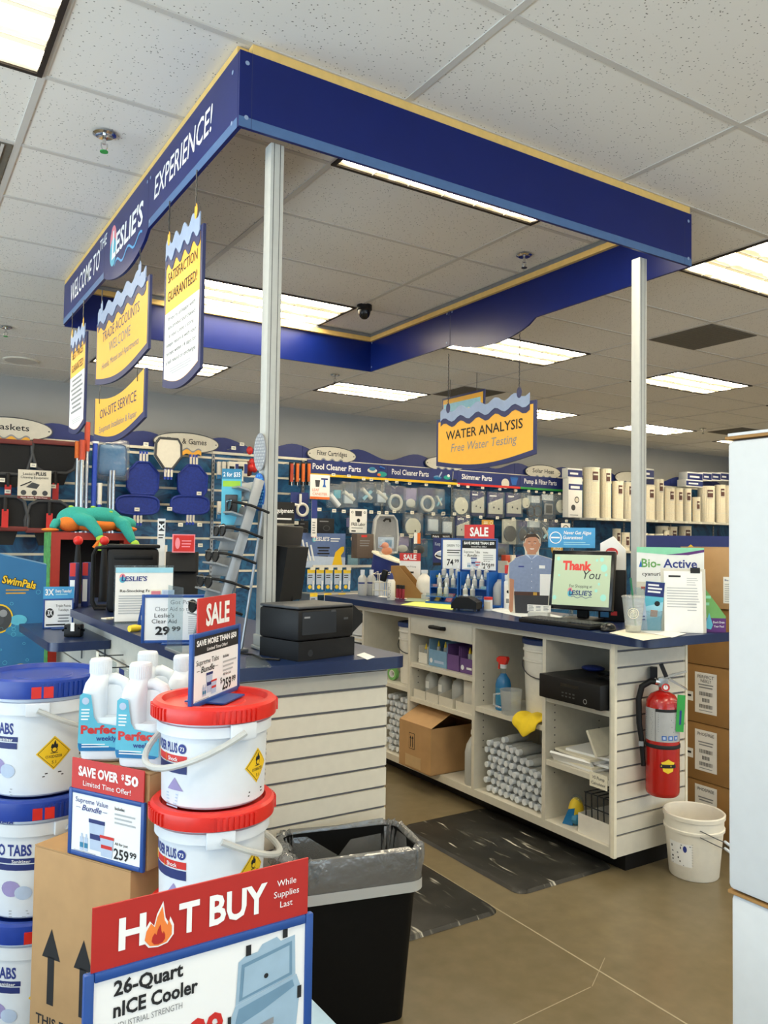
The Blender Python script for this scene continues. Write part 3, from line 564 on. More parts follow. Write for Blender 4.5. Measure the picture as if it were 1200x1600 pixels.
# cartons and bottles
def carton(name, label, loc, rz, w, d, h, mat='carton', tape=True, draw=None, group=None):
    t = thing(name, label, 'box', loc, rz, group); m = MB(); m.box(-w/2,w/2,0,d,.0008,h-.003,mat,.004); obj('box_body', m, t)
    l = MB(); g = .0015; l.box(-w/2+.001,w/2-.001,.001,d/2-g,h-.003,h,mat); l.box(-w/2+.001,w/2-.001,d/2+g,d-.001,h-.003,h,mat); obj('flap', l, t)
    if draw: q = MB(); draw(q); obj('printing', q, t)
    return t
def d_up(m):
    for x in (-.095, .02):
        m.flat([(x-.012,.21),(x+.012,.21),(x+.012,.33),(x-.012,.33)], -.0006, 'ink'); m.flat([(x-.033,.325),(x+.033,.325),(x,.40)], -.0006, 'ink')
    m.text('THIS END UP', -.04, .155, .024, 'ink', w=.21, y=-.0006, bold=.02)
cn = Vector((-.868,-.497,0)); cu = Vector((.497,-.868,0))
cc = Vector((.364,2.255,0)) + cu*.175
carton('tall_carton', 'tall brown carton with up arrows under the small box', cc, -60, .34, .33, .598, draw=d_up)
sc_ = Vector((.354,2.25,0)) + cu*.255 - cn*.025
carton('small_carton', 'small brown box on the tall carton, carrying four bottles', sc_ + Vector((0,0,.599)), -60, .262, .27, .232)
def frame_sign(label, loc, rz, w, h, draw, topper=None, th=.06, tdraw=None, tmat='red_sign', fr=.011, foot=True, cat='sign', tilt=0, group=None, fmat='frame_blue', tw=None, paper='print_white'):
    t = thing('price_sign', label, cat, loc, rz, group, rx=tilt); f = MB()
    f.box(-w/2,-w/2+fr,-.005,.005,.0,h,fmat,.002); f.box(w/2-fr,w/2,-.005,.005,.0,h,fmat,.002); f.box(-w/2+fr,w/2-fr,-.005,.005,0,fr,fmat,.002); f.box(-w/2+fr,w/2-fr,-.005,.005,h-fr,h,fmat,.002); obj('frame', f, t)
    c = MB(); c.box(-w/2+fr*.8,w/2-fr*.8,-.002,.003,fr*.8,h-fr*.8,paper); c.T = at((0,-.0022,0)); draw(c, w, h); obj('printed_card', c, t)
    if topper:
        q = MB(); W = tw or w*.97; q.box(-W/2,W/2,-.0015,.0015,h,h+th,tmat); q.T = at((0,-.0018,0)); tdraw(q, W, h, th); obj('topper', q, t)
    if foot: b = MB(); b.box(-w*.22,w*.22,-.05,.05,.0005,.004,fmat); obj('foot', b, t)
    return t
def t_sale(q, W, h, th): q.text('SALE', 0, h+th*.18, th*.62, 'print_white', w=W*.62, bold=.035)
def t_over(q, W, h, th): q.text('SAVE OVER', -W*.12, h+th*.46, th*.30, 'print_white', w=W*.56, bold=.04); q.text('$', W*.22, h+th*.60, th*.16, 'print_white', bold=.03); q.text('50', W*.34, h+th*.46, th*.30, 'print_white', w=W*.18, bold=.04); q.text('Limited Time Offer!', 0, h+th*.14, th*.17, 'print_white', w=W*.66, bold=0)
def d_pails(c, x, z, s):
    c.flat([(x,z),(x+.05*s,z),(x+.055*s,z+.075*s),(x-.005*s,z+.075*s)], -.0004, 'lblue'); c.rect(x-.007*s,x+.057*s,z+.075*s,z+.086*s,-.0006,'navy_print'); c.rect(x,x+.05*s,z+.030*s,z+.045*s,-.0008,'navy_print')
    c.flat([(x+.045*s,z-.01*s),(x+.088*s,z-.01*s),(x+.092*s,z+.04*s),(x+.041*s,z+.04*s)], -.0010, 'lblue'); c.rect(x+.039*s,x+.094*s,z+.04*s,z+.048*s,-.0012,'red'); c.rect(x+.045*s,x+.088*s,z+.012*s,z+.022*s,-.0012,'red')
    for q in (-.04, -.022): c.rect(x+q*s,x+(q+.014)*s,z-.008*s,z+.03*s,-.0008,'lblue'); c.rect(x+(q+.004)*s,x+(q+.010)*s,z+.03*s,z+.04*s,-.0008,'lblue'); c.rect(x+q*s,x+(q+.014)*s,z,z+.014*s,-.001,'teal_print')
def d_bundle(nm, head):
    def f(c, w, h):
        z = h*.93
        if head: c.rect(-w*.455, w*.455, h*.70, h*.94, -.0004, 'ink'); c.text('SAVE MORE THAN $50', 0, h*.82, h*.075, 'print_white', w=w*.82, y=-.0008, bold=.04); c.text('Limited Time Offer!', 0, h*.73, h*.045, 'print_white', w=w*.42, y=-.0008); z = h*.68
        c.text(nm, -w*.19, z-h*.125, h*.075, 'ink_blue' if not head else 'ink', w=w*.44, bold=0); c.text('Bundle', -w*.19, z-h*.235, h*.085, 'ink_blue' if not head else 'ink', w=w*.26, bold=.01, shear=.35)
        for s in (-1, 1): c.rect(-w*.19+s*w*.18-w*.03, -w*.19+s*w*.18+w*.03, z-h*.205, z-h*.198, -.0008, 'ink_blue' if not head else 'ink')
        c.text('Includes:', w*.12, z-h*.12, h*.045, 'ink', w=w*.13, al='l', bold=.02); c.lines(w*.12, w*.42, z-h*.17, 3, h*.062, 'ink_lgrey')
        c.text('All for just', w*.13, h*.30, h*.04, 'ink', w=w*.17, al='l'); c.text('$', w*.075, h*.20, h*.085, 'ink', al='l', bold=.0); c.text('259', w*.12, h*.10, h*.15, 'ink', w=w*.19, al='l', bold=.02); c.text('99', w*.325, h*.165, h*.085, 'ink', w=w*.085, al='l', bold=.02)
        d_pails(c, -w*.20, h*.14, h/.19*(.62 if head else 1)); c.lines(-w*.42, -w*.05, h*.085, 1, .01, 'ink_lgrey', h=.002)
    return f
p = sc_ + cn*.0085 + cu*.0 + Vector((0,0,.6))
frame_sign('red topped sign leaning on the small carton, save over fifty dollars', p, -60, .256, .165, d_bundle('Supreme Value', False), True, .075, t_over, tw=.245, foot=False)
# bottles
def jug_bottle(label, loc, rz):
    t = thing('cleaner_bottle', label, 'bottle', loc, rz, 'white cleaner bottles'); m = MB(); H = .212
    def loft(secs, mat='hdpe', n=24):
        vs = []; fs = []
        for cx, hw, hd, z in secs:
            for k in range(n):
                a = 2*PI*k/n; c, s = math.cos(a), math.sin(a); e = .55
                vs.append((cx+hw*math.copysign(abs(c)**e, c), hd*math.copysign(abs(s)**e, s), z))
        for i in range(len(secs)-1):
            for k in range(n): fs.append((i*n+k, i*n+(k+1)%n, (i+1)*n+(k+1)%n, (i+1)*n+k))
        fs.append(list(range(n-1,-1,-1))); fs.append([(len(secs)-1)*n+k for k in range(n)]); m.add(vs, fs, mat)
    loft([(0,.052,.042,.001),(0,.060,.05,.008),(0,.062,.052,.02),(0,.061,.052,.085),(0,.057,.050,.10),(0,.045,.046,.112)])
    loft([(-.030,.030,.046,.09),(-.030,.0305,.048,.14),(-.029,.030,.046,.175),(-.026,.028,.042,.195),(-.022,.024,.028,.208),(-.022,.0225,.0225,.216)])
    m.box(-.01,.045,-.012,.012,.095,.19,'hdpe',.006)
    obj('bottle_body', m, t)
    h = MB(); h.tube([(-.012,0,.198),(.015,0,.203),(.038,0,.192),(.050,0,.165),(.053,0,.13),(.052,0,.10),(.046,0,.08)], [.014,.015,.015,.0145,.0145,.015,.014], 'hdpe', 12); obj('grip_handle', h, t)
    c = MB(); c.lathe([(.026,.214),(.0265,.25),(.0245,.254),(.0,.255)], 'hdpe', 32, -.022)
    for k in range(32): a = 2*PI*k/32; c.box(-.022+.0265*math.cos(a)-.0009, -.022+.0265*math.cos(a)+.0009, .0265*math.sin(a)-.0009, .0265*math.sin(a)+.0009, .217, .248, 'hdpe')
    obj('cap', c, t)
    l = MB(); y = -.0535; l.flat([(-.056,.030),(.040,.030),(.050,.036),(.050,.082),(.040,.092),(-.012,.10),(-.022,.115),(-.03,.17),(-.05,.175),(-.058,.168),(-.06,.04)], y, 'aqua'); l.flat([(-.056,.030),(.040,.030),(.048,.036),(-.06,.05)], y-.0004, 'windex')
    l.text('Perfect', -.004, .074, .020, 'red', w=.098, y=y-.0008, bold=.04); l.text('weekly', .010, .056, .012, 'ink_blue', w=.05, y=y-.0008, bold=.02); l.lines(-.05,.03,.048,2,.006,'print_white',y=y-.0008); l.disc(-.043,.155,.009,y-.0008,'lblue',12); l.lines(-.053,-.03,.135,4,.008,'print_white',y=y-.0008)
    obj('label', l, t, 'blue printed label'); return t
bz = .599+.232+.001
for (a, b_, lab, r) in ((-.069,.054,'front left on the small carton',-14), (.069,.054,'front right on the small carton, beside the red lids',-22), (-.060,.212,'back left on the small carton',-10), (.069,.212,'back right on the small carton',-12)):
    q = sc_ + cu*a - cn*b_; jug_bottle('white handled pool cleaner bottle, '+lab, (q.x, q.y, bz), facing(q, r))
p = Vector((RC[0], RC[1], RZ+RP*4-.0085))
frame_sign('blue framed sale sign standing on the top red lid', p, 44, .262, .166, d_bundle('Supreme Tabs', True), True, .078, t_sale, tw=.205)
# hot buy sign on a cooler
def t_hot(q, W, h, th):
    q.text('H', -W*.335, h+th*.26, th*.48, 'print_white', al='c', bold=.03); flame(q, -W*.225, h+th*.14, th*.72, -.0009, 'print_white'); flame(q, -W*.225, h+th*.165, th*.62, -.0014, 'flame', 'hotred'); q.text('T BUY', W*.075, h+th*.26, th*.48, 'print_white', w=W*.42, bold=.03)
    for i, s in enumerate(('While','Supplies','Last')): q.text(s, W*.385, h+th*(.62-.19*i), th*.11, 'print_white', bold=0)
def d_cool(c, w, h):
    c.text('26-Quart', -w*.385, h*.878, h*.062, 'ink', w=w*.28, al='l', bold=.03); c.text('nICE Cooler', -w*.385, h*.785, h*.062, 'ink', w=w*.345, al='l', bold=.03); c.text('INDUSTRIAL STRENGTH', -w*.385, h*.732, h*.027, 'ink_grey', w=w*.28, al='l', bold=0)
    c.text('99', w*.0, h*.53, h*.13, 'red', w=w*.15, bold=.03); c.text('Only', -w*.27, h*.62, h*.06, 'red', w=w*.10, bold=.02)
    x = w*.26; y = -.0006
    c.flat([(x-w*.13,h*.66),(x-w*.12,h*.86),(x-w*.09,h*.88),(x-w*.03,h*.885),(x-w*.01,h*.915),(x+w*.06,h*.93),(x+w*.08,h*.905),(x+w*.15,h*.915),(x+w*.155,h*.72)], y, 'cooler'); c.flat([(x-w*.115,h*.675),(x-w*.105,h*.845),(x+w*.135,h*.89),(x+w*.138,h*.725)], y-.0004, 'cooler_d'); c.flat([(x-w*.10,h*.69),(x-w*.092,h*.83),(x+w*.122,h*.872),(x+w*.124,h*.738)], y-.0008, 'cooler'); c.disc(x+w*.01,h*.76,h*.012,y-.0012,'ink',12)
    c.flat([(x-w*.17,h*.55),(x-w*.13,h*.66),(x+w*.16,h*.72),(x+w*.18,h*.66),(x+w*.155,h*.38),(x-w*.02,h*.30),(x-w*.15,h*.34)], y-.0002, 'cooler'); c.flat([(x-w*.135,h*.555),(x-w*.115,h*.64),(x+w*.14,h*.70),(x+w*.15,h*.665),(x+w*.0,h*.60)], y-.0006, 'cooler_d'); c.flat([(x-w*.05,h*.50),(x+w*.05,h*.52),(x+w*.05,h*.55),(x-w*.05,h*.53)], y-.001, 'grey_pl'); c.rect(x-w*.02,x+w*.05,h*.40,h*.47,y-.001,'ink'); c.rect(x-w*.012,x+w*.042,h*.415,h*.455,y-.0014,'red')
    for a in (-.075, .10): c.rect(x+w*a-.004, x+w*a+.004, h*.895+a*.2*h, h*.945+a*.2*h, y-.0008, 'ink')
    c.rect(x-w*.165,x-w*.15,h*.56,h*.62,y-.001,'ink'); c.rect(x+w*.165,x+w*.185,h*.60,h*.66,y-.001,'ink')
hp = Vector((.408, 1.09, .834-.30))
frame_sign('large red hot buy sign with a cooler picture, nearest the camera', hp, 1.2, .335, .30, d_cool, True, .083, t_hot, tmat='hotred', fr=.013, tw=.317)
t = thing('cooler', 'pale blue cooler under the hot buy sign', 'cooler', (.47, 1.20, 0), 1.2); m = MB(); m.box(-.25,.25,-.17,.19,.001,.44,'cooler',.02); obj('tub', m, t); m = MB(); m.box(-.262,.262,-.182,.202,.445,.533,'cooler',.02); obj('lid', m, t); m = MB(); m.box(-.2,-.15,-.195,-.183,.40,.47,'black'); m.box(.15,.2,-.195,-.183,.40,.47,'black'); obj('latch', m, t)
# waste bin with a clear liner
t = thing('waste_bin', 'black plastic waste bin with a clear liner in front of the cash counter', 'bin', (1.215, 2.082, 0), -13); m = MB()
def rr(hw, hd, r, n=6): return rounded(-hw, hw, -hd, hd, (r,)*4, n)
def wall(m, a, za, b_, zb, mat):
    n = len(a); m.add([(x,y,za) for x,y in a]+[(x,y,zb) for x,y in b_], [(i,(i+1)%n,n+(i+1)%n,n+i) for i in range(n)], mat)
B0 = rr(.155,.085,.03); B1 = rr(.188,.118,.04); B2 = rr(.198,.128,.045); I0 = rr(.148,.078,.03); I1 = rr(.182,.112,.04)
m.add([(x,y,.001) for x,y in B0], [list(range(len(B0)-1,-1,-1))], 'trash'); wall(m,B0,.001,B1,.47,'trash'); wall(m,B1,.47,B2,.472,'trash'); wall(m,B2,.472,B2,.496,'trash'); wall(m,B2,.496,I1,.497,'trash'); wall(m,I1,.497,I0,.01,'trash'); m.add([(x,y,.01) for x,y in I0], [list(range(len(I0)))], 'trash'); obj('bin_body', m, t)
m = MB(); q = random.Random(5)
def rw(hw, hd, r): return [p for i, p0 in enumerate(rr(hw, hd, r, 10)) for p in (p0, tuple((Vector(p0)+Vector(rr(hw, hd, r, 10)[(i+1) % 44]))/2))]
Ls = [(rw(.150,.082,.03),.10),(rw(.160,.092,.03),.25),(rw(.172,.102,.035),.40),(rw(.182,.112,.04),.490),(rw(.190,.120,.045),.508),(rw(.203,.133,.05),.506),(rw(.205,.135,.05),.47),(rw(.200,.130,.05),.43),(rw(.197,.127,.05),.385)]
js = [[(x*(1+q.uniform(-1,1)*(.018 if 2 < li < 7 else .03 if li <= 2 else .006)), y*(1+q.uniform(-1,1)*(.03 if 2 < li < 7 else .05 if li <= 2 else .008)), z+q.uniform(-.007,.007)) for x, y in P] for li, (P, z) in enumerate(Ls)]; n = len(js[0])
m.add([p for P in js for p in P], [(i*n+k, i*n+(k+1)%n, (i+1)*n+(k+1)%n, (i+1)*n+k) for i in range(len(js)-1) for k in range(n)], 'liner')
for k in range(9): m.ball(-.205+q.uniform(-.02,.02), -.05+q.uniform(-.05,.07), .47+q.uniform(-.03,.03), .028, .03, .026, 'liner', 8, 5)
obj('bin_liner', m, t, 'crumpled clear plastic liner'); m = MB(); a_ = rr(.201,.131,.05); wall(m, a_, .385, a_, .415, 'milky'); obj('liner_band', m, t)
# white cartons at the right edge
t = thing('white_carton', 'tall white carton at the right edge, lower of two', 'box', (1.5+.3, .62, 0), 0, 'white cartons'); m = MB(); m.box(-.293,.30,-.39,.397,.001,.685,M('white_carton','cdd0d2',.5,noise=.02),.012); obj('box_body', m, t); m = MB(); m.box(-.297,.30,-.394,.399,.686,.692,'carton_dark'); obj('flap_edge', m, t, 'bare brown cardboard edge')
t = thing('white_carton', 'large white carton at the right edge, stacked on another', 'box', (1.5+.3, .62, .693), 0, 'white cartons'); m = MB(); m.box(-.30,.30,-.39,.399,.001,.93,'white_carton',.012); obj('box_body', m, t); m = MB(); m.box(-.302,.30,-.39,.401,.931,.937,'carton_dark'); obj('flap_edge', m, t, 'bare brown cardboard edge'); m = MB(); m.box(-.298,.30,-.39,.397,.938,.944,'white_carton'); obj('flap', m, t)

# ================================================================ FRONT CASH COUNTER TOP
TZ = 1.0205
def P(px, py, z=TZ): return onz(px, py, z)
t = thing('label_printer', 'black desktop receipt printer at the counter corner', 'printer', (1.205, 2.385, TZ), 13); t.scale = (.80, .80, .80); m = MB()
m.prism([(-.15,0),(.15,0),(.15,.075),(-.15,.075)], -.15, .10, 'black'); obj('base_unit', m, t)
m = MB(); m.box(-.15,.15,-.145,.11,.0755,.20,'black',.012); obj('body', m, t); m = MB(); m.box(-.148,.148,-.143,.11,.201,.213,'dgrey',.006); obj('top_cover', m, t)
m = MB(); m.prism([(.152,.085),(.215,.13),(.215,.165),(.16,.205),(.152,.205)], -.13, .10, 'black'); obj('output_hood', m, t); m = MB(); m.flat([(-.13,.10),(.05,.10),(.05,.19),(-.13,.19)], -.1462, 'black_gloss'); m.rect(-.12,-.09,.165,.172,-.1466,'ink_grey'); m.box(.02,.045,-.1475,-.146,.185,.193,'dgrey'); m.box(.09,.115,-.1475,-.146,.15,.158,'dgrey'); obj('front_panel', m, t)
m = MB(); m.disc(-.09,.028,.014,-.1506,'black_gloss',14); obj('power_button', m, t)
t = thing('register_screen', 'black point of sale screen seen from behind, beside the printer', 'monitor', (1.335, 2.83, TZ), -20); m = MB(); m.box(-.09,.09,-.09,.09,.0005,.02,'black',.004); obj('base', m, t); m = MB(); m.prism([(-.05,.02),(.05,.02),(.035,.17),(-.035,.17)], -.02,.02,'black'); obj('neck', m, t)
m = MB(); m.T = at((0,0,.27), 62, 8); m.box(-.16,.16,.0,.022,-.15,.165,'black',.006); obj('display', m, t); m = MB(); m.T = at((0,0,.27), 62, 8); m.prism([(-.12,-.12),(.10,-.12),(.10,.09),(-.12,.09)], -.055,-.0005,'black'); obj('rear_housing', m, t)
def paper(name, label, cat, corners, mat='paper', z=TZ, t=.0015, draw=None):
    m = MB(); c = sum((Vector(p) for p in corners), Vector())/len(corners); m.slab([(p[0]-c.x, p[1]-c.y) for p in corners], .0003, t, mat); return single(name, m, label, cat, (c.x, c.y, z))
paper('price_card', 'small white card lying right of the black printer', 'card', [P(557,1024), P(574,1031), P(586,1027), P(569,1020)])
paper('clear_tray', 'clear plastic tray lying left of the printer foot', 'tray', [P(384,1030), P(384,1044), P(424,1043), P(405,1026)], 'acrylic', t=.006)
for i, pts in enumerate(([(1.40,2.62),(1.46,2.55),(1.44,2.48),(1.38,2.46)], [(1.0,2.5),(1.04,2.42),(1.03,2.33),(1.07,2.28)])):
    m = MB(); m.tube([(x,y,TZ+.004) for x,y in pts], .0035, 'black', 6); single('power_cable', m, ('black cable looped right of the printer','black cable trailing left of the printer')[i], 'cable')
# mesh samples hanging on the post
for i, (px, py, mat, mat2, lab) in enumerate(((406,707,'grey_pl','ink_lgrey','grey oval solar cover sample hanging on the near post, upper one'), (404,769,'royal','sky_print','blue oval solar cover sample hanging on the near post, lower one'))):
    c = onx(px, py, 1.112); t = thing('cover_sample', lab, 'sample', (1.108, c.y-.012, c.z), -68); m = MB(); m.prism([(.028*math.cos(2*PI*k/24), .066*math.sin(2*PI*k/24)) for k in range(24)], -.003, .003, mat); obj('oval_sheet', m, t); m = MB()
    for a in range(-5, 6):
        for b_ in range(-3, 4):
            x, z = .008*b_+(.004 if a % 2 else 0), .011*a
            if (x/.025)**2+(z/.06)**2 < 1: m.ball(x,-.0035,z,.0032,.002,.0042,mat2,6,4)
    obj('bubbles', m, t)
# sunglasses rack
rp = Vector((.915, 2.60, TZ)); t = thing('sunglasses_rack', 'slanted grey countertop rack of sunglasses beside the near post', 'rack', rp, -90); LEAN = 16
obj('base_bar', B(-.085,.085,-.085,.15,.0005,.010,'grey_metal',.002), t)
for s in (-.078, .066): m = MB(); m.T = at((0,0,.0145), 0, -LEAN); m.box(s,s+.012,0,.035,0,.60,'grey_metal',.002); obj('upright', m, t)
m = MB(); m.T = at((0,0,.0145), 0, -LEAN)
for k in range(6): m.box(-.066,.066,.0,.006,.07+.09*k,.135+.09*k,'grey_metal'); m.prism([(-.066,.10+.09*k),(.066,.10+.09*k),(.066,.106+.09*k),(-.066,.106+.09*k)], -.045, .0, 'grey_metal')
obj('step_bracket', m, t); m = MB(); m.tube([(-.07,.13,.010),(-.07,.20,.50)], .005, 'grey_metal', 6); m.tube([(.07,.13,.010),(.07,.20,.50)], .005, 'grey_metal', 6); obj('rear_brace', m, t)
m = MB(); m.box(-.075,.075,-.080,-.077,.010,.22,'acrylic'); obj('clear_guard', m, t, 'clear plastic front sheet')
def glasses():
    t = thing('sunglasses', 'x', 'sunglasses'); m = MB()
    for s in (-1, 1): m.prism([(s*.033+.026*math.cos(2*PI*k/16), .019*math.sin(2*PI*k/16)) for k in range(16)], -.001, .001, 'black_gloss')
    obj('lens', m, t); m = MB()
    for s in (-1, 1): m.tube([(s*.033+.027*math.cos(2*PI*k/16), 0, .020*math.sin(2*PI*k/16)) for k in range(17)], .0032, 'black', 6)
    m.tube([(-.008,0,.008),(0,-.003,.011),(.008,0,.008)], .0025, 'chrome', 6); m.tube([(-.06,-.004,.014),(.06,-.004,.014)], .002, 'chrome', 6); obj('frame', m, t)
    for s in (-1, 1): m = MB(); m.tube([(s*.061,0,.010),(s*.068,.02,.010),(s*.092,.06,.004),(s*.090,.125,-.012)], .0048, 'black', 6); obj('temple', m, t)
    return t
SG = glasses(); LT = Matrix.Translation(rp) @ Matrix.Rotation(rad(-90),4,'Z') @ Matrix.Translation((0,0,.0145)) @ Matrix.Rotation(rad(-LEAN),4,'X')
for k in range(5):
    o = LT @ Vector((0,-.042,.129+.09*k)); lab = 'black wraparound sunglasses on the rack, '+('lowest pair','second pair from the bottom','middle pair','second pair from the top','topmost pair')[k]
    if k == 0: SG['label'] = lab; SG['group'] = 'sunglasses on the rack'; SG.location = o; SG.rotation_euler = (rad(-6),0,rad(-84))
    else: r = dup(SG, o, -84-3*k, lab, 'sunglasses on the rack')
o = LT @ Vector((.0,-.004,.45)); t = thing('hanging_card', 'teal phone pouch card clipped to the top of the sunglasses rack', 'card', (o.x-.01, o.y, o.z+.0), -25); m = MB(); m.box(-.034,.034,-.002,.002,-.02,.175,'aqua'); m.rect(-.034,.034,.14,.175,-.0024,'teal_print'); m.text('2 for $35', 0,.148,.015,'print_white',w=.058,y=-.003); m.rect(-.03,.03,.113,.133,-.0024,'lime'); obj('card', m, t); m = MB(); m.box(-.021,.021,-.008,-.0025,.015,.085,'dgrey',.003); obj('pouch', m, t); m = MB(); m.box(-.012,.012,.002,.02,-.015,.03,'steel_dark'); obj('clip', m, t)
def d_pollen(c, w, h):
    c.text('Got Pollen?', .02, h*.80, h*.09, 'ink_grey', w=w*.40, bold=0); c.text('Clear Aid to the RESCUE', .02, h*.66, h*.09, 'ink_grey', w=w*.80, bold=0); c.text("Leslie's", -w*.20, h*.53, h*.085, 'ink', w=w*.26, bold=0); c.text('Clear Aid', -w*.20, h*.41, h*.085, 'ink', w=w*.33, bold=0)
    c.text('29', -w*.22, h*.18, h*.16, 'ink', w=w*.19, bold=.04); c.text('99', -w*.04, h*.25, h*.09, 'ink', w=w*.12, bold=.03); c.lines(w*.12, w*.42, h*.55, 9, h*.042, 'ink_lgrey', h=h*.016)
p = Vector((.93, 2.84, TZ)); frame_sign('blue framed pollen price sign on the cash counter, left of the sunglasses', (p.x, p.y, p.z), facing(p, -3), .265, .175, d_pollen)
# black tote standing on the counter
p = Vector((1.06, 4.22, TZ)); t = thing('plastic_tote', 'black ribbed plastic tote standing on end on the cash counter', 'tote', p, -14); m = MB(); m.box(-.06,.19,-.10,.10,.001,.325,'black',.02)
for k in range(6): m.box(-.03,.16,-.106,-.10,.03+.048*k,.055+.048*k,'black',.003)
obj('shell', m, t); m = MB(); m.box(-.065,.195,-.105,.105,.326,.345,'black',.006); obj('rim', m, t); m = MB()
for y in (-.095, .06): m.tube([(-.062,y,.02),(-.115,y,.02),(-.13,y,.05),(-.13,y,.29),(-.115,y,.325),(-.062,y,.33)], .009, 'black', 10)
obj('carry_bar', m, t, 'black tubular side bar')
# red topped rods, striped boxes
for i, (px, dep) in enumerate(((122,4.55),(163,4.7))):
    c = atd(px, 848, dep); t = thing('display_rod', ('red ball topped black rod left of the tote','red ball topped black rod behind the tote')[i], 'rod', (c.x, c.y, TZ), 0, 'ball topped rods'); z = c.z-TZ
    obj('rod', MB().lathe([(.028,.001),(.026,.02),(.022,z*.6),(.012,z-.01)], 'black', 14), t); obj('ball', MB().ball(0,0,z+.012,.027,.027,.027,'lid_red'), t)
for i, px in enumerate((128, 134)):
    c = P(px, 952-i*2); m = MB(); m.box(-.018,.018,-.05,.05,.001,.24,'navy_print',.002); m.rect(-.014,.014,.17,.24,-.0506,'red'); m.rect(-.012,.012,.03,.15,-.0506,'print_white'); single('upright_box', m, ('narrow blue and red box standing left of the tote','second narrow blue and red box, against the tote bars')[i], 'box', (c.x-.02+.045*i, c.y+.12, TZ), -20, 'narrow boxes by the tote')
m = MB(); m.box(-.16,.16,-.02,.02,.0006,.006,'cream')
for k in range(15): m.box(-.15+.02*k,-.149+.02*k,-.02,-.008,.0061,.0066,'ink')
c = P(215, 964); single('ruler', m, 'cream ruler lying in front of the black tote', 'ruler', (c.x-.02, c.y, TZ), 20)
m = MB(); m.tube([(0,0,.012),(.03,.0,.012),(.07,0,.012)], [.013,.016,.006], 'yellow', 10); c = P(204, 988); single('marker_pen', m, 'yellow highlighter pen beside the pollen sign', 'pen', (c.x, c.y+.02, TZ), 20)
# leaflet holder
c = P(252, 950); t = thing('leaflet_stand', 'clear acrylic stand with a shop notice and brochures, behind the pollen sign', 'holder', (1.02, 3.62, TZ), -10); m = MB(); m.box(-.125,.125,-.004,-.001,.004,.245,'paper'); m.T = at((0,-.0046,0)); m.rect(-.125,.125,.222,.245,-.0003,'cyan_l'); leslie(m,-.045,.185,.024,'ink_blue',.11,-.0004); m.text('Re-Stocking Fees', -.03,.135,.012,'ink',w=.15,bold=.01); m.lines(-.11,.06,.12,8,.011,'ink_lgrey'); obj('notice', m, t)
m = MB(); m.box(-.13,.13,-.0005,.003,.0005,.255,'acrylic'); m.box(-.13,.13,-.07,.003,.0003,.003,'acrylic'); obj('acrylic_stand', m, t)
for i, (x, mt) in enumerate(((.045,'pink'),(.1,'lblue'))):
    m = MB(); m.T = at((x,-.03-.012*i,.0035), -8*i, 8); m.box(-.027,.027,-.004,0,0,.145,'cream' if i == 0 else mt,.001); m.rect(-.024,.024,.05,.10,-.0046,'aqua' if i == 0 else 'print_white'); m.rect(-.02,.02,.10,.14,-.0048,mt); o = obj('brochure', m); o.parent = t
m = MB(); m.prism([(-.02,0),(.02,0),(.035,.085),(-.005,.085)], -.012,.0,'frame_blue'); m.rect(-.005,.02,.02,.04,-.0126,'cream'); m.rect(.0,.025,.05,.07,-.0126,'cream'); single('cable_box', m, 'little blue and cream folded card in front of the leaflet stand', 'card', (.985, 3.52, TZ), -10)
# second terminal, card stand behind
c = atd(272, 935, 4.0); t = thing('card_terminal', 'black screen unit leaning behind the leaflet stand', 'monitor', (1.28, 3.83, TZ), -20); m = MB(); m.box(-.10,.10,-.05,.09,.0005,.03,'black',.005); obj('base', m, t); m = MB(); m.T = at((0,.02,.03), 0, -14); m.box(-.10,.06,-.012,.012,0,.29,'black',.005); m.prism([(-.08,.18),(.05,.18),(.04,.27),(-.08,.27)], -.05,-.0125,'black'); obj('screen_back', m, t)
m = MB(); m.box(-.055,.055,-.002,.002,0,.09,'pink'); m.rect(-.05,.05,.005,.085,-.0024,'red'); m.lines(-.01,.045,.06,3,.014,'pink',y=-.003); m.disc(-.03,.045,.012,-.003,'pink',14,.028); single('red_card', m, 'red square notice card standing on top of the screen unit', 'card', (1.27, 3.84, TZ+.31), -10)
c = atd(225, 880, 4.6); t = thing('leaflet_box', 'tall white cardboard leaflet dispenser behind the tote', 'box', (1.33, 4.52, TZ), -25); m = MB(); m.prism([(-.06,0),(.06,0),(.06,.34),(-.06,.27)], -.05,.05,'paper'); obj('dispenser', m, t); m = MB(); m.box(.018,.06,-.052,-.048,.30,.49,'paper'); m.box(.024,.055,-.0526,-.0522,.42,.475,'ink'); m.text('X',.039,.43,.03,'print_white',y=-.0532,bold=.06); m.lines(.024,.055,.40,2,.015,'ink',y=-.0532); obj('header_card', m, t)
# three times points sign
def t_3x(q, W, h, th): q.text('3X', -W*.30, h+th*.30, th*.5, 'print_white', w=W*.28, bold=.03); q.text('Every Tuesday!', W*.15, h+th*.52, th*.24, 'print_white', w=W*.52, bold=.03); q.lines(-W*.1, W*.42, h+th*.4, 1, .01, 'cyan_l', h=th*.1)
def d_3x(c, w, h): c.disc(-w*.28, h*.52, w*.13, -.0004, 'ink', 22, w*.17); c.text('3X', -w*.27, h*.44, h*.18, 'print_white', w=w*.17, y=-.0009, bold=.03); c.text('Triple Points', w*.16, h*.72, h*.085, 'ink', w=w*.50, bold=0); c.text('Tuesdays', w*.16, h*.58, h*.085, 'ink', w=w*.34, bold=0); c.lines(w*-.05, w*.40, h*.46, 3, h*.10, 'ink_grey', al='c'); c.lines(-w*.4, w*.42, h*.15, 1, .01, 'ink', h=h*.05)
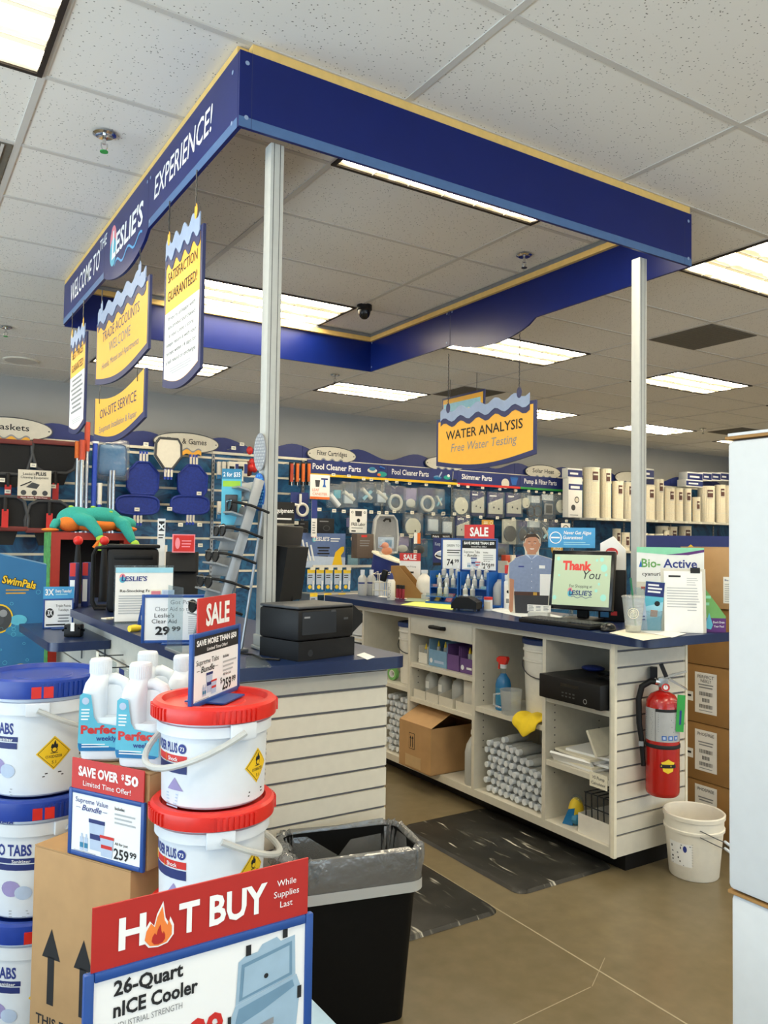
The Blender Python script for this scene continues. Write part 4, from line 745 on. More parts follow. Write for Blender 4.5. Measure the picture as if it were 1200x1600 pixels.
c = onz(84, 982, .921); frame_sign('small triple points Tuesday sign on the navy side shelf', (c.x+.02, c.y, .921), facing(c, 4), .148, .155, d_3x, True, .062, t_3x, tmat='sky_print', fr=.008, tw=.15)
m = MB()
for x, z in ((-.03,.03),(.0,.05),(.03,.03)): m.tube([(x-.02,0,z),(x,-.02,z+.015),(x+.02,0,z)], .006, 'black_gloss', 6)
m.box(-.04,.04,-.02,.03,.0005,.06,'black',.006); m.box(-.005,.012,-.028,-.021,.03,.07,'paper'); c = onz(118, 985, .921); single('hair_clips', m, 'cluster of black goggles clipped together on the side shelf', 'goggles', (.80, 4.02, .921), -30)
# hooks and packets on the left panel
for i, (y, z) in enumerate(((2.75,.83),(2.95,.86),(3.15,.84),(3.38,.86),(3.6,.88))):
    t = thing('peg_hook', 'wire display hook on the left counter panel, %s from the front' % ORD[i], 'hook', (.929, y, z), 0, 'hooks on the left counter panel'); m = MB(); m.tube([(0,0,0),(-.10,0,.002),(-.108,0,.012)], .0028, 'steel_dark', 6); obj('wire', m, t); m = MB(); m.box(-.112,-.108,-.018,.018,-.005,.02,'tag_white'); obj('price_tag', m, t)
for i, y in enumerate((2.95, 3.38, 3.6)):
    t = thing('clear_packet', 'clear packet with a hose fitting on a left panel hook, %s from the front' % ORD[i], 'packet', (.88, y, .845 if i == 0 else .862), -90, 'packets on the left panel'); m = MB(); m.box(-.045,.045,-.012,.012,-.17,-.006,'bag',.006); obj('bag', m, t); m = MB(); m.cyl(0,0,-.14,-.06,.018,'hdpe',12); obj('fitting', m, t); m = MB(); m.box(-.04,.04,-.0135,-.0125,-.03,-.008,'navy_print'); obj('header', m, t)
# floor displays at the far left
t = thing('toy_display', 'tall blue cardboard display of swim toys at the left edge', 'display', (.588, 4.98, 0), -8)
M('display_blue','2a6ea0',.55,noise=.06,scale=6); m = MB(); D_ = .30
m.add([(-.16,0,0),(.24,0,0),(.24,D_,0),(-.16,D_,0),(-.03,0,1.30),(.24,0,1.235),(.24,D_,1.235),(-.03,D_,1.30)], [(3,2,1,0),(4,5,6,7),(0,1,5,4),(1,2,6,5),(2,3,7,6),(3,0,4,7)], 'display_blue'); obj('display_body', m, t)
m = MB(); y = -.003; m.text('SwimPals', .095, 1.115, .042, 'ink', w=.185, y=y+.0006, bold=.09, rot=-.22); m.text('SwimPals', .095, 1.115, .042, 'oxy', w=.18, y=y, bold=.03, rot=-.22); m.lines(.03,.16,1.095,2,.018,'gold',y=y)
for x, z, r in ((.0,.93,.072),(.12,.60,.062)): m.disc(x,z,r,y,'oxy',24,r*1.15); m.disc(x,z,r*.9,y-.001,'dgrey',24,r*1.03); m.disc(x-.01,z-.01,r*.5,y-.002,'steel_dark',12,r*.4); m.disc(x+.02,z+.03,r*.3,y-.002,'grey_pl',12)
m.disc(.11,.86,.075,y-.0005,'teal_print',20,.035); m.disc(.10,.92,.045,y-.0008,'aqua',18,.03)
for i in range(16): m.ring(rnd.uniform(-.03,.2), rnd.uniform(.65,1.08), rnd.uniform(.006,.014), .002, y-.001, 'aqua', 14)
obj('printed_side', m, t); m = MB()
for z in (.55, .82, 1.07): m.T = at((-.03-(1.3-z)*.1,0,z), 0); m.box(-.10,-.003,.02,D_-.02,0,.02,'sky_print'); m.box(-.10,-.006,.02,D_-.02,.021,.19,'cyan_l' if z < 1 else 'lblue',.004); m.flat([(-.09,.06),(-.03,.06),(-.03,.16),(-.09,.16)],.019,'pink'); m.rect(-.1,-.006,.022,.05,.0185,'navy_print')
obj('toy_box', m, t, 'toy boxes on the side shelves')
t = thing('red_display', 'red cardboard display cabinet with a leafy green side, under the plush frog', 'display', (1.255, 5.75, 0), -4); t.scale = (1.10, 1, 1)
M('leafy','4e9a54',.6,noise=.5,scale=30); m = MB(); m.box(-.25,-.245,.0,.42,.0005,1.43,'leafy'); obj('side_panel', m, t, 'green leafy printed side'); m = MB()
m.box(-.244,-.19,0,.02,.0005,1.43,M('dispred','a32a1e',.5)); m.box(.19,.244,0,.02,.0005,1.43,'dispred'); m.box(-.19,.19,0,.02,1.38,1.43,'dispred'); m.box(-.244,.244,.40,.42,.0005,1.43,'dispred'); m.box(.224,.244,.02,.40,.0005,1.43,'dispred'); m.box(-.244,.224,.02,.40,1.41,1.43,'dispred'); m.box(-.19,.224,.02,.40,.9,.92,'dispred'); m.box(-.244,.224,.02,.40,.0005,.9,'dispred'); obj('cabinet', m, t)
m = MB(); m.box(-.243,.223,.38,.399,.925,1.405,'ink'); obj('dark_lining', m, t)
t = thing('paper_cones', 'white tipped red sticks behind the triple points sign', 'sticks', (1.04, 5.02, TZ), 0); m = MB()
for k in range(3): m.tube([(0,0,.03+.02*k),(-.07,-.05,.06+.02*k)], [.008,.016], 'paper' , 8)
m.cyl(0,0,.0005,.09,.02,'red',10); obj('sticks', m, t)
# plush frog
t = thing('plush_frog', 'green plush tree frog sprawled on the red display', 'plush toy', (1.275, 5.865, 1.433), -8); t.scale = (1.12, 1.05, 1.08); m = MB()
m.ball(-.10,0,.085,.115,.10,.083,'frog',22,14); m.ball(.04,.0,.10,.13,.10,.07,'frog',22,14); m.ball(.17,.01,.06,.10,.085,.055,'frog',20,12); m.ball(-.19,-.02,.04,.05,.05,.038,'frog',14,10)
m.tube([(-.10,-.06,.09),(-.03,-.14,.07),(.02,-.17,.0),(.03,-.18,-.03)], [.045,.042,.032,.026], 'frog', 12); m.tube([(.16,-.05,.07),(.18,-.14,.05),(.21,-.17,-.02),(.23,-.18,-.06)], [.04,.04,.03,.024], 'frog', 12); m.tube([(-.17,-.02,.05),(-.22,-.08,.06),(-.24,-.10,.02)], [.03,.03,.022], 'frog', 10)
b_ = obj('body', m, t); rm = b_.modifiers.new('remesh', 'REMESH'); rm.mode = 'VOXEL'; rm.voxel_size = .009; rm.use_smooth_shade = True; sm = b_.modifiers.new('smooth', 'SMOOTH'); sm.iterations = 6
m = MB(); m.ball(-.135,-.052,.055,.075,.06,.052,'frog_orange',16,10); m.ball(.02,-.05,.045,.14,.06,.042,'frog_orange',16,10); m.ball(.2,-.03,.025,.07,.06,.02,'frog_orange',14,8); m.ball(-.25,-.10,.012,.05,.03,.012,'frog_orange',12,8); obj('belly', m, t, 'orange belly')
for (x, y_, z) in ((.035,-.185,-.04), (.24,-.185,-.07)):
    m = MB(); m.ball(x,y_,z,.026,.022,.026,'frog_lime',12,8)
    for k, (dx, dz, L) in enumerate(((-.035,-.06,1),(-.008,-.075,1),(.025,-.062,1),(.05,-.025,.9))): m.tube([(x,y_-.005,z-.005),(x+dx*.6*L,y_-.016,z+dz*.6*L),(x+dx*L,y_-.014,z+dz*L)], [.013,.012,.015], 'frog_orange' if (k == 0 and x < .1) else 'frog_lime', 8)
    obj('foot', m, t, 'lime green foot')
m = MB()
for x, y_, z in ((-.13,.0,.165),(.10,-.06,.135),(.16,-.05,.10),(.0,-.02,.166)): m.ball(x,y_,z,.016,.014,.009,'frog_lime',10,6)
obj('spot', m, t)
# ================================================================ LONG COUNTER: INSIDE THE CABINETS
def lidded_pail(label, x, y, z, r, H, lidm, group=None, handle=True, rz=0):
    t = thing('storage_bucket', label, 'bucket', (x,y,z), rz, group); b = MB(); b.lathe([(0,.001),(r*.88,.0),(r*.89,.006),(r*.97,H*.70),(r*1.02,H*.71),(r*1.02,H*.735),(r*.98,H*.74),(r*.98,H*.83),(r*1.03,H*.84),(r*1.03,H*.86),(r,H*.87),(r,H*.93)], 'hdpe_warm', 36); obj('pail', b, t)
    l = MB(); l.lathe([(r*1.0,H*.925),(r*1.06,H*.93),(r*1.07,H*.985),(r*1.04,H),(r*.9,H),(r*.88,H*.985),(0,H*.985)], lidm, 36); obj('lid', l, t, 'navy snap lid')
    if handle: h = MB(); h.tube([(-r*1.04*math.cos(PI*i/14), -r*1.04*math.sin(PI*i/14), H*.72-r*.9*math.sin(PI*i/14)*.7) for i in range(15)], .003, 'steel_dark', 6); obj('wire_handle', h, t)
    return t
lidded_pail('white bucket with a navy lid in the cabinet beside the spray bottle', 2.85, 2.92, .544, .128, .385, 'navy_lid', rz=-60)
lidded_pail('small white bucket with a blue lid in the cabinet left of the drawer', 2.835, 4.035, .536, .125, .37, 'navy_lid', rz=-60)
t = thing('spray_bottle', 'spray bottle of blue cleaner with a red trigger head', 'spray bottle', (2.735, 3.135, .544), -75); m = MB(); m.lathe([(0,.001),(.036,.0),(.04,.006),(.040,.13),(.034,.155),(.02,.175),(.014,.185)], 'windex', 24); obj('bottle', m, t)
m = MB(); m.lathe([(.0142,.185),(.014,.215)], 'acrylic', 16); m.cyl(0,0,.212,.232,.017,'hdpe',16); obj('collar', m, t); m = MB(); m.prism([(-.035,.262),(-.035,.246),(-.012,.232),(.018,.232),(.03,.262),(.022,.272),(-.02,.272)], -.012,.012,'lid_red'); m.prism([(-.026,.246),(-.018,.246),(-.024,.205),(-.03,.207)], -.005,.005,'lid_red'); obj('trigger_head', m, t, 'red trigger head'); m = MB(); m.warp = wrapcyl(.04,.04,1); m.rect(-.022,.022,.03,.115,-.0006,'teal_print',6); obj('label', m, t)
t = thing('measuring_jug', 'clear plastic measuring jug lying by the spray bottle', 'jug', (2.70, 3.035, .544), -40); m = MB(); m.lathe([(.0,.0),(.045,.001),(.046,.003),(.055,.12),(.058,.122),(.053,.12),(.044,.004),(0,.004)], 'cup_clear', 24); obj('jug_body', m, t); m = MB(); m.tube([(-.053,0,.10),(-.085,0,.095),(-.085,0,.04),(-.05,0,.03)], .006, 'cup_clear', 8); obj('grip', m, t)
m = MB(); q = random.Random(3); G = [[(2.655-.008*(j == 0)+.04*i-.02, 2.80+.17*j/8, 0) for j in range(9)] for i in range(6)]; vs = []; fs = []
for i in range(7):
    for j in range(11):
        y = 2.79+.165*j/10; x = 2.79-.03*i; z = .548+.018*math.sin(j*1.1+i)*.5+.012
        if i >= 5: x = 2.645-.004*(i-5); z = .546-.055*(i-4)*(1-.5*abs(j-5)/5)+.03
        vs.append((x+q.uniform(-.004,.004), y, z))
for i in range(6):
    for j in range(10): fs.append((i*11+j, i*11+j+1, (i+1)*11+j+1, (i+1)*11+j))
m.add([(v[0]-2.7, v[1]-2.87, v[2]-.545) for v in vs], fs, 'cloth_yellow'); o = single('cleaning_cloth', m, 'yellow cloth draped over the shelf edge under the navy lidded bucket', 'cloth', (2.7, 2.87, .545)); s_ = o.modifiers.new('thick', 'SOLIDIFY'); s_.thickness = .012; s_.offset = 1; ss = o.modifiers.new('sub', 'SUBSURF'); ss.levels = 1; ss.render_levels = 2
# capped bottles lying in heaps
def capped():
    t = thing('sample_bottle', 'x', 'bottle', (0,0,0), 0); m = MB(); m.T = at((0,0,0),0,0,-90); m.lathe([(0,-.14),(.019,-.14),(.0205,-.136),(.0205,-.03),(.016,-.012),(.0125,-.006)], 'milky', 12); obj('bottle_body', m, t)
    m = MB(); m.T = at((0,0,0),0,0,-90); m.lathe([(.0150,-.006),(.0152,.018),(.0135,.020),(0,.020)], 'hdpe', 12); obj('cap', m, t); return t
PB = None; q = random.Random(9)
def heap(y0, ncol, heights, x, z0, group, where, first):
    global PB
    for r in range(max(heights)):
        cnt = 0
        for c in range(ncol):
            if heights[c] <= r: continue
            y = y0+.0435*c+(.0215 if r % 2 else 0); cnt += 1
            lab = 'white capped bottle, %s from left, layer %d from the bottom, heap %s' % (ORD[ncol-1-c], r+1, where)
            loc = (x+q.uniform(-.008,.008), y, z0+.0215+.0385*r)
            if PB is None: PB = capped(); PB['label'] = lab; PB['group'] = group; PB.location = loc; PB.rotation_euler = (0,0,0)
            else: dup(PB, loc, q.uniform(-4,4), lab, group)
heap(2.803, 10, [5,5,6,6,7,7,8,7,7,7], 2.715, .114, 'capped bottles in the heap', 'below the cloth', True)
heap(3.927, 6, [9,9,9,8,9,9], 2.715, .114, 'capped bottles in the left heap', 'beside the carton', False)
# recorder cabinet
t = thing('recorder', 'black video recorder on the upper shelf of the nearest cabinet', 'recorder', (2.78, 2.5565, .686), -90); m = MB(); m.box(-.185,.185,-.17,.17,.006,.112,'black',.004); m.box(-.17,-.14,-.15,-.12,.0003,.007,'black'); m.box(.14,.17,-.15,-.12,.0003,.007,'black'); obj('case', m, t); m = MB(); m.ring(.10,.03,.011,.003,-.1706,'grey_metal',18); m.rect(-.05,.06,.075,.09,-.1706,'black_gloss')
for i in range(4): m.rect(-.04+.022*i,-.028+.022*i,.03,.036,-.1706,'steel_dark'); m.rect(-.04+.022*i,-.028+.022*i,.045,.051,-.1706,'steel_dark')
obj('front_controls', m, t)
m = MB(); m.tube([(.05*math.cos(a*.5)*(1+.1*math.sin(a*1.7)), .06*math.sin(a*.5), .006+.003*(a % 5)) for a in range(32)], .004, 'black', 6); single('coiled_cable', m, 'black cable coiled on top of the recorder', 'cable', (2.77, 2.46, .799))
m = MB(); m.box(-.11,.11,-.015,.015,0,.035,'paper',.004)
for x in (-.09,): m.disc(x,.018,.006,-.0154,'dgrey',10)
single('power_strip', m, 'white power strip on the back wall above the recorder', 'power strip', (3.10, 2.48, .80), -90)
m = MB(); m.tube([(3.11,2.47,.84),(3.10,2.48,.88),(3.108,2.46,.91),(3.10,2.42,.944)], .004, 'cream', 6); single('white_cable', m, 'white cable rising behind the recorder', 'cable')
m = MB(); m.ball(0,0,.014,.05,.06,.014,'navy_print',14,8); single('blue_pouch', m, 'blue pouch behind the cable on the recorder', 'pouch', (2.88, 2.66, .7985))
q = random.Random(4)
t = thing('paper_stack', 'untidy stack of papers on the middle shelf under the recorder', 'papers', (2.86, 2.56, .393), -90)
for i in range(6): m = MB(); m.T = at((q.uniform(-.02,.02), q.uniform(-.03,.02), .0006+.011*i), q.uniform(-10,10)); m.box(-.14,.10,-.15,.14,0,.0105,('paper','cream','print_white')[i % 3]); obj('sheaf', m, t)
m = MB(); m.T = at((.09,-.02,.068), 0, 0, 62); m.box(-.12,.0,-.15,.12,0,.012,'cream'); obj('folded_folder', m, t, 'cream folder bent upright'); m = MB(); m.T = at((-.02,-.165,.025), 5, 40); m.box(-.14,.09,-.012,0,-.02,.03,'print_white'); obj('loose_sheet', m, t)
m = MB(); m.box(-.05,.05,-.001,.001,0,.062,'cream'); m.T = at((0,-.0012,0)); m.text('VS Pump', -.0,.036,.014,'ink',w=.07,bold=0,shear=.1); m.text('Calculator', 0,.012,.013,'ink',w=.08,bold=0,shear=.1); single('shelf_note', m, 'handwritten pump calculator note on the shelf edge', 'note', (2.661, 2.425, .345), -90)
t = thing('white_tray', 'low white tray of brushes in the bottom of the nearest cabinet', 'tray', (2.80, 2.47, .114), -90); m = MB()
for a in ((-.09,.09,-.12,-.117,0,.085),(-.09,.09,.117,.12,0,.085),(-.09,-.087,-.117,.117,0,.085),(.087,.09,-.117,.117,0,.085),(-.087,.087,-.117,.117,0,.004)): m.box(*a,'hdpe_warm')
obj('tray', m, t)
m = MB(); q = random.Random(2)
for i in range(5): m.tube([(-.07+.035*i,-.09,.02),(-.075+.035*i,-.09,.17),(-.07+.035*i,.08,.17),(-.07+.035*i,.08,.02)], .003, 'ink', 6)
for z in (.06,.11,.17): m.tube([(-.08,-.09,z),(.075,-.09,z)], .003, 'ink', 6); m.tube([(-.08,.08,z),(.075,.08,z)], .003, 'ink', 6)
single('wire_basket', m, 'black wire basket standing in the low white tray', 'basket', (2.80, 2.47, .12), -90)
m = MB(); m.ball(0,0,.06,.035,.04,.06,'yellow',10,7); m.ball(.01,-.01,.03,.03,.04,.03,'teal_print',10,6); m.ball(0,.01,.1,.03,.03,.03,'bag',10,6); m.prism([(-.05,0),(.0,0),(.01,.08),(-.02,.07)],-.04,-.03,'windex'); single('snack_bag', m, 'crumpled yellow and blue bag beside the low white tray', 'bag', (2.75, 2.64, .114), -70)
# drawer cabinet contents
def yellow_caps(t, xs, z, y=0): 
    for i, x in enumerate(xs): m = MB(); m.lathe([(.012,z-.04),(.012,z),(.006,z+.004)], 'milky', 10, x, y); m.lathe([(.0075,z+.003),(.008,z+.012),(.002,z+.035),(0,z+.036)], 'yellow', 10, x, y); obj('dropper_bottle', m, t)
def sbox(label, y, w, h, mat, extra, x=2.70, z=.691, d=.16, rz=-90, group=None, cat='box', name='reagent_box'):
    t = thing(name, label, cat, (x, y, z), rz, group); m = MB(); th = .003
    m.box(-w/2,w/2,0,th,.0006,h*.62,mat); m.box(-w/2,w/2,d-th,d,.0006,h,mat); m.box(-w/2,-w/2+th,th,d-th,.0006,h,mat); m.box(w/2-th,w/2,th,d-th,.0006,h,mat); m.box(-w/2+th,w/2-th,th,d-th,.0006,.004,mat); obj('open_box', m, t)
    if extra: extra(t)
    return t
sbox('small white tray of yellow capped dropper bottles, left end of the shelf', 3.805, .085, .10, 'hdpe_warm', lambda t: yellow_caps(t, (-.02,.02), .075, .04))
def exb(t):
    yellow_caps(t, (-.055,0.01,.05), .105, .05); m = MB(); m.disc(-.06,.03,.014,-.0006,'print_white',14); m.rect(-.03,.06,.02,.035,-.0006,'lblue'); obj('print', m, t)
sbox('pale blue open box of yellow capped bottles on the cabinet shelf', 3.66, .17, .15, M('boxblue','7fa8c8',.6), exb)
def exp_(t):
    yellow_caps(t, (-.03,.0,.03), .10, .04); m = MB(); m.disc(-.045,.03,.014,-.0006,'print_white',14); m.lines(-.01,.05,.035,1,.02,'print_white',h=.012,y=-.0006); obj('print', m, t)
M('boxpurple','6a4a86',.6)
sbox('purple open box on the cabinet shelf, left one of two', 3.515, .105, .14, 'boxpurple', None); sbox('purple open box with yellow capped bottles, right one of two', 3.385, .13, .13, 'boxpurple', exp_)
m = MB(); m.prism([(-.2,0),(.2,0),(.17,.05),(.02,.07),(-.1,.05),(-.18,.04)], 0, .12, 'carton_dark'); single('torn_carton', m, 'flattened brown carton lying behind the reagent boxes', 'box', (2.90, 3.6, .691), -90)
def lab_bottle(label, x, y, z, lab=True):
    t = thing('clear_bottle', label, 'bottle', (x,y,z), -90, 'translucent bottles on the shelf'); m = MB(); m.lathe([(0,.001),(.040,.0),(.042,.006),(.042,.105),(.034,.128),(.018,.14),(.016,.155)], 'milky', 20); obj('bottle_body', m, t); m = MB(); m.lathe([(.0165,.155),(.019,.157),(.019,.185),(.0,.186)], 'hdpe_warm', 16); obj('cap', m, t)
    if lab: m = MB(); m.warp = wrapcyl(.042,.042,1); m.rect(-.018,.018,.055,.095,-.0008,'paper',5); obj('label', m, t)
def d_tray(y, w, lab):
    t = thing('card_tray', lab, 'tray', (2.675, y, .4905), -90, 'white card trays'); m = MB(); m.add([(-w/2,0,.0005),(w/2,0,.0005),(w/2,.25,.0005),(-w/2,.25,.0005),(-w/2,0,.05),(w/2,0,.05),(w/2,.25,.12),(-w/2,.25,.12)], [(3,2,1,0),(0,1,5,4),(2,3,7,6),(1,2,6,5),(3,0,4,7)], 'cab_in'); obj('tray', m, t)
for i, (y, w) in enumerate(((3.80,.115),(3.675,.115),(3.545,.125),(3.38,.15))): d_tray(y, w, 'white card bin on the lower shelf of the drawer cabinet, %s from the left' % ORD[i])
for i, (y, lb) in enumerate(((3.80,True),(3.675,True),(3.545,False))): lab_bottle('translucent bottle in a white bin under the reagent boxes, %s from the left' % ORD[i], 2.77, y, .492, lb)
carton('white_box', 'plain white box in the rightmost white bin', (2.72, 3.38, .4955), -90, .13, .15, .15, 'hdpe_warm')
def d_fold(m):
    m.rect(-.055,.0,.11,.20,-.0006,'ink'); m.rect(-.052,-.003,.113,.197,-.001,'carton')
    for x in (-.038,-.018): m.rect(x-.003,x+.003,.12,.17,-.0014,'ink'); m.flat([(x-.009,.168),(x+.009,.168),(x,.185)],-.0014,'ink')
    m.rect(-.09,.06,.01,.075,-.0008,M('tape','c2a47a',.3))
t = thing('open_carton', 'half open brown carton on the bottom of the drawer cabinet', 'box', (2.59, 3.718, .1145), -89); m = MB(); W, D_, H = .305, .42, .255
for a in ((-W/2,W/2,0,.004,0,H),(-W/2,W/2,D_-.004,D_,0,H),(-W/2,-W/2+.004,.004,D_-.004,0,H),(W/2-.004,W/2,.004,D_-.004,0,H),(-W/2,W/2,0,D_,0,.004)): m.box(*a,'carton')
obj('box_body', m, t); m = MB(); m.T = at((0,.002,H), 0, 26); m.box(-W/2,W/2,0,.16,0,.003,'carton'); obj('front_flap', m, t); m = MB(); m.box(-W/2,W/2,.30,.42,H,H+.003,'carton'); obj('back_flap', m, t); m = MB(); d_fold(m); obj('printing', m, t)
t = thing('clear_jug', 'translucent plastic jug right of the brown carton', 'jug', (2.72, 3.345, .114), -90); m = MB(); m.lathe([(0,.001),(.050,.0),(.054,.008),(.054,.17),(.045,.21),(.024,.245),(.018,.25),(.018,.262)], 'milky', 20, sx=.85); obj('jug_body', m, t); m = MB(); m.cyl(0,0,.262,.285,.02,'hdpe_warm',14); obj('cap', m, t)
t = thing('tape_roll', 'green tape roll on the shelf left of the small blue lidded bucket', 'tape', (2.735, 4.17, .536), -80); m = MB(); m.T = at((0,0,.04),0,90); m.lathe([(.04,-.012),(.04,.012),(.024,.012),(.024,-.012),(.04,-.012)],'green_print',24,caps=False); obj('tape', m, t); m = MB(); m.T = at((0,0,.04),0,90); m.lathe([(.0235,-.012),(.0235,.012),(.02,.012),(.02,-.012),(.0235,-.012)],'paper',24,caps=False); obj('core', m, t)
q = random.Random(6); t = thing('loose_papers', 'loose papers and folders in the farthest cabinet', 'papers', (2.86, 4.62, .701), -90)
for i in range(5): m = MB(); m.T = at((q.uniform(-.02,.02),0,.0006+.012*i), q.uniform(-12,12)); m.box(-.11,.11,-.15,.12,0,.0115,('paper','dgrey','paper','cream','print_white')[i]); obj('sheaf', m, t)
m = MB(); m.T = at((.03,-.12,.065), 10, -35); m.box(-.09,.08,-.003,0,0,.16,'print_white'); obj('leaning_sheet', m, t)

# ================================================================ ON THE LONG COUNTER
p = Vector((3.0, 3.055, TZ)); t = thing('man_standee', 'small cardboard cutout of a smiling man in a blue short sleeved shirt', 'cutout', (2.985, 3.20, TZ), -43); m = MB()
sil = [(-.085,0),(.085,0),(.10,.06),(.135,.05),(.135,.12),(.125,.20),(.13,.275),(.105,.30),(.04,.318),(.038,.34),(.048,.37),(.046,.41),(.03,.43),(-.02,.432),(-.04,.415),(-.045,.37),(-.036,.34),(-.035,.318),(-.09,.30),(-.122,.27),(-.128,.20),(-.122,.12),(-.118,.05),(-.122,.02),(-.105,.0)]
m.prism(sil, -.002, .003, 'cab_in'); obj('cutout_board', m, t); m = MB(); y = -.0026
m.flat([(-.085,.002),(.085,.002),(.092,.11),(-.092,.11)], y, 'trousers'); m.flat([(-.092,.098),(.09,.098),(.09,.118),(-.092,.118)], y-.0005, 'belt'); m.rect(.01,.03,.10,.116,y-.001,'gold')
m.flat([(-.09,.116),(.09,.116),(.10,.20),(.105,.297),(.04,.316),(-.036,.316),(-.09,.298),(-.10,.20)], y-.0003, 'shirt'); m.flat([(-.119,.19),(-.088,.18),(-.085,.296),(-.12,.268)], y-.0006, 'shirt'); m.flat([(.092,.18),(.122,.19),(.127,.27),(.10,.297)], y-.0006, 'shirt')
m.flat([(-.117,.19),(-.092,.19),(-.096,.06),(-.098,.01),(-.112,.004),(-.12,.03),(-.116,.07)], y-.0004, 'skin'); m.flat([(.094,.19),(.12,.19),(.128,.12),(.10,.10)], y-.0004, 'skin')
m.flat([(-.024,.32),(.024,.32),(.024,.345),(-.024,.345)], y-.0004, 'skin'); m.disc(.002,.372,.039,y-.0008,'skin',22,.052); m.flat([(-.040,.378),(-.042,.405),(-.025,.430),(.02,.432),(.042,.41),(.043,.378),(.039,.402),(.022,.415),(-.01,.414),(-.034,.404)], y-.0012, 'hair')
for s in (-1,1): m.disc(.002+s*.015,.380,.0045,y-.0014,'paper',10,.003); m.disc(.002+s*.015,.380,.0025,y-.0017,'ink',8); m.rect(.002+s*.015-.007,.002+s*.015+.007,.388,.3905,y-.0014,'hair'); m.disc(.002+s*.040,.372,.006,y-.0006,'skin',8,.011)
m.flat([(.002,.381),(.007,.365),(-.003,.365)], y-.0013, M('skin_d','a5745a',.6)); m.flat([(-.011,.352),(.015,.352),(.010,.3475),(-.006,.3475)], y-.0014, 'print_white')
m.flat([(-.034,.318),(0,.292),(-.02,.32)], y-.0012, 'lblue'); m.flat([(.036,.318),(0,.292),(.022,.32)], y-.0012, 'lblue'); m.rect(.04,.072,.245,.262,y-.0012,'print_white'); m.rect(-.07,-.04,.25,.257,y-.0012,'ink_blue'); m.rect(.045,.12,.10,.215,y-.0018,'print_white')
for k in range(5): m.disc(.001,.28-.035*k,.0022,y-.0012,'print_white',6)
obj('printed_man', m, t); m = MB(); m.box(-.05,.05,.0035,.07,.0005,.004,'cab_in'); obj('easel_foot', m, t)
# monitor with the thank you screen
t = thing('customer_monitor', 'black flat monitor showing a thank you message', 'monitor', (2.915, 2.775, TZ), -66); t.scale = (.82, 1, .93); m = MB(); m.box(-.11,.11,-.10,.09,.0005,.018,'black',.005); obj('base', m, t); m = MB(); m.box(-.035,.035,.02,.05,.018,.18,'black',.006); obj('stand', m, t)
TM = at((0,-.02,.062), 0, -9); m = MB(); m.T = TM; m.box(-.195,.195,.0,.035,0,.315,'black_gloss',.005); m.box(-.12,.12,.035,.06,.05,.25,'black',.01); obj('bezel', m, t)
m = MB(); m.T = TM; m.rect(-.175,.175,.022,.293,-.0008,'screen'); obj('screen', m, t, 'lit pale green screen'); m = MB(); m.T = TM; y = -.0014
M('scr_red','c23a30',.4,emit=.35,noise=0); M('scr_ink','1c2228',.4,emit=.05,noise=0); M('scr_navy','203a6e',.4,emit=.1,noise=0); M('scr_teal','86bcae',.4,emit=.5,noise=0)
m.text('Thank', -.03,.212,.045,'scr_red',w=.18,y=y,bold=.05); m.text('You', .055,.165,.045,'scr_ink',w=.11,y=y,bold=0,shear=.25); m.text('For Shopping at', .0,.118,.016,'scr_ink',w=.14,y=y,bold=0); obj('greeting_text', m, t); m = MB(); m.T = TM; leslie(m,.0,.078,.028,'scr_navy',.14,y,'scr_navy'); obj('shop_logo', m, t)
for x, z, r in ((-.15,.27,.011),(-.14,.18,.006),(-.16,.06,.012),(.09,.265,.007),(.135,.225,.02),(.12,.27,.012),(.11,.14,.007),(.095,.105,.009),(.14,.07,.018),(.15,.19,.008)): m = MB(); m.T = TM; m.disc(x,z,r,y+.0003,'scr_teal',16); obj('screen_dot', m, t)
def on(px, py): v = P(px, py); return (v.x, v.y, TZ)
c = Vector((2.80, 2.90, TZ)); t = thing('tag_holder', 'white price strip holder below the thank you monitor', 'holder', (2.80, 2.945, TZ), -58); t.scale = (.85, 1, .85); m = MB(); m.box(-.07,.07,-.002,.002,.045,.085,'paper'); m.T = at((0,-.0024,0))
for x in (-.045,0,.045): m.lines(x-.018,x+.016,.078,4,.008,'ink_grey',y=-.0003)
obj('strip', m, t); m = MB(); m.box(-.06,.06,-.03,.03,.0005,.045,'milky',.006); obj('stand', m, t)
t = thing('keyboard', 'black computer keyboard in front of the monitor', 'keyboard', (2.712, 2.69, TZ), -86); m = MB(); m.box(-.215,.215,-.075,.075,.0005,.018,'black',.004); obj('keyboard_base', m, t); m = MB()
for r in range(6):
    for k in range(20 if r != 0 else 14): m.box(-.205+.0205*k,-.188+.0205*k,-.066+.0225*r,-.048+.0225*r,.0185,.025,'dgrey')
obj('keys', m, t)
t = thing('computer_mouse', 'black computer mouse right of the keyboard', 'mouse', (2.725, 2.432, TZ), -70); m = MB(); m.lathe([(.034,.0005),(.036,.006),(.034,.018),(.026,.028),(.012,.034),(0,.035)], 'black_gloss', 24, sx=.85, sy=1.55); obj('shell', m, t); m = MB(); m.tube([(0,-.03,.03),(0,-.045,.024)],.004,'dgrey',8); obj('wheel', m, t)
t = thing('iced_drink_cup', 'clear plastic drink cup with a green straw at the counter corner', 'cup', (2.775, 2.335, TZ), -50); m = MB(); m.lathe([(0,.001),(.031,.0005),(.032,.004),(.047,.148),(.049,.150),(.046,.148),(.031,.006),(0,.006)], 'cup_clear', 28); obj('cup_wall', m, t); m = MB(); m.lathe([(.0,.007),(.0305,.007),(.0325,.03),(0,.03)], M('drink','cfc39a',.2), 24); obj('drink', m, t)
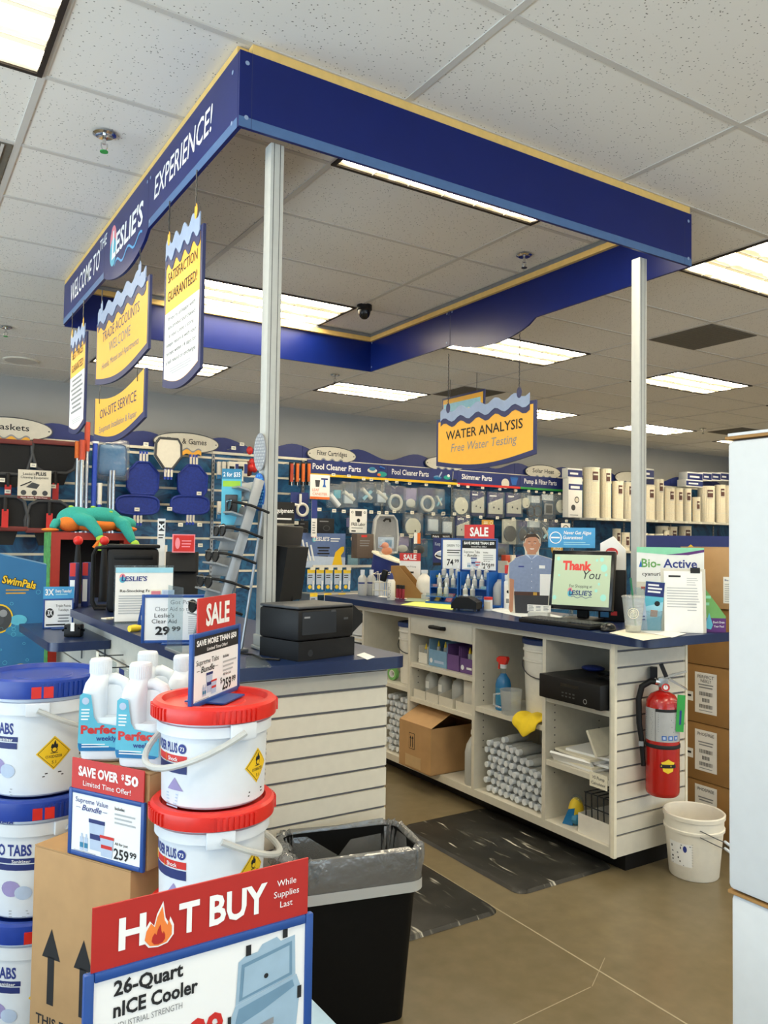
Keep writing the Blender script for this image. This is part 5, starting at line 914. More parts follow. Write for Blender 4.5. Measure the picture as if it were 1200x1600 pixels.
m = MB(); m.lathe([(.050,.150),(.051,.156),(.044,.160),(0,.161)], 'cup_clear', 28); obj('lid', m, t); m = MB(); m.tube([(.012,.0,.008),(-.012,.01,.235)], .0045, M('straw','146b46',.4), 8); obj('straw', m, t, 'green straw'); m = MB(); m.warp = wrapcyl(.034,.047,.15); m.ring(0,.085,.023,.003,-.001,'cream',24); m.ring(0,.085,.015,.002,-.001,'cream',20); m.text('*',0,.072,.03,'cream',y=-.001)
for k in range(5): m.rect(-.012+.005*k,-.0105+.005*k,.07,.088,-.001,'cream')
obj('printed_ring', m, t)
paper('paper_sheet', 'white sheet under the drink cup at the counter corner', 'paper', [on(952,989), on(1005,1001), on(1052,995), on(1000,978)], 'cream', t=.001)
paper('paper_sheet', 'printed white sheet curling behind the drink cup', 'paper', [on(998,987), on(1050,997), on(1072,991), on(1010,981)], 'paper', z=TZ+.0016)
t = thing('brochure_holder', 'clear holder of pool brochures left of the standing invoice', 'holder', (2.90, 2.36, TZ), -42); m = MB(); m.box(-.055,.055,-.001,.002,.0005,.19,'acrylic'); m.box(-.055,.055,-.045,-.043,.0005,.09,'acrylic'); m.box(-.055,-.052,-.043,-.001,.0005,.09,'acrylic'); m.box(.052,.055,-.043,-.001,.0005,.09,'acrylic'); m.box(-.055,.055,-.043,-.001,.0003,.003,'acrylic'); obj('clear_pocket', m, t)
m = MB(); m.T = at((.012,-.012,.004), 0, 5, 4); m.box(-.04,.04,-.006,0,0,.215,'aqua'); y = -.0065; m.rect(-.04,.04,.15,.215,y,'navy_print'); m.lines(-.03,.03,.205,3,.015,'print_white',y=y-.0004,h=.008); m.flat([(-.04,.04),(.04,.07),(.04,.13),(-.04,.10)],y,'cyan_l'); m.disc(.015,.12,.012,y-.0004,'ink',10); m.rect(-.01,.02,.06,.09,y-.0004,'skin'); obj('brochure', m, t)
m = MB(); m.T = at((-.03,-.034,.004), 0, 6, -6); m.box(-.024,.024,-.004,0,0,.14,'lblue'); m.lines(-.02,.02,.12,6,.014,'ink_blue',y=-.0045); obj('leaflet', m, t)
t = thing('standing_invoice', 'white printed invoice sheet standing at the counter end', 'paper', (2.975, 2.228, TZ), -46); t.scale = (.8, 1, .98); m = MB(); m.T = at((0,0,0), 0, -9); m.box(-.10,.10,-.0015,0,.0005,.275,'paper'); m.T = m.T @ Matrix.Translation((0,-.0018,0)); m.lines(-.075,.0,.255,1,.02,'ink',h=.008); m.lines(.02,.08,.245,4,.01,'ink_lgrey',h=.003); m.lines(-.085,.085,.20,8,.012,'ink_lgrey',h=.004,vary=.1); m.lines(.02,.07,.13,3,.014,'ink_lgrey',h=.004); obj('sheet', m, t); m = MB(); m.T = at((0,.012,0), 0, -7); m.box(-.115,.118,0,.003,.0005,.285,'cab_in'); m.box(.04,.09,-.006,-.0005,.265,.29,'ink'); obj('backing_clipboard', m, t)
t = thing('green_tent_display', 'green and purple card display about saving water at the counter end', 'display', (3.11, 2.21, TZ), -40); m = MB(); m.prism([(-.08,0),(.075,0),(.075,.07),(-.055,.25),(-.08,.25)], -.02, .06, 'green_print'); obj('card_body', m, t); m = MB(); y = -.0206; m.rect(-.08,.075,0,.062,y,'purple'); m.flat([(-.08,.25),(-.055,.25),(-.03,.215),(-.08,.19)],y,'navy_print'); m.flat([(-.005,.015),(.012,.012),(.02,.032),(.004,.085),(-.012,.032)],y-.0004,'aqua'); m.text('Save',-.045,.038,.010,'print_white',y=y-.0006); m.text('Water',-.045,.020,.010,'print_white',y=y-.0006); m.text("Don't Drain",.045,.040,.009,'print_white',w=.048,y=y-.0006); m.text('Your Pool',.045,.022,.009,'print_white',w=.042,y=y-.0006); m.lines(-.06,.02,.16,2,.03,'mint',y=y-.0004); obj('printed_front', m, t)
t = thing('product_poster', 'white and mint poster for cyanuric acid reducer beside the right post', 'poster', (3.155, 2.44, TZ), -50); m = MB(); m.box(-.15,.15,-.002,.002,.0005,.37,'paper'); y = -.0026; m.flat([(-.15,.345),(.0,.335),(.15,.355),(.15,.37),(-.15,.37)],y,'mint'); m.flat([(-.02,.335),(.08,.335),(.15,.35),(.15,.362),(.06,.345)],y-.0004,'purple'); m.text('Bio-',-.085,.275,.040,'green_print',w=.085,y=y,bold=.02); m.text('Active',.045,.275,.040,'ink_blue',w=.15,y=y,bold=.02); m.rect(-.03,.12,.266,.270,y,'ink_blue'); m.text('cyanuric acid reducer',.0,.235,.018,'ink',w=.25,y=y,bold=.01); m.lines(-.10,.12,.215,1,.02,'ink_grey',h=.004); m.flat([(-.14,.275),(-.125,.275),(-.13,.31)],y,'royal'); m.rect(-.15,.15,.0,.205,y,'cab_in'); m.text('T BEST',-.03,.13,.05,'redorange',w=.20,y=y-.0006,bold=.04); m.rect(-.02,.15,.15,.20,y-.0008,'dgrey'); obj('poster', m, t); m = MB(); m.box(-.05,.05,.0025,.05,.0005,.12,'paper'); obj('easel', m, t)
t = thing('algae_guarantee_sign', 'blue never get algae sign on a stem behind the monitor', 'sign', (3.06, 2.98, TZ), -52); m = MB(); m.box(-.12,.12,-.002,.002,.36,.465,'sky_print'); m.T = at((0,-.0024,0)); m.ring(-.082,.412,.032,.005,-.0003,'print_white',24); m.rect(-.105,-.06,.408,.416,-.0004,'print_white'); m.text('Never Get Algae',.03,.430,.018,'print_white',w=.14,bold=.02,shear=.15); m.text('Guaranteed',.005,.405,.018,'print_white',w=.10,bold=.02,shear=.15); m.lines(-.04,.10,.39,2,.010,'cyan_l'); obj('sign_board', m, t); m = MB(); m.box(-.04,.04,-.04,.04,.0005,.006,'acrylic'); m.box(-.012,.012,-.0015,.0015,.006,.36,'acrylic'); obj('stem', m, t)
t = thing('donation_box', 'white house shaped card box with a red stamp behind the right post', 'box', (3.10, 2.735, TZ+.255), -52); m = MB(); m.prism([(-.06,0),(.06,0),(.06,.10),(.0,.165),(-.06,.13)], -.04,.04,'paper'); obj('box_body', m, t); m = MB(); m.disc(-.005,.085,.030,-.0406,'red_sign',20,.024); m.lines(-.025,.02,.092,2,.012,'print_white',y=-.041,h=.005); obj('stamp', m, t)
t = thing('computer_tower', 'black computer unit standing behind the thank you monitor', 'computer', (3.10, 2.745, TZ), -52); m = MB(); m.box(-.06,.07,-.05,.05,.0005,.253,'black',.004); obj('case', m, t); m = MB(); m.rect(-.05,-.01,.02,.10,-.0506,'windex'); m.rect(.0,.03,.03,.05,-.0506,'red'); obj('stickers', m, t)
# test station
t = thing('test_station', 'blue tiered plastic rack of water testing bottles', 'rack', (3.01, 3.86, TZ), -68); m = MB()
for x in (-.21, -.012, .012-.004, .19): m.prism([(x*1.0,0)]*0 or [(x,0),(x+.006,0),(x+.006,.20),(x,.20)], -.01, .12, 'royal')
m.box(-.21,.196,-.06,.12,.0005,.012,'royal')
for i, (y, z) in enumerate(((-.06,.045),(-.01,.10),(.045,.155))): m.box(-.204,-.013,y,y+.05,z-.004,z,'royal'); m.box(.012,.19,y,y+.05,z-.004,z,'royal'); m.box(-.204,-.013,y,y+.002,z,z+.018,'acrylic'); m.box(.012,.19,y,y+.002,z,z+.018,'acrylic')
m.box(-.20,.19,.114,.12,.012,.20,'royal'); obj('rack_frame', m, t)
t = thing('blue_cabinet', 'deep blue upright plastic case right of the testing rack', 'rack', (3.112, 3.605, TZ), -68); m = MB(); m.box(-.05,.045,.06,.066,.0005,.20,'royal'); m.box(-.05,-.044,-.06,.06,.0005,.205,'royal'); m.box(.04,.046,-.06,.06,.0005,.20,'royal'); m.box(-.044,.04,-.06,.06,.0005,.012,'royal'); obj('case', m, t)
Mst = Matrix.Translation((3.01,3.86,TZ)) @ Matrix.Rotation(rad(-68),4,'Z')
DB = None
def dropper(x, y, z, lab, s=1.0):
    global DB
    loc = Mst @ Vector((x,y,z+.0006))
    if DB is None:
        DB = thing('dropper_bottle', lab, 'bottle', loc, 0, 'dropper bottles on the testing rack'); m = MB(); m.lathe([(0,.001),(.014,0),(.0155,.003),(.0155,.05),(.009,.058),(.007,.062)], 'milky', 14); obj('bottle_body', m, DB); m = MB(); m.lathe([(.0075,.062),(.008,.068),(.0025,.086),(0,.087)], 'hdpe', 12); obj('nozzle', m, DB)
    else: dup(DB, loc, 0, lab, 'dropper bottles on the testing rack')
for r, (y, z) in enumerate(((-.035,.045),(.015,.10),(.07,.155))):
    for k, x in enumerate((-.155,-.10,-.055) if r else (-.12,-.075)): dropper(x, y, z, 'clear dropper bottle, %s on the %s step, left rack half' % (ORD[k], ('lowest','middle','top')[r]))
    for k, x in enumerate((.05,.095,.145) if r else (.06,.11)): dropper(x, y, z, 'clear dropper bottle, %s on the %s step, right rack half' % (ORD[k], ('lowest','middle','top')[r]))
for x0, z0, y0, mt, lab in ((-.20,.155,.05,'yellow','yellow'),(-.19,.10,-.005,'pink','pink'),(.155,.155,.05,'mint','mint green'),(.15,.10,-.005,'cyan_l','pale blue')):
    m = MB(); m.T = Mst; m.T = Matrix(); m.box(0,.03,0,.03,.0006,.016,mt); single('note_pad', m, lab+' note pad tucked on a step of the testing rack', 'note pad', Mst @ Vector((x0,y0,z0)), -68)
for i, (px, py, mt, lab) in enumerate(((678,944,'sticky','yellow card pad sloping in front of the testing rack'),(700,946,'pink','pink card pad in front of the testing rack'),(713,947,'mint','mint green card pad in front of the testing rack'))):
    c = on(px, py-3); m = MB(); m.T = at((0,0,.002), 0, -52); m.box(-.035 if i == 0 else -.022,.035 if i == 0 else .022,-.006,0,.002,.085,mt); m.lines(-.025 if i == 0 else -.016,.02 if i == 0 else .015,.07,5,.013,'ink_lgrey',y=-.0066,h=.002); single('card_pad', m, lab, 'card', (c[0]-.005, c[1], TZ), -66)
paper('neon_sheet', 'neon yellow sheet lying along the front edge of the counter', 'paper', [on(626,945), on(706,953), on(716,948), on(700,944), on(662,937)], 'yellow_paper', t=.0012)
paper('loose_sheets', 'white sheets lying beside the brown magazine file', 'paper', [on(590,933), on(660,938), on(664,930), on(610,926)], 'paper', t=.002)
paper('green_sheet', 'dull green printed sheet behind the neon yellow one', 'paper', [on(632,940), on(664,941), on(668,936), on(640,933)], M('sage','8fa08a',.7), t=.002, z=TZ+.0025)
paper('place_map', 'pale printed place map spread in front of the cardboard man', 'paper', [on(762,953), on(850,972), on(880,964), on(800,947)], M('pastel','dfe6ea',.6,noise=.12,scale=9), t=.0012)
t = thing('stapler', 'dark grey long stapler leaning by the card pads', 'stapler', (on(690,940)[0]-.05, on(690,940)[1]+.01, TZ), -66); m = MB(); m.T = at((0,0,.01), 0, 0, -52); m.box(-.0,.15,-.012,.012,0,.02,'dgrey',.005); m.box(.13,.152,-.008,.008,.02,.026,'chrome'); obj('arm', m, t); m = MB(); m.box(-.03,.05,-.016,.016,.0005,.012,'dgrey',.003); obj('base', m, t)
t = thing('test_meter', 'black desktop test meter in front of the testing rack', 'meter', on(729,954), -60); m = MB(); m.prism([(-.075,.012),(.075,.012),(.075,.05),(.03,.075),(-.045,.075),(-.075,.04)], -.045,.045,'black'); obj('case', m, t); m = MB(); m.T = at((-.01,-.02,.0758)); m.box(-.03,.035,0,.045,0,.004,'dgrey'); m.cyl(.0,.03,.004,.012,.014,'hdpe',14); obj('sample_lid', m, t); m = MB()
for x in (-.06,.06): m.cyl(x,-.03,.0005,.0125,.008,'dgrey',8); m.cyl(x,.03,.0005,.0125,.008,'dgrey',8)
obj('foot', m, t)
t = thing('red_cap_jar', 'small white jar with a red cap beside the test meter', 'jar', (2.885, 3.44, TZ), -60); m = MB(); m.lathe([(0,.001),(.023,.0005),(.024,.004),(.024,.062)], 'hdpe', 20); m.warp = wrapcyl(.024,.024,1); m.rect(-.02,.02,.01,.05,-.0006,'cab_in',6); obj('jar_body', m, t); m = MB(); m.lathe([(.025,.062),(.025,.076),(.0,.077)], 'red', 20); obj('cap', m, t)
t = thing('tall_white_bottle', 'tall white reagent bottle right of the blue case', 'bottle', (3.085, 3.49, TZ), -55); m = MB(); m.lathe([(0,.001),(.029,.0005),(.031,.005),(.031,.155),(.024,.165)], 'hdpe', 22); obj('bottle_body', m, t); m = MB(); m.lathe([(.027,.166),(.0275,.195),(.0,.197)], 'hdpe', 22); obj('cap', m, t); m = MB(); m.warp = wrapcyl(.031,.031,1); m.rect(-.02,.02,.03,.14,-.0006,'paper',6); m.disc(0,.10,.009,-.0012,'ink',10); m.rect(-.012,.012,.035,.06,-.0012,'ink_grey',4); obj('label', m, t)
m = MB(); m.lathe([(0,.001),(.036,.0005),(.038,.006),(.038,.10),(.028,.125),(.014,.14),(.014,.15)], 'milky', 18); single('sample_jug', m, 'cloudy translucent bottle inside the blue case', 'bottle', (3.11, 3.607, TZ+.0125), -60)
# signs over the test station
def d_7499(c, w, h): c.text('GREEN TO CLEAN', 0, h*.74, h*.07, 'ink_grey', w=w*.66, bold=.02); c.lines(-w*.32,w*.1,h*.64,2,h*.07,'ink'); c.lines(-w*.3,w*.3,h*.48,1,h*.05,'ink_lgrey'); c.text('74',-w*.22,h*.16,h*.19,'ink',w=w*.20,bold=.02); c.text('99',-w*.02,h*.25,h*.1,'ink',w=w*.13,bold=.02); c.text('1',w*.38,h*.16,h*.19,'ink')
frame_sign('blue framed sign priced seventy four ninety nine on the testing rack', Mst @ Vector((-.085,.117,.2006)), -66, .235, .205, d_7499, foot=False)
frame_sign('blue framed supreme tabs sign with a red sale topper on the testing rack', Mst @ Vector((.075,.104,.2006)), -66, .255, .205, d_bundle('Supreme Tabs', True), True, .085, t_sale, tw=.205, foot=False)
def d_price(c, w, h): c.text('Instant Pricing', 0, h*.82, h*.045, 'ink_grey', w=w*.6, bold=0, shear=.1); c.lines(-w*.35,w*.35,h*.70,1,h*.2,'ink',h=h*.05)
frame_sign('small sale sign with a red header behind the brown magazine file', (3.135, 4.585, TZ), -55, .155, .245, d_price, True, .055, t_sale, tw=.155, fr=.004, fmat='paper', foot=False)
frame_sign('low red sale sign behind the tall white bottle', (3.16, 3.525, TZ), -55, .125, .20, lambda c, w, h: c.lines(-w*.3,w*.3,h*.85,2,.02,'ink_grey'), True, .05, t_sale, tw=.125, fr=.004, fmat='dgrey')
# left half of the long counter
def squeeze(label, px, py, s=1, capm='hdpe', body='bag', band='navy_print'):
    c = on(px, py); t = thing('sanitizer_bottle', label, 'bottle', c, -50, 'bottles at the counter end'); m = MB(); m.lathe([(0,.001),(.026*s,.0005),(.028*s,.004),(.028*s,.11*s),(.018*s,.125*s),(.012*s,.13*s)], 'milky', 18); obj('bottle_body', m, t); m = MB(); m.lathe([(.013*s,.13*s),(.0135*s,.162*s),(0,.163*s)], capm, 14); obj('cap', m, t); m = MB(); m.warp = wrapcyl(.028*s,.028*s,1); m.rect(-.024*s,.024*s,.075*s,.085*s,-.0006,band,5); m.lines(-.02*s,.02*s,.065*s,5,.010*s,'lav',y=-.0008); obj('label', m, t)
squeeze('clear white capped bottle at the far counter end, left of a pair', 566, 930.5, 1.1); squeeze('clear white capped bottle at the far counter end, right of a pair', 580, 930, 1.1)
t = thing('marker_bottle', 'white lettered squeeze bottle with a blue top, mid counter', 'bottle', on(611,938), -50); m = MB(); m.lathe([(0,.001),(.024,.0005),(.026,.004),(.026,.12),(.018,.135)], 'hdpe_warm', 18); obj('bottle_body', m, t); m = MB(); m.lathe([(.016,.135),(.014,.155),(.006,.175),(0,.176)], 'navy_print', 12); obj('cap', m, t); m = MB(); m.warp = wrapcyl(.026,.026,1); m.lines(-.015,.004,.11,9,.011,'ink',y=-.0006,h=.006); obj('label', m, t)
for i, px in enumerate((621,625.5,630)):
    t = thing('red_tube', 'dark red capped tube beside the lettered bottle, %s from the left' % ORD[i], 'tube', on(px,935+i*.4), 0, 'red tubes'); m = MB(); m.cyl(0,0,.0005,.065,.0095,M('tube_red','a02c3c',.4),12); obj('tube', m, t); m = MB(); m.cyl(0,0,.0655,.09,.0098,'ink',12); obj('cap', m, t)
t = thing('magazine_file', 'brown cardboard magazine file among papers on the long counter', 'file box', (3.02, 4.45, TZ), -62); m = MB(); pr = [(-.10,0),(.13,0),(.13,.04),(-.04,.215),(-.10,.215)]; m.prism(pr, -.045,-.042,'carton_dark'); m.prism(pr, .042,.045,'carton_dark'); m.box(-.10,-.097,-.042,.042,.0005,.215,'carton_dark'); m.box(-.097,.13,-.042,.042,.0005,.003,'carton_dark'); m.box(.127,.13,-.042,.042,.003,.04,'carton_dark'); obj('file_body', m, t)
t = thing('white_jug', 'round white handled jug behind the magazine file', 'jug', (3.10, 4.36, TZ), -55); t.scale = (.82, .82, .82); m = MB(); m.lathe([(0,.001),(.06,.0005),(.066,.008),(.068,.12),(.055,.165),(.026,.195),(.024,.205)], 'hdpe_warm', 26); obj('jug_body', m, t); m = MB(); m.cyl(0,0,.205,.232,.028,'hdpe',18); obj('cap', m, t)
t = thing('ribbed_tub', 'navy ribbed tub with a cream rim tilted on a holder', 'tub', (3.05, 4.84, TZ+.115), -50); m = MB(); m.T = at((0,0,.0),0,0,20); m.lathe([(0,.001),(.075,.0)]+[(.075+.03*k/16+(.003 if k % 2 else 0), .005+.15*k/16) for k in range(17)], 'navy_print', 30); obj('tub_body', m, t); m = MB(); m.T = at((0,0,0),0,0,20); m.lathe([(.103,.156),(.122,.157),(.122,.166),(.1,.166),(.098,.158)], 'cream', 30); m.lathe([(.0,.160),(.1,.160)],'cream',30,caps=False); obj('rim', m, t)
t = thing('leaflet_holder', 'navy upright holder with a pale folded leaflet at the far counter end', 'holder', (3.00, 4.86, TZ), -50); m = MB(); m.box(-.03,.03,-.01,.03,.0005,.10,'navy_print',.002); obj('holder', m, t); m = MB(); m.prism([(-.085,0),(-.031,0),(-.031,.11)], -.012,-.004,'lblue'); obj('leaflet', m, t)
m = MB(); m.ball(0,0,.028,.04,.032,.028,'flame',16,10); m.ball(-.012,-.004,.066,.026,.024,.024,'flame',14,10); m.tube([(-.03,-.008,.062),(-.05,-.014,.058)], [.012,.004], 'redorange', 8); t = single('toy_duck', m, 'orange rubber duck in a clear bag on the tub rim', 'toy', (3.06, 4.77, TZ+.283), -40)
m = MB(); m.box(-.055,.055,-.04,.04,.0,.14,'bag',.02); single('clear_bag', m, 'clear plastic bag around the orange rubber duck', 'bag', (3.06, 4.77, TZ+.282), -40)
t = thing('wire_card_rack', 'white wire rack of cards behind the lettered bottle', 'rack', (2.985, 4.64, TZ), -60); t.scale = (.9, .9, .8); m = MB()
for k in range(5): m.tube([(-.11+.055*k,-.03,.0),(-.11+.055*k,-.03,.19),(-.11+.055*k,.05,.21),(-.11+.055*k,.05,0)], .003, 'cream', 6)
for z in (.05,.12,.19): m.tube([(-.115,-.03,z),(.115,-.03,z)], .003, 'cream', 6)
obj('wires', m, t); m = MB(); m.box(-.10,-.03,-.02,-.005,.001,.13,'print_white'); m.box(-.02,.04,-.02,-.008,.001,.15,'lblue'); m.box(.05,.10,-.02,-.005,.001,.17,'cream'); obj('cards', m, t)
t = thing('handheld_scanners', 'pair of black handheld clips hooked on the white wire rack', 'scanner', (2.925, 4.565, TZ+.10), -60); m = MB(); m.T = at((0,0,0),0,0,15); m.box(-.045,-.005,-.015,.015,0,.08,'black',.008); obj('left_unit', m, t); m = MB(); m.T = at((.04,-.0,-.02),0,0,25); m.box(-.02,.02,-.015,.015,0,.085,'black',.008); obj('right_unit', m, t)
m = MB(); m.cyl(0,0,.0005,.035,.025,'milky',16); single('tiny_tub', m, 'small clear tub left of the yellow card pad', 'tub', on(664,937), 0)

# ================================================================ COUNTER END: EXTINGUISHER, PAIL, CARTONS
t = thing('fire_extinguisher', 'red fire extinguisher hung on the slatted counter end', 'fire extinguisher', (2.868, 2.255, .335), -50); m = MB(); m.lathe([(0,.004),(.060,.0),(.068,.008),(.070,.02),(.070,.375),(.066,.40),(.05,.425),(.025,.437),(.016,.44),(.016,.455)], 'ext_red', 32); obj('cylinder', m, t)
m = MB(); m.warp = wrapcyl(.070,.070,1); y = -.0008; m.rect(-.098,.09,.235,.372,y,'silver_label',16); m.rect(-.03,.065,.36,.372,y*2,'ink',8); m.lines(-.085,-.04,.355,14,.008,'ink_grey',y=y*2,h=.003); m.lines(-.02,.06,.35,8,.010,'ink_grey',y=y*2,h=.004)
for k in range(3): m.rect(-.005+.026*k,.014+.026*k,.243,.262,y*2,'royal',2); m.rect(-.001+.026*k,.010+.026*k,.247,.258,y*3,'lblue',2)
m.rect(-.032,-.0305,.235,.372,y*2,'ink'); obj('instruction_label', m, t); m = MB(); m.warp = wrapcyl(.070,.070,1); m.flat([(-.0,.115),(.02,.105),(.042,.115),(.045,.14),(.05,.15),(.038,.155),(.022,.165),(.005,.155),(-.008,.15),(-.003,.14)],y,'yellow'); m.rect(-.012,.055,.128,.143,y*2,'ink',6); m.lines(-.008,.05,.139,1,.02,'yellow',y=y*3,h=.006); obj('maker_badge', m, t)
m = MB(); m.lathe([(.0715,.205),(.0725,.207),(.0725,.219),(.0715,.221)], 'ink', 32, caps=False); obj('strap', m, t, 'black rubber strap'); m = MB(); m.tube([(-.015,0,.475),(-.05,-.01,.478),(-.085,-.02,.455),(-.098,-.025,.40),(-.096,-.03,.30),(-.085,-.03,.22),(-.078,-.03,.12)], [.012,.013,.013,.013,.012,.011,.010], 'black', 12); m.tube([(-.015,0,.475),(-.032,-.006,.479)], .0155, 'chrome', 12); m.box(-.098,-.078,-.044,-.02,.205,.225,'grey_metal'); obj('hose', m, t, 'black rubber hose')
m = MB(); m.box(-.018,.022,-.014,.014,.455,.495,'grey_metal',.004); obj('valve', m, t); m = MB(); m.T = at((.012,-.018,.455)); m.lathe([(.0,0),(.001,0)],'red'); m.T = at((.012,-.016,.458),0,90); m.lathe([(.018,-.001),(.018,.008),(.0,.008)],'chrome',20); m.disc(0,0,.001,0,'red'); obj('gauge', m, t); m = MB(); m.disc(.012,.458,.0165,-.0245,'red',18); m.disc(.012,.458,.010,-.025,'print_white',14); m.rect(.011,.013,.458,.468,-.0255,'ink'); obj('gauge_face', m, t)
m = MB(); m.prism([(-.01,.497),(.095,.532),(.097,.525),(-.0,.488)], -.008,.008,'chrome'); m.prism([(.02,.488),(.10,.448),(.098,.455),(.03,.496)], -.008,.008,'chrome'); obj('lever', m, t, 'chrome lever and grip'); m = MB(); m.T = at((.015,-.01,.50),0,0,-22); m.box(-.009,.009,-.006,.006,.0,.06,'ink',.003); obj('pull_pin_tag', m, t); m = MB(); m.T = at((.066,-.05,.28),10,0,3); m.box(-.016,.016,-.001,.001,0,.155,'green_tag'); m.rect(-.004,.004,.03,.09,-.0014,'ink_blue'); obj('service_tag', m, t, 'green paper service tag'); m = MB(); m.box(-.05,-.02,.035,.075,.46,.53,'ink'); obj('wall_bracket', m, t)
t = thing('white_pail', 'empty white plastic pail on the floor at the counter end', 'bucket', (2.985, 2.185, 0), -52); m = MB(); m.lathe([(0,.004),(.098,.001),(.101,.006),(.118,.195),(.124,.196),(.125,.206),(.120,.209),(.121,.245),(.126,.247),(.127,.262),(.122,.266),(.117,.262),(.112,.24),(.099,.012),(0,.012)], M('milky2','e8e2d4',.4,noise=.03), 40); obj('pail', m, t)
m = MB(); m.warp = wrapcyl(.101,.118,.195); y = -.0008; m.rect(-.11,-.01,.06,.155,y,'paper',8); m.lines(-.10,-.05,.14,1,.02,'ink',h=.010,y=y*2); m.lines(-.10,-.06,.115,1,.02,'ink_grey',h=.006,y=y*2); m.lines(-.10,-.05,.095,2,.014,'ink',h=.007,y=y*2); m.lines(-.10,-.03,.065,1,.01,'ink',h=.003,y=y*2); m.disc(-.038,.133,.008,y*2,'ink_blue',12,.014); m.rect(-.055,-.015,.146,.149,y*2,'ink')
for k in range(9): m.rect(-.012,-.006,.07+.011*k,.071+.011*k,y*2,'ink_grey')
obj('printed_label', m, t)
for i, (z, dz) in enumerate(((.222,-.045),(.195,-.045))): m = MB(); m.tube([(.02,-.122,z),(.075,-.125,z-.02),(.125,-.10,z+dz)], .0022, 'steel_dark', 6); m.tube([(.115,-.105,z+dz*.8),(.135,-.09,z+dz*1.2)], .006, 'hdpe', 8); obj('wire_handle', m, t)
def d_ship(txt):
    def f(m):
        y = -.0008; m.T = Matrix.Translation((-.085,0,0)); m.rect(-.01,.11,.05,.245,y,'paper'); m.text(txt[0],.05,.218,.015,'ink',w=.09,y=y*2,bold=0)
        if len(txt) > 1: m.text(txt[1],.05,.198,.015,'ink',w=.06,y=y*2,bold=0)
        m.lines(.0,.1,.19,2,.013,'ink_grey',y=y*2,al='c')
        for r, z in enumerate((.135,.105,.075)):
            for k in range(12 if r != 1 else 7): m.rect(.016+.006*k+(.015 if r == 1 else 0),.019+.006*k+(.015 if r == 1 else 0),z,z+.018,y*2,'ink')
        m.lines(.01,.09,.065,1,.01,'ink_grey',y=y*2,al='c',h=.003); m.rect(-.11,-.02,.10,.145,y,'paper'); m.lines(-.10,-.03,.13,1,.02,'ink',y=y*2,h=.01)
    return f
names = (('PHOSFREE',),('PHOSFREE',),('PERFECT','WEEKLY'),None)
labs = ('on the floor behind the white pail','second up beside the extinguisher','third up, level with the extinguisher top','under the navy worktop end')
zz = (.001,.265,.541,.822)
for k in range(4): carton('shipping_carton', 'brown shipping carton, '+labs[k], (3.39, 2.38, zz[k]), -90, .42, .30, (.262,.274,.279,.277)[k], 'carton_dark', draw=d_ship(names[k]) if names[k] else None, group='shipping cartons by the counter end')
def d_sheet(m): m.rect(.02,.085,.03,.155,-.0008,'paper'); m.text('Bio-Active',.052,.135,.009,'ink_blue',w=.05,y=-.0014); m.lines(.027,.078,.122,9,.010,'ink_lgrey',y=-.0014)
carton('shipping_carton', 'light brown carton on top of the stack, with a sheet taped on', (3.37, 2.33, 1.1005), -70, .36, .28, .295, 'carton', draw=d_sheet, group='shipping cartons by the counter end')
c = atd(1105, 845, 6.2); t = thing('navy_endcap', 'navy display unit with a yellow drop, far right behind the cartons', 'display', (c.x+.25, c.y, 0), -50); m = MB(); m.box(-.65,.65,0,.4,.0005,1.30,'navy_print'); obj('body', m, t); m = MB(); m.prism([(-.65,1.30),(.65,1.30),(.65,1.48),(-.63,1.48)], -.02,.0,'navy_print'); m.flat([(-.36,1.335),(-.27,1.30),(-.18,1.335),(-.27,1.41)],-.021,'oxy'); obj('header_board', m, t); m = MB()
for k in range(7): m.box(-.6+.18*k,-.45+.18*k,-.06,-.021,1.20,1.32,'ink'); m.rect(-.58+.18*k,-.47+.18*k,1.25,1.31,-.0606,'cab_in')
obj('boxed_stock', m, t)
# ================================================================ BACK WALL DISPLAYS
YP = 8.95            # front of the display panels
EX = [-.28,.91,2.09,3.27,4.45,5.63,6.80,7.97,9.18,10.37,11.56,12.75,13.55]
who = ['out of view at the far left','carrying the baskets sign at the left edge','under the toys and games sign','left of the near post, under a plain header','under the filter cartridges sign','under the second pool cleaner parts board','under the skimmer parts board','under the pump and filter parts board',
       'left half of the filter cartridge shelves','filter shelves just right of the right post','filter shelves below the far navy header','rightmost filter shelves near the white cartons']
def wavez(x): return 2.545+.055*math.cos(2*PI*(x-4.33)/.93)
SEC = []
for i in range(len(EX)-1):
    x0, x1 = EX[i]+.002, EX[i+1]-.002; xc = (x0+x1)/2; W = x1-x0
    t = thing('gondola_display', 'navy headed wall display panel '+who[i], 'display', (xc, YP, 0), 0, 'wall display panels'); SEC.append(t); m = MB(); m.box(-W/2,W/2,0,.03,.05,2.40,'water_panel'); obj('back_panel', m, t)
    m = MB(); n = 16; m.prism([(-W/2,2.43),(W/2,2.43)]+[(W/2-W*k/n, wavez(xc+W/2-W*k/n)) for k in range(n+1)], -.02, .0, 'navy'); obj('wave_header', m, t)
    m = MB(); m.box(-W/2,W/2,-.028,.0,2.40,2.43,'cream'); obj('top_rail', m, t)
    u = MB(); u.box(-W/2,-W/2+.035,-.012,-.0005,.05,2.40,'grey_metal')
    for k in range(44): u.box(-W/2+.013,-W/2+.022,-.0135,-.0125,.2+.05*k,.225+.05*k,'ink')
    obj('slotted_upright', u, t)
    if i < 4:
        r = MB()
        for k in range(9): r.box(-W/2+.036,W/2,-.010,-.0005,.82+.19*k,.845+.19*k,'cream')
        obj('white_rail', r, t)
    b = MB(); b.box(-W/2,W/2,-.42,0,.05,.14,'white_panel'); b.box(-W/2,W/2,-.40,0,0,.05,'dgrey'); obj('base_shelf', b, t)
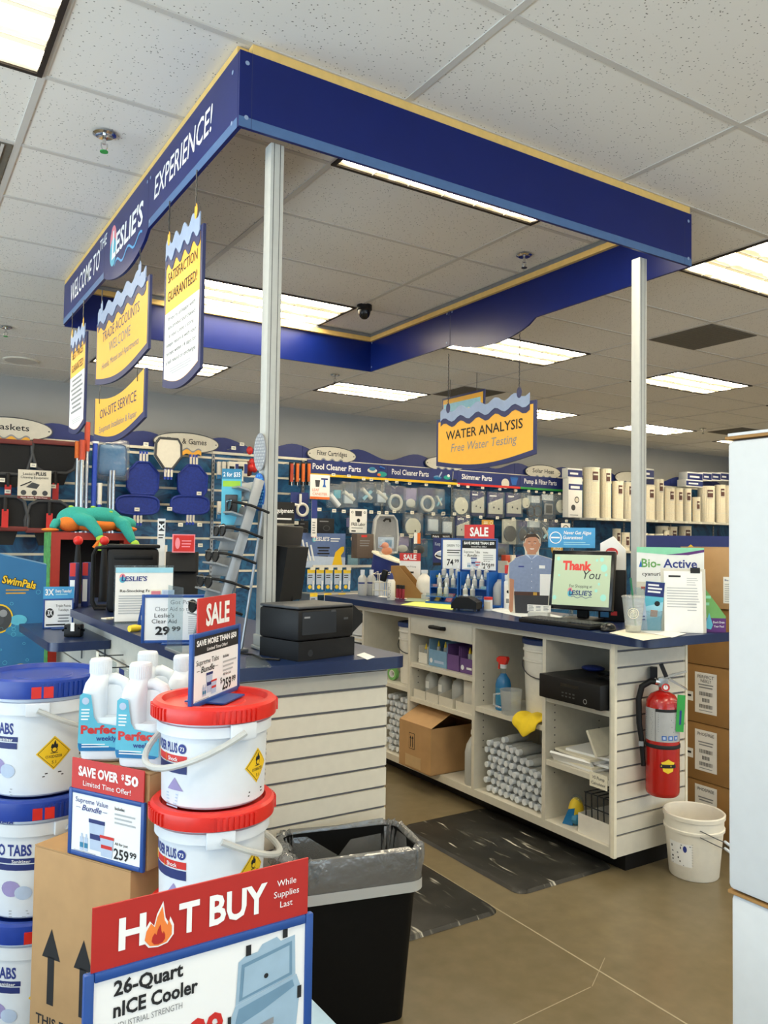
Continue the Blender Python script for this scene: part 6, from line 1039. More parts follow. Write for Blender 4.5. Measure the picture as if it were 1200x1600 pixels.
def sec_of(x):
    for i in range(len(EX)-1):
        if EX[i] <= x < EX[i+1]: return SEC[i]
    return SEC[-1]
def tagp(px, py, y=8.62, w=.055, h=.04, L=None):                       # a price tag on its wire hook, part of the display behind it
    c = ony(px, py, y); s = sec_of(c.x); m = MB(); m.T = Matrix.Translation((c.x-s.location.x, c.y-YP, c.z)); m.box(-w/2,w/2,-.003,0,-h/2,h/2,'tag_white'); m.tube([(0,0,.0),(0,L or YP-y-.016,.0)], .003, 'grey_metal', 5); m.rect(-w*.3,w*.3,-.004,.004,-.0036,'ink_grey'); obj('tagged_hook', m, s)
for px, py in ((499,796),(522,798),(537,799),(580,800),(592,801),(604,801),(616,799),(644,801),(677,803),(692,803),(693,802),(710,803),(731,807),(751,808),(777,809),(802,811),(823,812),(838,813),(852,813),(869,814),(885,814),
               (463,817),(536,842),(551,842),(570,846),(628,836),(642,838),(520,862),(822,853),(828,854),(838,854),(535,880),(649,862)): tagp(px, py)
for px, py in ((12,768),(3,750),(83,760),(52,727),(178,742),(214,796),(255,698),(228,694),(268,717),(265,795),(282,820),(312,820),(311,771),(313,852),(368,782),(365,700),(385,762),(395,720),(460,744),(350,845),(378,694)): tagp(px, py, y=8.72)
for px, py in ((521,740),(545,742),(568,747),(580,748),(604,750),(620,752),(640,754),(666,756),(702,758),(716,757),(731,759),(754,761),(781,763),(806,765),(826,766),(838,767),(850,768),(862,769),(874,770),(888,770),(902,771)): tagp(px, py+1.5, y=8.66, w=.05, h=.03, L=.125)
# header name boards and ovals
def oval(px, py, w, txt, label, yellow=False, ph=0):
    c = ony(px, py, 8.90); t = thing('oval_sign', label, 'sign', (c.x, 8.915, c.z), 0, 'oval department signs'); el = lambda a, b: [(a*math.cos(2*PI*k/36), b*math.sin(2*PI*k/36)) for k in range(36)]
    m = MB(); m.prism(el(w/2,w*.155), -.012, 0, 'steel_dark'); obj('rim', m, t); m = MB(); m.prism(el(w/2-.012,w*.155-.012), -.016, -.0125, 'cab_in')
    m.text(txt, 0, -.012, .062, 'ink', w=w*.60 if len(txt) > 8 else w*.42, y=-.0175, bold=.01)
    for s in (-1, 1): m.disc(s*(w/2-.04), 0, .008, -.0175, 'ink', 10)
    obj('face', m, t); m = MB(); a = -w*.155+.01; up = wavep(-w*.22, w*.22, a+.02, .018, 2.5); lo = wavep(-w*.22, w*.22, a-.03, .018, 2.5); m.prism(lo+up[::-1], -.022, -.0185, 'yellow_sign' if yellow else 'navy'); m.prism([(x, z) for x, z in up]+[(x, z+.018) for x, z in up[::-1]], -.0215, -.0185, 'grey_pl'); obj('wave_trim', m, t)
oval(18, 670, .80, 'Baskets', 'oval baskets sign at the left edge', True); oval(292, 692, .78, 'Toys & Games', 'oval toys and games sign above the blue nets', True); oval(519, 711, .72, 'Filter Cartridges', 'oval filter cartridges sign'); oval(696, 725, .70, 'Timers', 'oval timers sign mostly hidden by the yellow sign'); oval(849, 738, .74, 'Solar Heat', 'oval solar heat sign'); oval(985, 747, .74, '', 'oval sign hidden behind the tall filters')
def board(x0, x1, txt, tw, strip, label, pics):
    z0, z1 = 2.235, 2.405; t = thing('department_board', label, 'sign', ((x0+x1)/2, 8.80, z0), 0, 'department boards'); w = x1-x0-.004; m = MB(); m.box(-w/2,w/2,-.006,.006,.0,z1-z0,'navy_print'); m.text(txt, -w*.44, .055, .072, 'print_white', w=tw, al='l', y=-.0075, bold=.015); pics(m, w); obj('board', m, t)
    m = MB(); m.box(-w/2,w/2,-.008,.006,-.032,-.0005,strip); obj('price_channel', m, t); m = MB(); m.box(-w/2+.05,-w/2+.06,.0065,.135,.02,.05,'grey_metal'); obj('bracket', m, t)
def pic_a(m, w): y = -.0075; m.ball(w*.30,-.012,.085,.075,.004,.032,'cab_in',14,6); m.ball(w*.30,-.015,.105,.05,.004,.026,'teal_print',12,6); m.ball(w*.43,-.012,.045,.075,.004,.035,'frog',14,6); m.ball(w*.39,-.014,.035,.03,.004,.02,'orange',10,6); m.tube([(w*.40,-.012,.14),(w*.46,-.012,.12)],.014,'royal',8)
def pic_b(m, w): m.ball(w*.20,-.012,.05,.07,.004,.028,'windex',14,6); m.tube([(w*.22,-.012,.06),(w*.26,-.012,.13)],.010,'lblue',8); m.ball(w*.34,-.012,.06,.06,.004,.03,'frog',14,6); m.ball(w*.36,-.014,.085,.025,.004,.022,'print_white',10,6); m.tube([(w*.42,-.012,.03),(w*.43,-.012,.15)],.008,'grey_pl',8); m.ball(w*.45,-.012,.03,.045,.004,.02,'ink',12,6)
def pic_c(m, w): m.disc(w*.25,.03,.075,-.0078,'cab_in',24); m.flat([(w*.36,.02),(w*.43,.02),(w*.46,.13),(w*.33,.13)],-.0078,'royal'); m.ring(w*.395,.13,.075,.012,-.0085,'windex',20,.25)
def pic_d(m, w): m.ball(w*.27,-.012,.085,.06,.004,.032,'sage',14,6); m.ball(w*.36,-.014,.05,.05,.004,.028,'dgrey',12,6); m.ball(w*.43,-.012,.035,.05,.004,.024,'ink',12,6)
board(4.452,5.63,'Pool Cleaner Parts',.70,'oxy','navy pool cleaner parts board, left one',pic_a); board(5.63,6.80,'Pool Cleaner Parts',.60,'oxy','navy pool cleaner parts board, right one',pic_b); board(6.80,7.97,'Skimmer Parts',.55,'red','navy skimmer parts board with a red price strip',pic_c); board(7.97,9.18,'Pump & Filter Parts',.66,'green_tag','navy pump and filter parts board with a green strip',pic_d)
# packets on the pegs
def packet(px, py, pw, ph, kind, label, group='packets on the parts wall', y=8.72):
    c = ony(px, py, y); k = (c-Vector((0,0,CAMZ))).dot(_fw)/F; w = pw*k*1.28; h = ph*k*1.12
    t = thing('parts_packet', label, 'packet', (c.x, y, c.z), 0, group); m = MB(); q = random.Random(int(px*31+py*7)); hw, hh = w/2, h/2
    m.box(-hw,hw,-.03,.03,-hh,hh,'bag',.012); obj('clear_bag', m, t); m = MB()
    def card(mat, z0=None): m.box(-hw*.94,hw*.94,.02,.026,-hh*.96 if z0 is None else z0,hh*.96,mat)
    if kind == 'white': m.box(-hw*.6,hw*.5,-.012,.012,-hh*.7,hh*.1,'hdpe',.008); m.tube([(-hw*.6,0,hh*.2),(hw*.6,0,-hh*.4)], w*.12, 'hdpe_warm', 10)
    elif kind == 'tube': m.tube([(-hw*.7,0,hh*.1),(hw*.4,0,-hh*.8)], w*.16, 'hdpe', 10); m.box(-hw*.2,hw*.6,-.01,.01,-hh*.2,hh*.5,'aqua',.006)
    elif kind == 'ring': m.tube([(hw*.62*math.cos(2*PI*i/20), 0, -hh*.25+hw*.62*math.sin(2*PI*i/20)) for i in range(21)], w*.07, 'hdpe_warm', 8); card('navy_print', hh*.35)
    elif kind == 'hoop': 
        for s in (-.25,.25): m.tube([(s*w+hw*.6*math.cos(2*PI*i/20), -.004*s, -hh*.3+hw*.6*math.sin(2*PI*i/20)) for i in range(21)], w*.025, 'dgrey', 6)
        card('hdpe', hh*.4)
    elif kind == 'disc': m.lathe([(0,-.001),(.001,0)],'hdpe'); m.prism([(hw*.8*math.cos(2*PI*i/22), -hh*.2+hw*.8*math.sin(2*PI*i/22)) for i in range(22)], -.015, .0, 'cream'); m.disc(hw*.2,-hh*.5,w*.05,-.016,'dgrey',8)
    elif kind == 'bluecard': card('navy_print'); m.prism([(-hw*.85,-hh*.7),(hw*.85,-hh*.7),(hw*.85,hh*.55),(-hw*.85,hh*.1)], -.012,.015,'cab_in'); m.disc(-hw*.25,-hh*.2,w*.05,-.013,'dgrey',8); m.disc(hw*.35,-hh*.3,w*.05,-.013,'dgrey',8); m.lines(-hw*.6,hw*.4,hh*.75,1,.03,'print_white',y=.0192,h=.02)
    elif kind == 'blackoval': card('cab_in'); m.prism([(hw*.78*math.cos(2*PI*i/22), -hh*.15+hh*.62*math.sin(2*PI*i/22)) for i in range(22)], -.014, .012, 'dgrey')
    elif kind == 'dark': m.ball(0,0,-hh*.2,hw*.75,.02,hh*.5,'dgrey',14,8); card('navy_print', hh*.5)
    elif kind == 'square': m.box(-hw*.7,hw*.7,-.012,.012,-hh*.6,hh*.25,'grey_pl',.01); m.box(-hw*.5,hw*.5,-.014,-.0125,-hh*.5,hh*.12,'dgrey'); card('hdpe', hh*.5)
    elif kind == 'block': m.box(-hw*.7,hw*.6,-.02,.015,-hh*.6,hh*.5,'hdpe',.008)
    elif kind == 'blue': m.box(-hw*.8,hw*.8,-.012,.012,-hh*.7,hh*.3,'cyan_l',.01); card('windex', -hh*.2)
    elif kind == 'purple': card('lav', -hh*.1); m.ball(0,0,-hh*.35,hw*.7,.02,hh*.4,'hdpe_warm',12,8)
    else: m.tube([(-hw*.5,0,hh*.3),(hw*.5,0,-hh*.6)], w*.1, 'hdpe_warm', 8); m.tube([(hw*.5,0,hh*.1),(-hw*.4,0,-hh*.7)], w*.08, 'cyan_l', 8)
    obj('contents', m, t); h_ = MB(); h_.tube([(0,-.01,hh*.92),(0,YP-y-.031,hh*.92)], .004, 'grey_metal', 6); obj('hang_hook', h_, t)
KN = {'white':'white plastic part','tube':'white tube','ring':'pale ring','hoop':'dark hoops','disc':'round cream lid','bluecard':'white plate on a navy card','blackoval':'black oval gasket','dark':'dark fitting','square':'grey square frame','block':'white block','blue':'blue tinted bag of parts','purple':'lavender card and fitting','mix':'mixed small parts'}
rowA = [(524,775,24,34,'tube'),(545,773,24,36,'white'),(573,769,26,30,'mix'),(597,772,22,34,'white'),(618,780,28,38,'ring'),(642,780,20,32,'purple'),(668,782,28,36,'ring'),(686,780,15,28,'mix'),(720,786,26,38,'disc'),(746,787,22,36,'bluecard'),(774,789,26,36,'bluecard'),(803,789,26,34,'bluecard'),(821,783,16,24,'disc'),(835,793,22,34,'hoop'),(857,792,20,36,'square'),(876,788,20,30,'disc')]
rowB = [(551,822,16,24,'purple'),(645,820,28,34,'disc'),(677,820,22,30,'block'),(699,823,20,28,'block'),(723,824,22,34,'bluecard'),(797,831,24,36,'blackoval'),(817,832,18,34,'dark'),(835,832,22,36,'hoop'),(853,830,18,30,'mix'),(866,828,14,28,'ring')]
rowC = [(551,872,18,30,'blue'),(629,852,22,26,'purple'),(655,856,22,26,'dark'),(783,861,22,24,'dark')]
for nm, row in (('top',rowA),('second',rowB),('third',rowC)):
    for i, r in enumerate(row): packet(*r, '%s packet hanging %s from left in the %s parts row' % (KN[r[4]], ORD[i], nm))
# left wall: black leaf rakes
def rake(px, py, w, h, up, label):
    Y = 8.80 if up else 8.62; c = ony(px, py, Y); t = thing('leaf_rake', label, 'pool net', (c.x, Y, c.z), 0, 'black leaf rakes'); s = 1 if up else -1
    out = [(-w*.5,s*h*.42),(w*.5,s*h*.42),(w*.52,s*h*.1),(w*.42,-s*h*.35),(w*.25,-s*h*.48),(-w*.25,-s*h*.48),(-w*.42,-s*h*.35),(-w*.52,s*h*.1)]
    m = MB(); m.tube([(x,0,z) for x, z in out[1:]+out[:1]], .018, 'dgrey', 8); obj('frame', m, t); m = MB(); m.box(-w*.51,w*.51,-.025,.015,s*h*.42-.02,s*h*.42+.03,'maroon',.008); obj('scoop_edge', m, t, 'dull red scoop edge'); m = MB(); m.prism([(x*.96, z*.96) for x, z in out], .0, .06, 'net_black'); m.prism([(-w*.3,-h*.45),(w*.3,-h*.45),(w*.2,-h*.85),(-w*.2,-h*.85)], -.0,.05,'net_black'); obj('mesh_bag', m, t)
    m = MB(); m.tube([(0,-.02,-s*h*.46),(0,-.04,-s*h*.46-.14)], .018, 'ink', 8); m.box(-.03,.03,-.05,-.045,-s*h*.46-.30,-s*h*.46-.12,'red'); obj('handle_tag', m, t); m = MB(); m.tube([(0,.06,0),(0,YP-Y-.031,0)],.006,'grey_metal',6); obj('hook', m, t)
rake(13, 714, .43, .36, True, 'black leaf rake with a red edge at the left photo edge, upper row'); rake(87, 714, .44, .34, True, 'black leaf rake with a red edge, upper row beside the chrome poles'); rake(7, 803, .42, .36, False, 'black leaf rake hung upside down at the left edge'); rake(76, 808, .42, .34, False, 'black leaf rake hung upside down behind the plush frog')
t = thing('cleaning_notice', 'white and maroon plus cleaning equipment card among the black rakes', 'sign', (ony(54,757,8.60).x, 8.60, ony(54,757,8.60).z), 0); m = MB(); m.box(-.155,.155,0,.004,-.145,.145,'cab_in'); m.box(-.155,.155,-.001,0,-.145,-.118,'maroon'); m.text("Leslie's",-.055,.092,.026,'ink',w=.11,y=-.002,bold=0); m.text('PLUS',.058,.092,.034,'ink',w=.10,y=-.002,bold=.03); m.text('Cleaning Equipment',0,.058,.024,'ink',w=.26,y=-.002,bold=0); m.text('Great Quality. Great Prices.',0,-.138,.012,'print_white',w=.25,y=-.002)
m.flat([(-.08,-.03),(.02,-.045),(.05,.0),(-.02,.02)],-.0016,'dgrey'); m.tube([(-.13,-.003,-.02),(-.03,-.003,.03)],.005,'ink',6)
for x in (-.10,0,.10): m.disc(x,-.085,.026,-.0016,'dgrey',16)
obj('card', m, t); m = MB(); m.tube([(0,.004,.13),(0,YP-8.6-.031,.13)],.004,'grey_metal',6); obj('hook', m, t)
# poles
def pole(px0, py0, px1, py1, r, mat, label, y=8.47, cap=None, capl=.0):
    a = ony(px0,py0,y); b = ony(px1,py1,y); t = thing('pool_pole', label, 'pole', (b.x, y, .0), 0, 'poles standing at the left wall'); L = a.z; m = MB(); m.tube([(0,0,.002),(a.x-b.x,0,L)], r, mat, 12); obj('tube', m, t)
    if cap: m = MB(); m.tube([(a.x-b.x,0,L-capl),(a.x-b.x,0,L+.002)], r*1.35, cap, 12); obj('grip', m, t)
pole(122,690,121,800,.022,'chrome','chrome pool pole with an orange collar, leftmost',cap='orange',capl=.17); pole(129,688,128,800,.022,'chrome','chrome pool pole with an orange collar, middle one',y=8.42,cap='redorange',capl=.20); pole(137,660,136,800,.020,'chrome','tallest chrome pool pole with a long orange collar',cap='redorange',capl=.30); pole(149,690,145,800,.026,'pole_blue','blue pool pole beside the chrome ones',cap='hdpe',capl=.02); pole(156,755,155,800,.018,'pole_blue','short blue pole with a thick white grip',cap='hdpe_warm',capl=.22); pole(173,735,173,815,.016,'chrome','thin chrome pole under the bagged net, left one'); pole(178,735,178,815,.016,'chrome','thin chrome pole under the bagged net, right one',y=8.42)
# blue leaf nets
def net(px, py, w, h, shape, mat, label, y=8.76, dep=.08):
    c = ony(px,py,y); t = thing('leaf_net', label, 'pool net', (c.x, y, c.z), 0, 'leaf nets on the left wall')
    if shape == 'hex': o_ = [(-w*.18,h*.5),(w*.18,h*.5),(w*.48,h*.18),(w*.46,-h*.3),(w*.34,-h*.47),(-w*.34,-h*.47),(-w*.46,-h*.3),(-w*.48,h*.18)]
    elif shape == 'down': o_ = [(-w*.34,h*.47),(w*.34,h*.47),(w*.46,h*.3),(w*.48,-h*.1),(w*.15,-h*.5),(-w*.15,-h*.5),(-w*.48,-h*.1),(-w*.46,h*.3)]
    else: o_ = [(w*.5*math.copysign(abs(math.cos(a))**.6,math.cos(a)), h*.5*math.copysign(abs(math.sin(a))**.6,math.sin(a))) for a in [2*PI*k/20 for k in range(20)]]
    m = MB(); m.tube([(x,-.01,z) for x, z in o_+o_[:1]], .014, mat, 8); obj('rim', m, t); m = MB(); m.prism([(x*.96,z*.96) for x, z in o_], -.012, dep, 'cab_in' if mat == 'dgrey' else mat); obj('mesh_bag', m, t)
    m = MB(); s = 1 if shape == 'hex' else -1
    for k in (-.035,0,.035): m.tube([(k,-.01,s*h*.48),(k,-.01,s*h*.48+s*.13)], .013, 'pole_blue', 8); m.box(k-.012,k+.012,-.026,-.023,s*h*.48+(.02 if s > 0 else -.10),s*h*.48+(.10 if s > 0 else -.02),'cab_in')
    obj('handle_stub', m, t); m = MB(); m.tube([(0,dep,0),(0,YP-y-.031,0)],.006,'grey_metal',6); obj('hook', m, t)
net(223,748,.36,.36,'hex','net_blue','dark blue deep leaf net, left of the upper pair'); net(301,752,.35,.36,'hex','net_blue','dark blue deep leaf net, right of the upper pair'); net(215,789,.46,.20,'flat','net_blue','dark blue net lying sideways under the left upper net'); net(297,789,.44,.20,'flat','net_blue','dark blue net lying sideways under the right upper net'); net(263,708,.30,.34,'down','dgrey','pale grey leaf net with a dark rim between the blue nets',y=8.64)
c = ony(176,718,8.64); t = thing('bagged_net', 'teal net head wrapped in clear plastic under the service sign', 'pool net', (c.x, 8.64, c.z), 0); m = MB(); m.box(-.15,.15,-.02,.06,-.18,.17,'windex',.06); obj('net_head', m, t); m = MB(); m.box(-.18,.18,-.04,.09,-.23,.22,'bag',.05); obj('clear_wrap', m, t); m = MB(); m.tube([(0,.09,.1),(0,YP-8.64-.031,.1)],.006,'grey_metal',6); obj('hook', m, t)
# brush heads and blisters right of the nets
for r, (py0, nm) in enumerate(((735,'upper'),(797,'lower'))):
    for k in range(5):
        c = ony(342+7.5*k, py0, 8.70-.02*(k % 2)); t = thing('brush_packet', 'white and blue brush head packet, %s in the %s row beside the post' % (ORD[k], nm), 'packet', (c.x, c.y, c.z), 0, 'brush packets'); m = MB(); m.box(-.02,.02,-.02,.02,-.10,.10,'cab_in',.004); m.box(-.021,.021,-.021,.0,-.10,-.05,'windex'); obj('carton', m, t); m = MB(); m.tube([(0,0,.101),(0,YP-c.y-.031,.101)],.004,'grey_metal',6); obj('hook', m, t)
    for k in range(2):
        c = ony(364+14*k, py0-2, 8.54); t = thing('brush_packet', 'wide white brush packet with a dark badge, %s in the %s row' % (('left one','right one')[k], nm), 'packet', (c.x, c.y, c.z), 0, 'wide brush packets'); m = MB(); m.box(-.06,.06,-.02,.02,-.085,.085,'cab_in',.006); m.box(.02,.058,-.022,-.0205,-.05,.06,'navy_print'); m.rect(-.05,.01,-.02,.03,-.0206,'ink'); obj('card', m, t); m = MB(); m.tube([(0,-.02,-.085),(0,-.02,-.24)],.011,'hdpe_warm',8); obj('brush_stem', m, t); m = MB(); m.tube([(0,.02,.07),(0,YP-8.54-.031,.07)],.004,'grey_metal',6); obj('hook', m, t)
m = MB(); q = random.Random(8); c = ony(394,720,8.66)
t = thing('red_toys', 'bunch of red netted toys hanging beside the near post', 'toy', (c.x, 8.66, c.z), 0)
m = MB()
for k in range(9): m.ball(q.uniform(-.05,.05), q.uniform(-.03,.03), q.uniform(-.16,.12), .04,.035,.05,'red' if k % 2 else 'maroon',10,7)
obj('toys', m, t); m = MB(); m.tube([(0,.02,.12),(0,YP-8.66-.031,.12)],.005,'grey_metal',6); obj('hook', m, t)
for k in range(4):
    c = ony(455+9*k, 740, 8.68); t = thing('orange_tool', 'orange handled pool tool on a card, %s from the near post' % ORD[k], 'tool', (c.x,8.68,c.z), 0, 'orange pool tools'); m = MB(); m.box(-.03,.03,.0,.006,-.14,.14,'ink'); obj('card', m, t); m = MB(); m.tube([(0,-.015,-.10),(0,-.015,.12)],.020,'orange' if k else 'redorange',10); m.tube([(0,-.015,-.15),(0,-.015,-.10)],.008,'chrome',8); obj('tool', m, t); m = MB(); m.tube([(0,.006,.13),(0,YP-8.68-.031,.13)],.004,'grey_metal',6); obj('hook', m, t)
# signs on the parts wall
def wcard(name, label, px, py, w, h, draw, y=8.60, mat='paper', cat='sign'):
    c = ony(px,py,y); t = thing(name, label, cat, (c.x, y, c.z-h/2), 0); m = MB(); m.box(-w/2,w/2,0,.004,0,h,mat); m.T = at((0,-.0006,0)); draw(m, w, h); obj('printed_card', m, t); k = MB(); k.tube([(0,.0045,h*.94),(0,YP-y-.031,h*.94)],.004,'grey_metal',6); obj('wire_holder', k, t); return t
def d_leaf(m,w,h): m.rect(-w/2,w/2,0,h*.10,-.001,'orange'); m.text('LEAF',-w*.22,h*.32,h*.11,'orange',w=w*.34,y=-.001,bold=0); m.text('CANISTER',-.0,h*.16,h*.11,'orange',w=w*.74,y=-.001,bold=0); m.flat([(-w*.22,h*.5),(-w*.04,h*.5),(-w*.0,h*.78),(-w*.26,h*.78)],-.001,'dgrey'); m.flat([(w*.12,h*.5),(w*.32,h*.5),(w*.26,h*.62),(w*.26,h*.8),(w*.18,h*.8),(w*.18,h*.62)],-.001,'royal'); m.rect(w*.05,w*.40,h*.80,h*.87,-.001,'navy_print')
wcard('canister_sign','cream leaf canister card under the left pool cleaner board',500,761,.27,.30,d_leaf)
def d_free(m,w,h): m.text('FREE Labor',0,h*.30,h*.13,'ink',w=w*.80,y=-.001,bold=.01); m.disc(0,h*.52,h*.08,-.001,'ink',16); m.flat([(-w*.18,h*.70),(w*.18,h*.70),(w*.2,h*.92),(-w*.2,h*.92)],-.001,'dgrey'); m.lines(-w*.4,w*.3,h*.22,1,.01,'ink_grey',h=h*.03); m.lines(-w*.4,-w*.1,h*.1,1,.01,'ink',h=h*.05); m.ring(-w*.36,h*.86,h*.05,.006,-.001,'ink',12); m.ring(w*.36,h*.86,h*.05,.006,-.001,'ink',12)
wcard('labor_sign','cream free labor card in the middle of the parts wall',560,814,.25,.30,d_free)
def d_strip(m,w,h): m.rect(-w/2,w/2,h*.5,h,-.001,'ink_blue'); m.lines(-w*.3,w*.3,h*.92,5,h*.085,'lblue',h=h*.04); m.lines(-w*.3,w*.3,h*.4,5,h*.07,'ink_grey',h=h*.03)
wcard('strip_sign','narrow navy and white vertical strip sign below the canister card',491,810,.075,.44,d_strip,y=8.5)
def d_eq(m,w,h): m.text('& Equipment',.0,h*.5,h*.2,'print_white',w=w*.9,y=-.001,bold=.03); m.lines(-w*.4,w*.4,h*.25,1,.02,'print_white',h=h*.08)
wcard('equipment_sign','black equipment sign partly hidden by the near post',440,801,.34,.25,d_eq,y=8.5,mat='ink')
def d_test(m,w,h):
    m.flat([(-w/2,0),(w/2,0),(w/2,h*.3),(-w/2,h*.35)],-.001,'lblue'); leslie(m,-.02,h*.78,h*.13,'print_white',w*.34,-.0012); m.lines(w*.17,w*.40,h*.86,2,h*.07,'print_white',h=h*.03)
    m.lines(-w*.12,w*.16,h*.6,4,h*.085,'ink',h=h*.045,al='c'); m.flat([(w*.2,0),(w*.28,h*.45),(w*.40,h*.6),(w*.47,h*.62),(w*.47,h*.48),(w*.40,h*.35),(w*.45,0)],-.0012,'oxy')
    for k in range(3): m.tube([(-w*(.44-.09*k),-.003,h*.8-.03*k),(-w*(.33-.07*k),-.003,h*.2)],.012,'print_white',6)
wcard('test_strip_sign','wide blue testing products sign beside the dark screen',504,860,.64,.42,d_test,y=8.6,mat=M('haze_blue','5d74a6',.55))
def d_spider(m,w,h): m.ring(0,h*.5,h*.36,h*.06,-.001,'ink',28); m.ball(0,-.002,h*.52,w*.08,.001,h*.1,'ink',10,6); [m.tube([(0,-.002,h*.52),(s*w*.2,-.002,h*(.35+.16*k))],.006,'ink',5) for s in (-1,1) for k in range(3)]
wcard('spider_sign','square cream card with a black spider mark near the blue algae sign',884,828,.19,.20,d_spider)
def d_or(m,w,h): m.lines(-w*.35,w*.1,h*.7,2,h*.25,'cream',h=h*.12); m.ring(w*.3,h*.5,h*.3,h*.08,-.001,'cream',18)
wcard('orange_card','small tan card with a ring mark above the sale signs',762,817,.21,.085,d_or,mat='gold')
wcard('polaris_strip','black value kits strip behind the testing rack',690,838,.34,.06,lambda m,w,h: (m.text('Polaris',-w*.28,h*.25,h*.45,'print_white',w=w*.30,y=-.001,bold=.02), m.text('VALUE KITS',w*.22,h*.3,h*.36,'print_white',w=w*.34,y=-.001,bold=.02)),mat='ink',y=8.55)
def d_keep(m,w,h): m.text('Keep It',-w*.25,h*.72,h*.13,'lblue',w=w*.34,y=-.001,bold=0); m.text('So',w*.25,h*.72,h*.11,'windex',y=-.001,bold=0); m.ball(w*.02,-.004,h*.38,w*.46,.003,h*.18,'print_white',18,8); m.ball(w*.02,-.006,h*.36,w*.44,.003,h*.08,'ink',18,8); m.ball(w*.02,-.008,h*.42,w*.40,.003,h*.1,'lblue',18,8); m.rect(-w*.5,w*.5,0,h*.1,-.001,'ink')
wcard('robot_sign','navy rounded keep it sign with a white cleaning robot',694,862,.36,.36,d_keep,y=8.4,mat='navy_print')
wcard('tilted_card','small orange and white card tilted above the sale sign',652,841,.10,.14,lambda m,w,h: m.rect(0,w/2,0,h,-.001,'orange'),y=8.45)
# grey hood tray and dark box on top of a middle unit
c = ony(603,832,8.45); t = thing('grey_hood', 'grey moulded plastic cleaner lid standing on the parts wall', 'lid', (c.x, 8.45, c.z-.26), 0); o_ = [(-.17,0),(.17,0),(.19,.2),(.16,.42),(.11,.48),(-.11,.48),(-.16,.42),(-.19,.2)]
m = MB(); m.prism(o_, .0, .05, 'grey_pl'); obj('shell', m, t); m = MB(); m.tube([(x*.97,-.005,z*.97+.005) for x, z in o_+o_[:1]], .016, M('grey_l','b9bbbc',.45), 8); m.tube([(-.05,-.02,.40),(-.03,-.04,.43),(.03,-.04,.43),(.05,-.02,.40)],.014,'ink',8); obj('rim', m, t); m = MB(); m.box(-.12,.12,-.012,-.0005,.06,.20,'lblue',.006); m.box(-.02,.08,-.016,-.0125,.08,.17,'teal_print'); obj('printed_insert', m, t); m = MB(); m.tube([(0,.05,.4),(0,YP-8.45-.031,.4)],.006,'grey_metal',6); obj('hook', m, t)
c = ony(571,852,8.35); t = thing('brown_box', 'dark brown product box hung left of the grey lid', 'box', (c.x, 8.35, c.z-.16), 0); m = MB(); m.box(-.12,.12,0,.14,0,.30,M('cocoa','5f5148',.6),.006); m.rect(-.06,.02,.26,.285,-.0006,'red'); m.lines(-.08,.08,.22,3,.03,'ink_grey',h=.01); obj('box_body', m, t); m = MB(); m.tube([(0,.14,.28),(0,YP-8.35-.031,.28)],.006,'grey_metal',6); obj('hook', m, t)
c = ony(468,790,8.62); t = thing('hose_clamp_pack', 'white curved hose fitting on a navy card behind the near post', 'packet', (c.x,8.62,c.z), 0); m = MB(); m.box(-.12,.12,.0,.005,-.16,.16,'navy_print'); obj('card', m, t); m = MB(); m.tube([(.03+.07*math.cos(2*PI*i/18),-.02,-.05+.07*math.sin(2*PI*i/18)) for i in range(19)],.018,'hdpe_warm',8); m.tube([(-.03,-.02,0),(-.12,-.02,.02),(-.16,-.02,-.03)],.018,'hdpe_warm',8); m.tube([(0,-.02,.02),(0,-.02,.14)],.016,'hdpe_warm',8); obj('fitting', m, t); m = MB(); m.tube([(0,.005,.15),(0,YP-8.62-.031,.15)],.005,'grey_metal',6); obj('hook', m, t)
for i, (px, py, w) in enumerate(((474,828,.14),(508,824,.26))):
    c = ony(px,py,8.68); t = thing('black_carton', 'black boxed pool part %s of the strip sign' % ('left','right')[i], 'box', (c.x,8.68,c.z-.11), 0, 'black boxed parts'); m = MB(); m.box(-w/2,w/2,0,.12,0,.22,'ink',.006); m.ring(.02,.1,.05,.012,-.0006,'dgrey',20,.7); m.lines(-w*.3,w*.2,.19,1,.02,'ink_grey',h=.012); obj('box_body', m, t); m = MB(); m.tube([(0,.12,.2),(0,YP-8.68-.031,.2)],.006,'grey_metal',6); obj('hook', m, t)
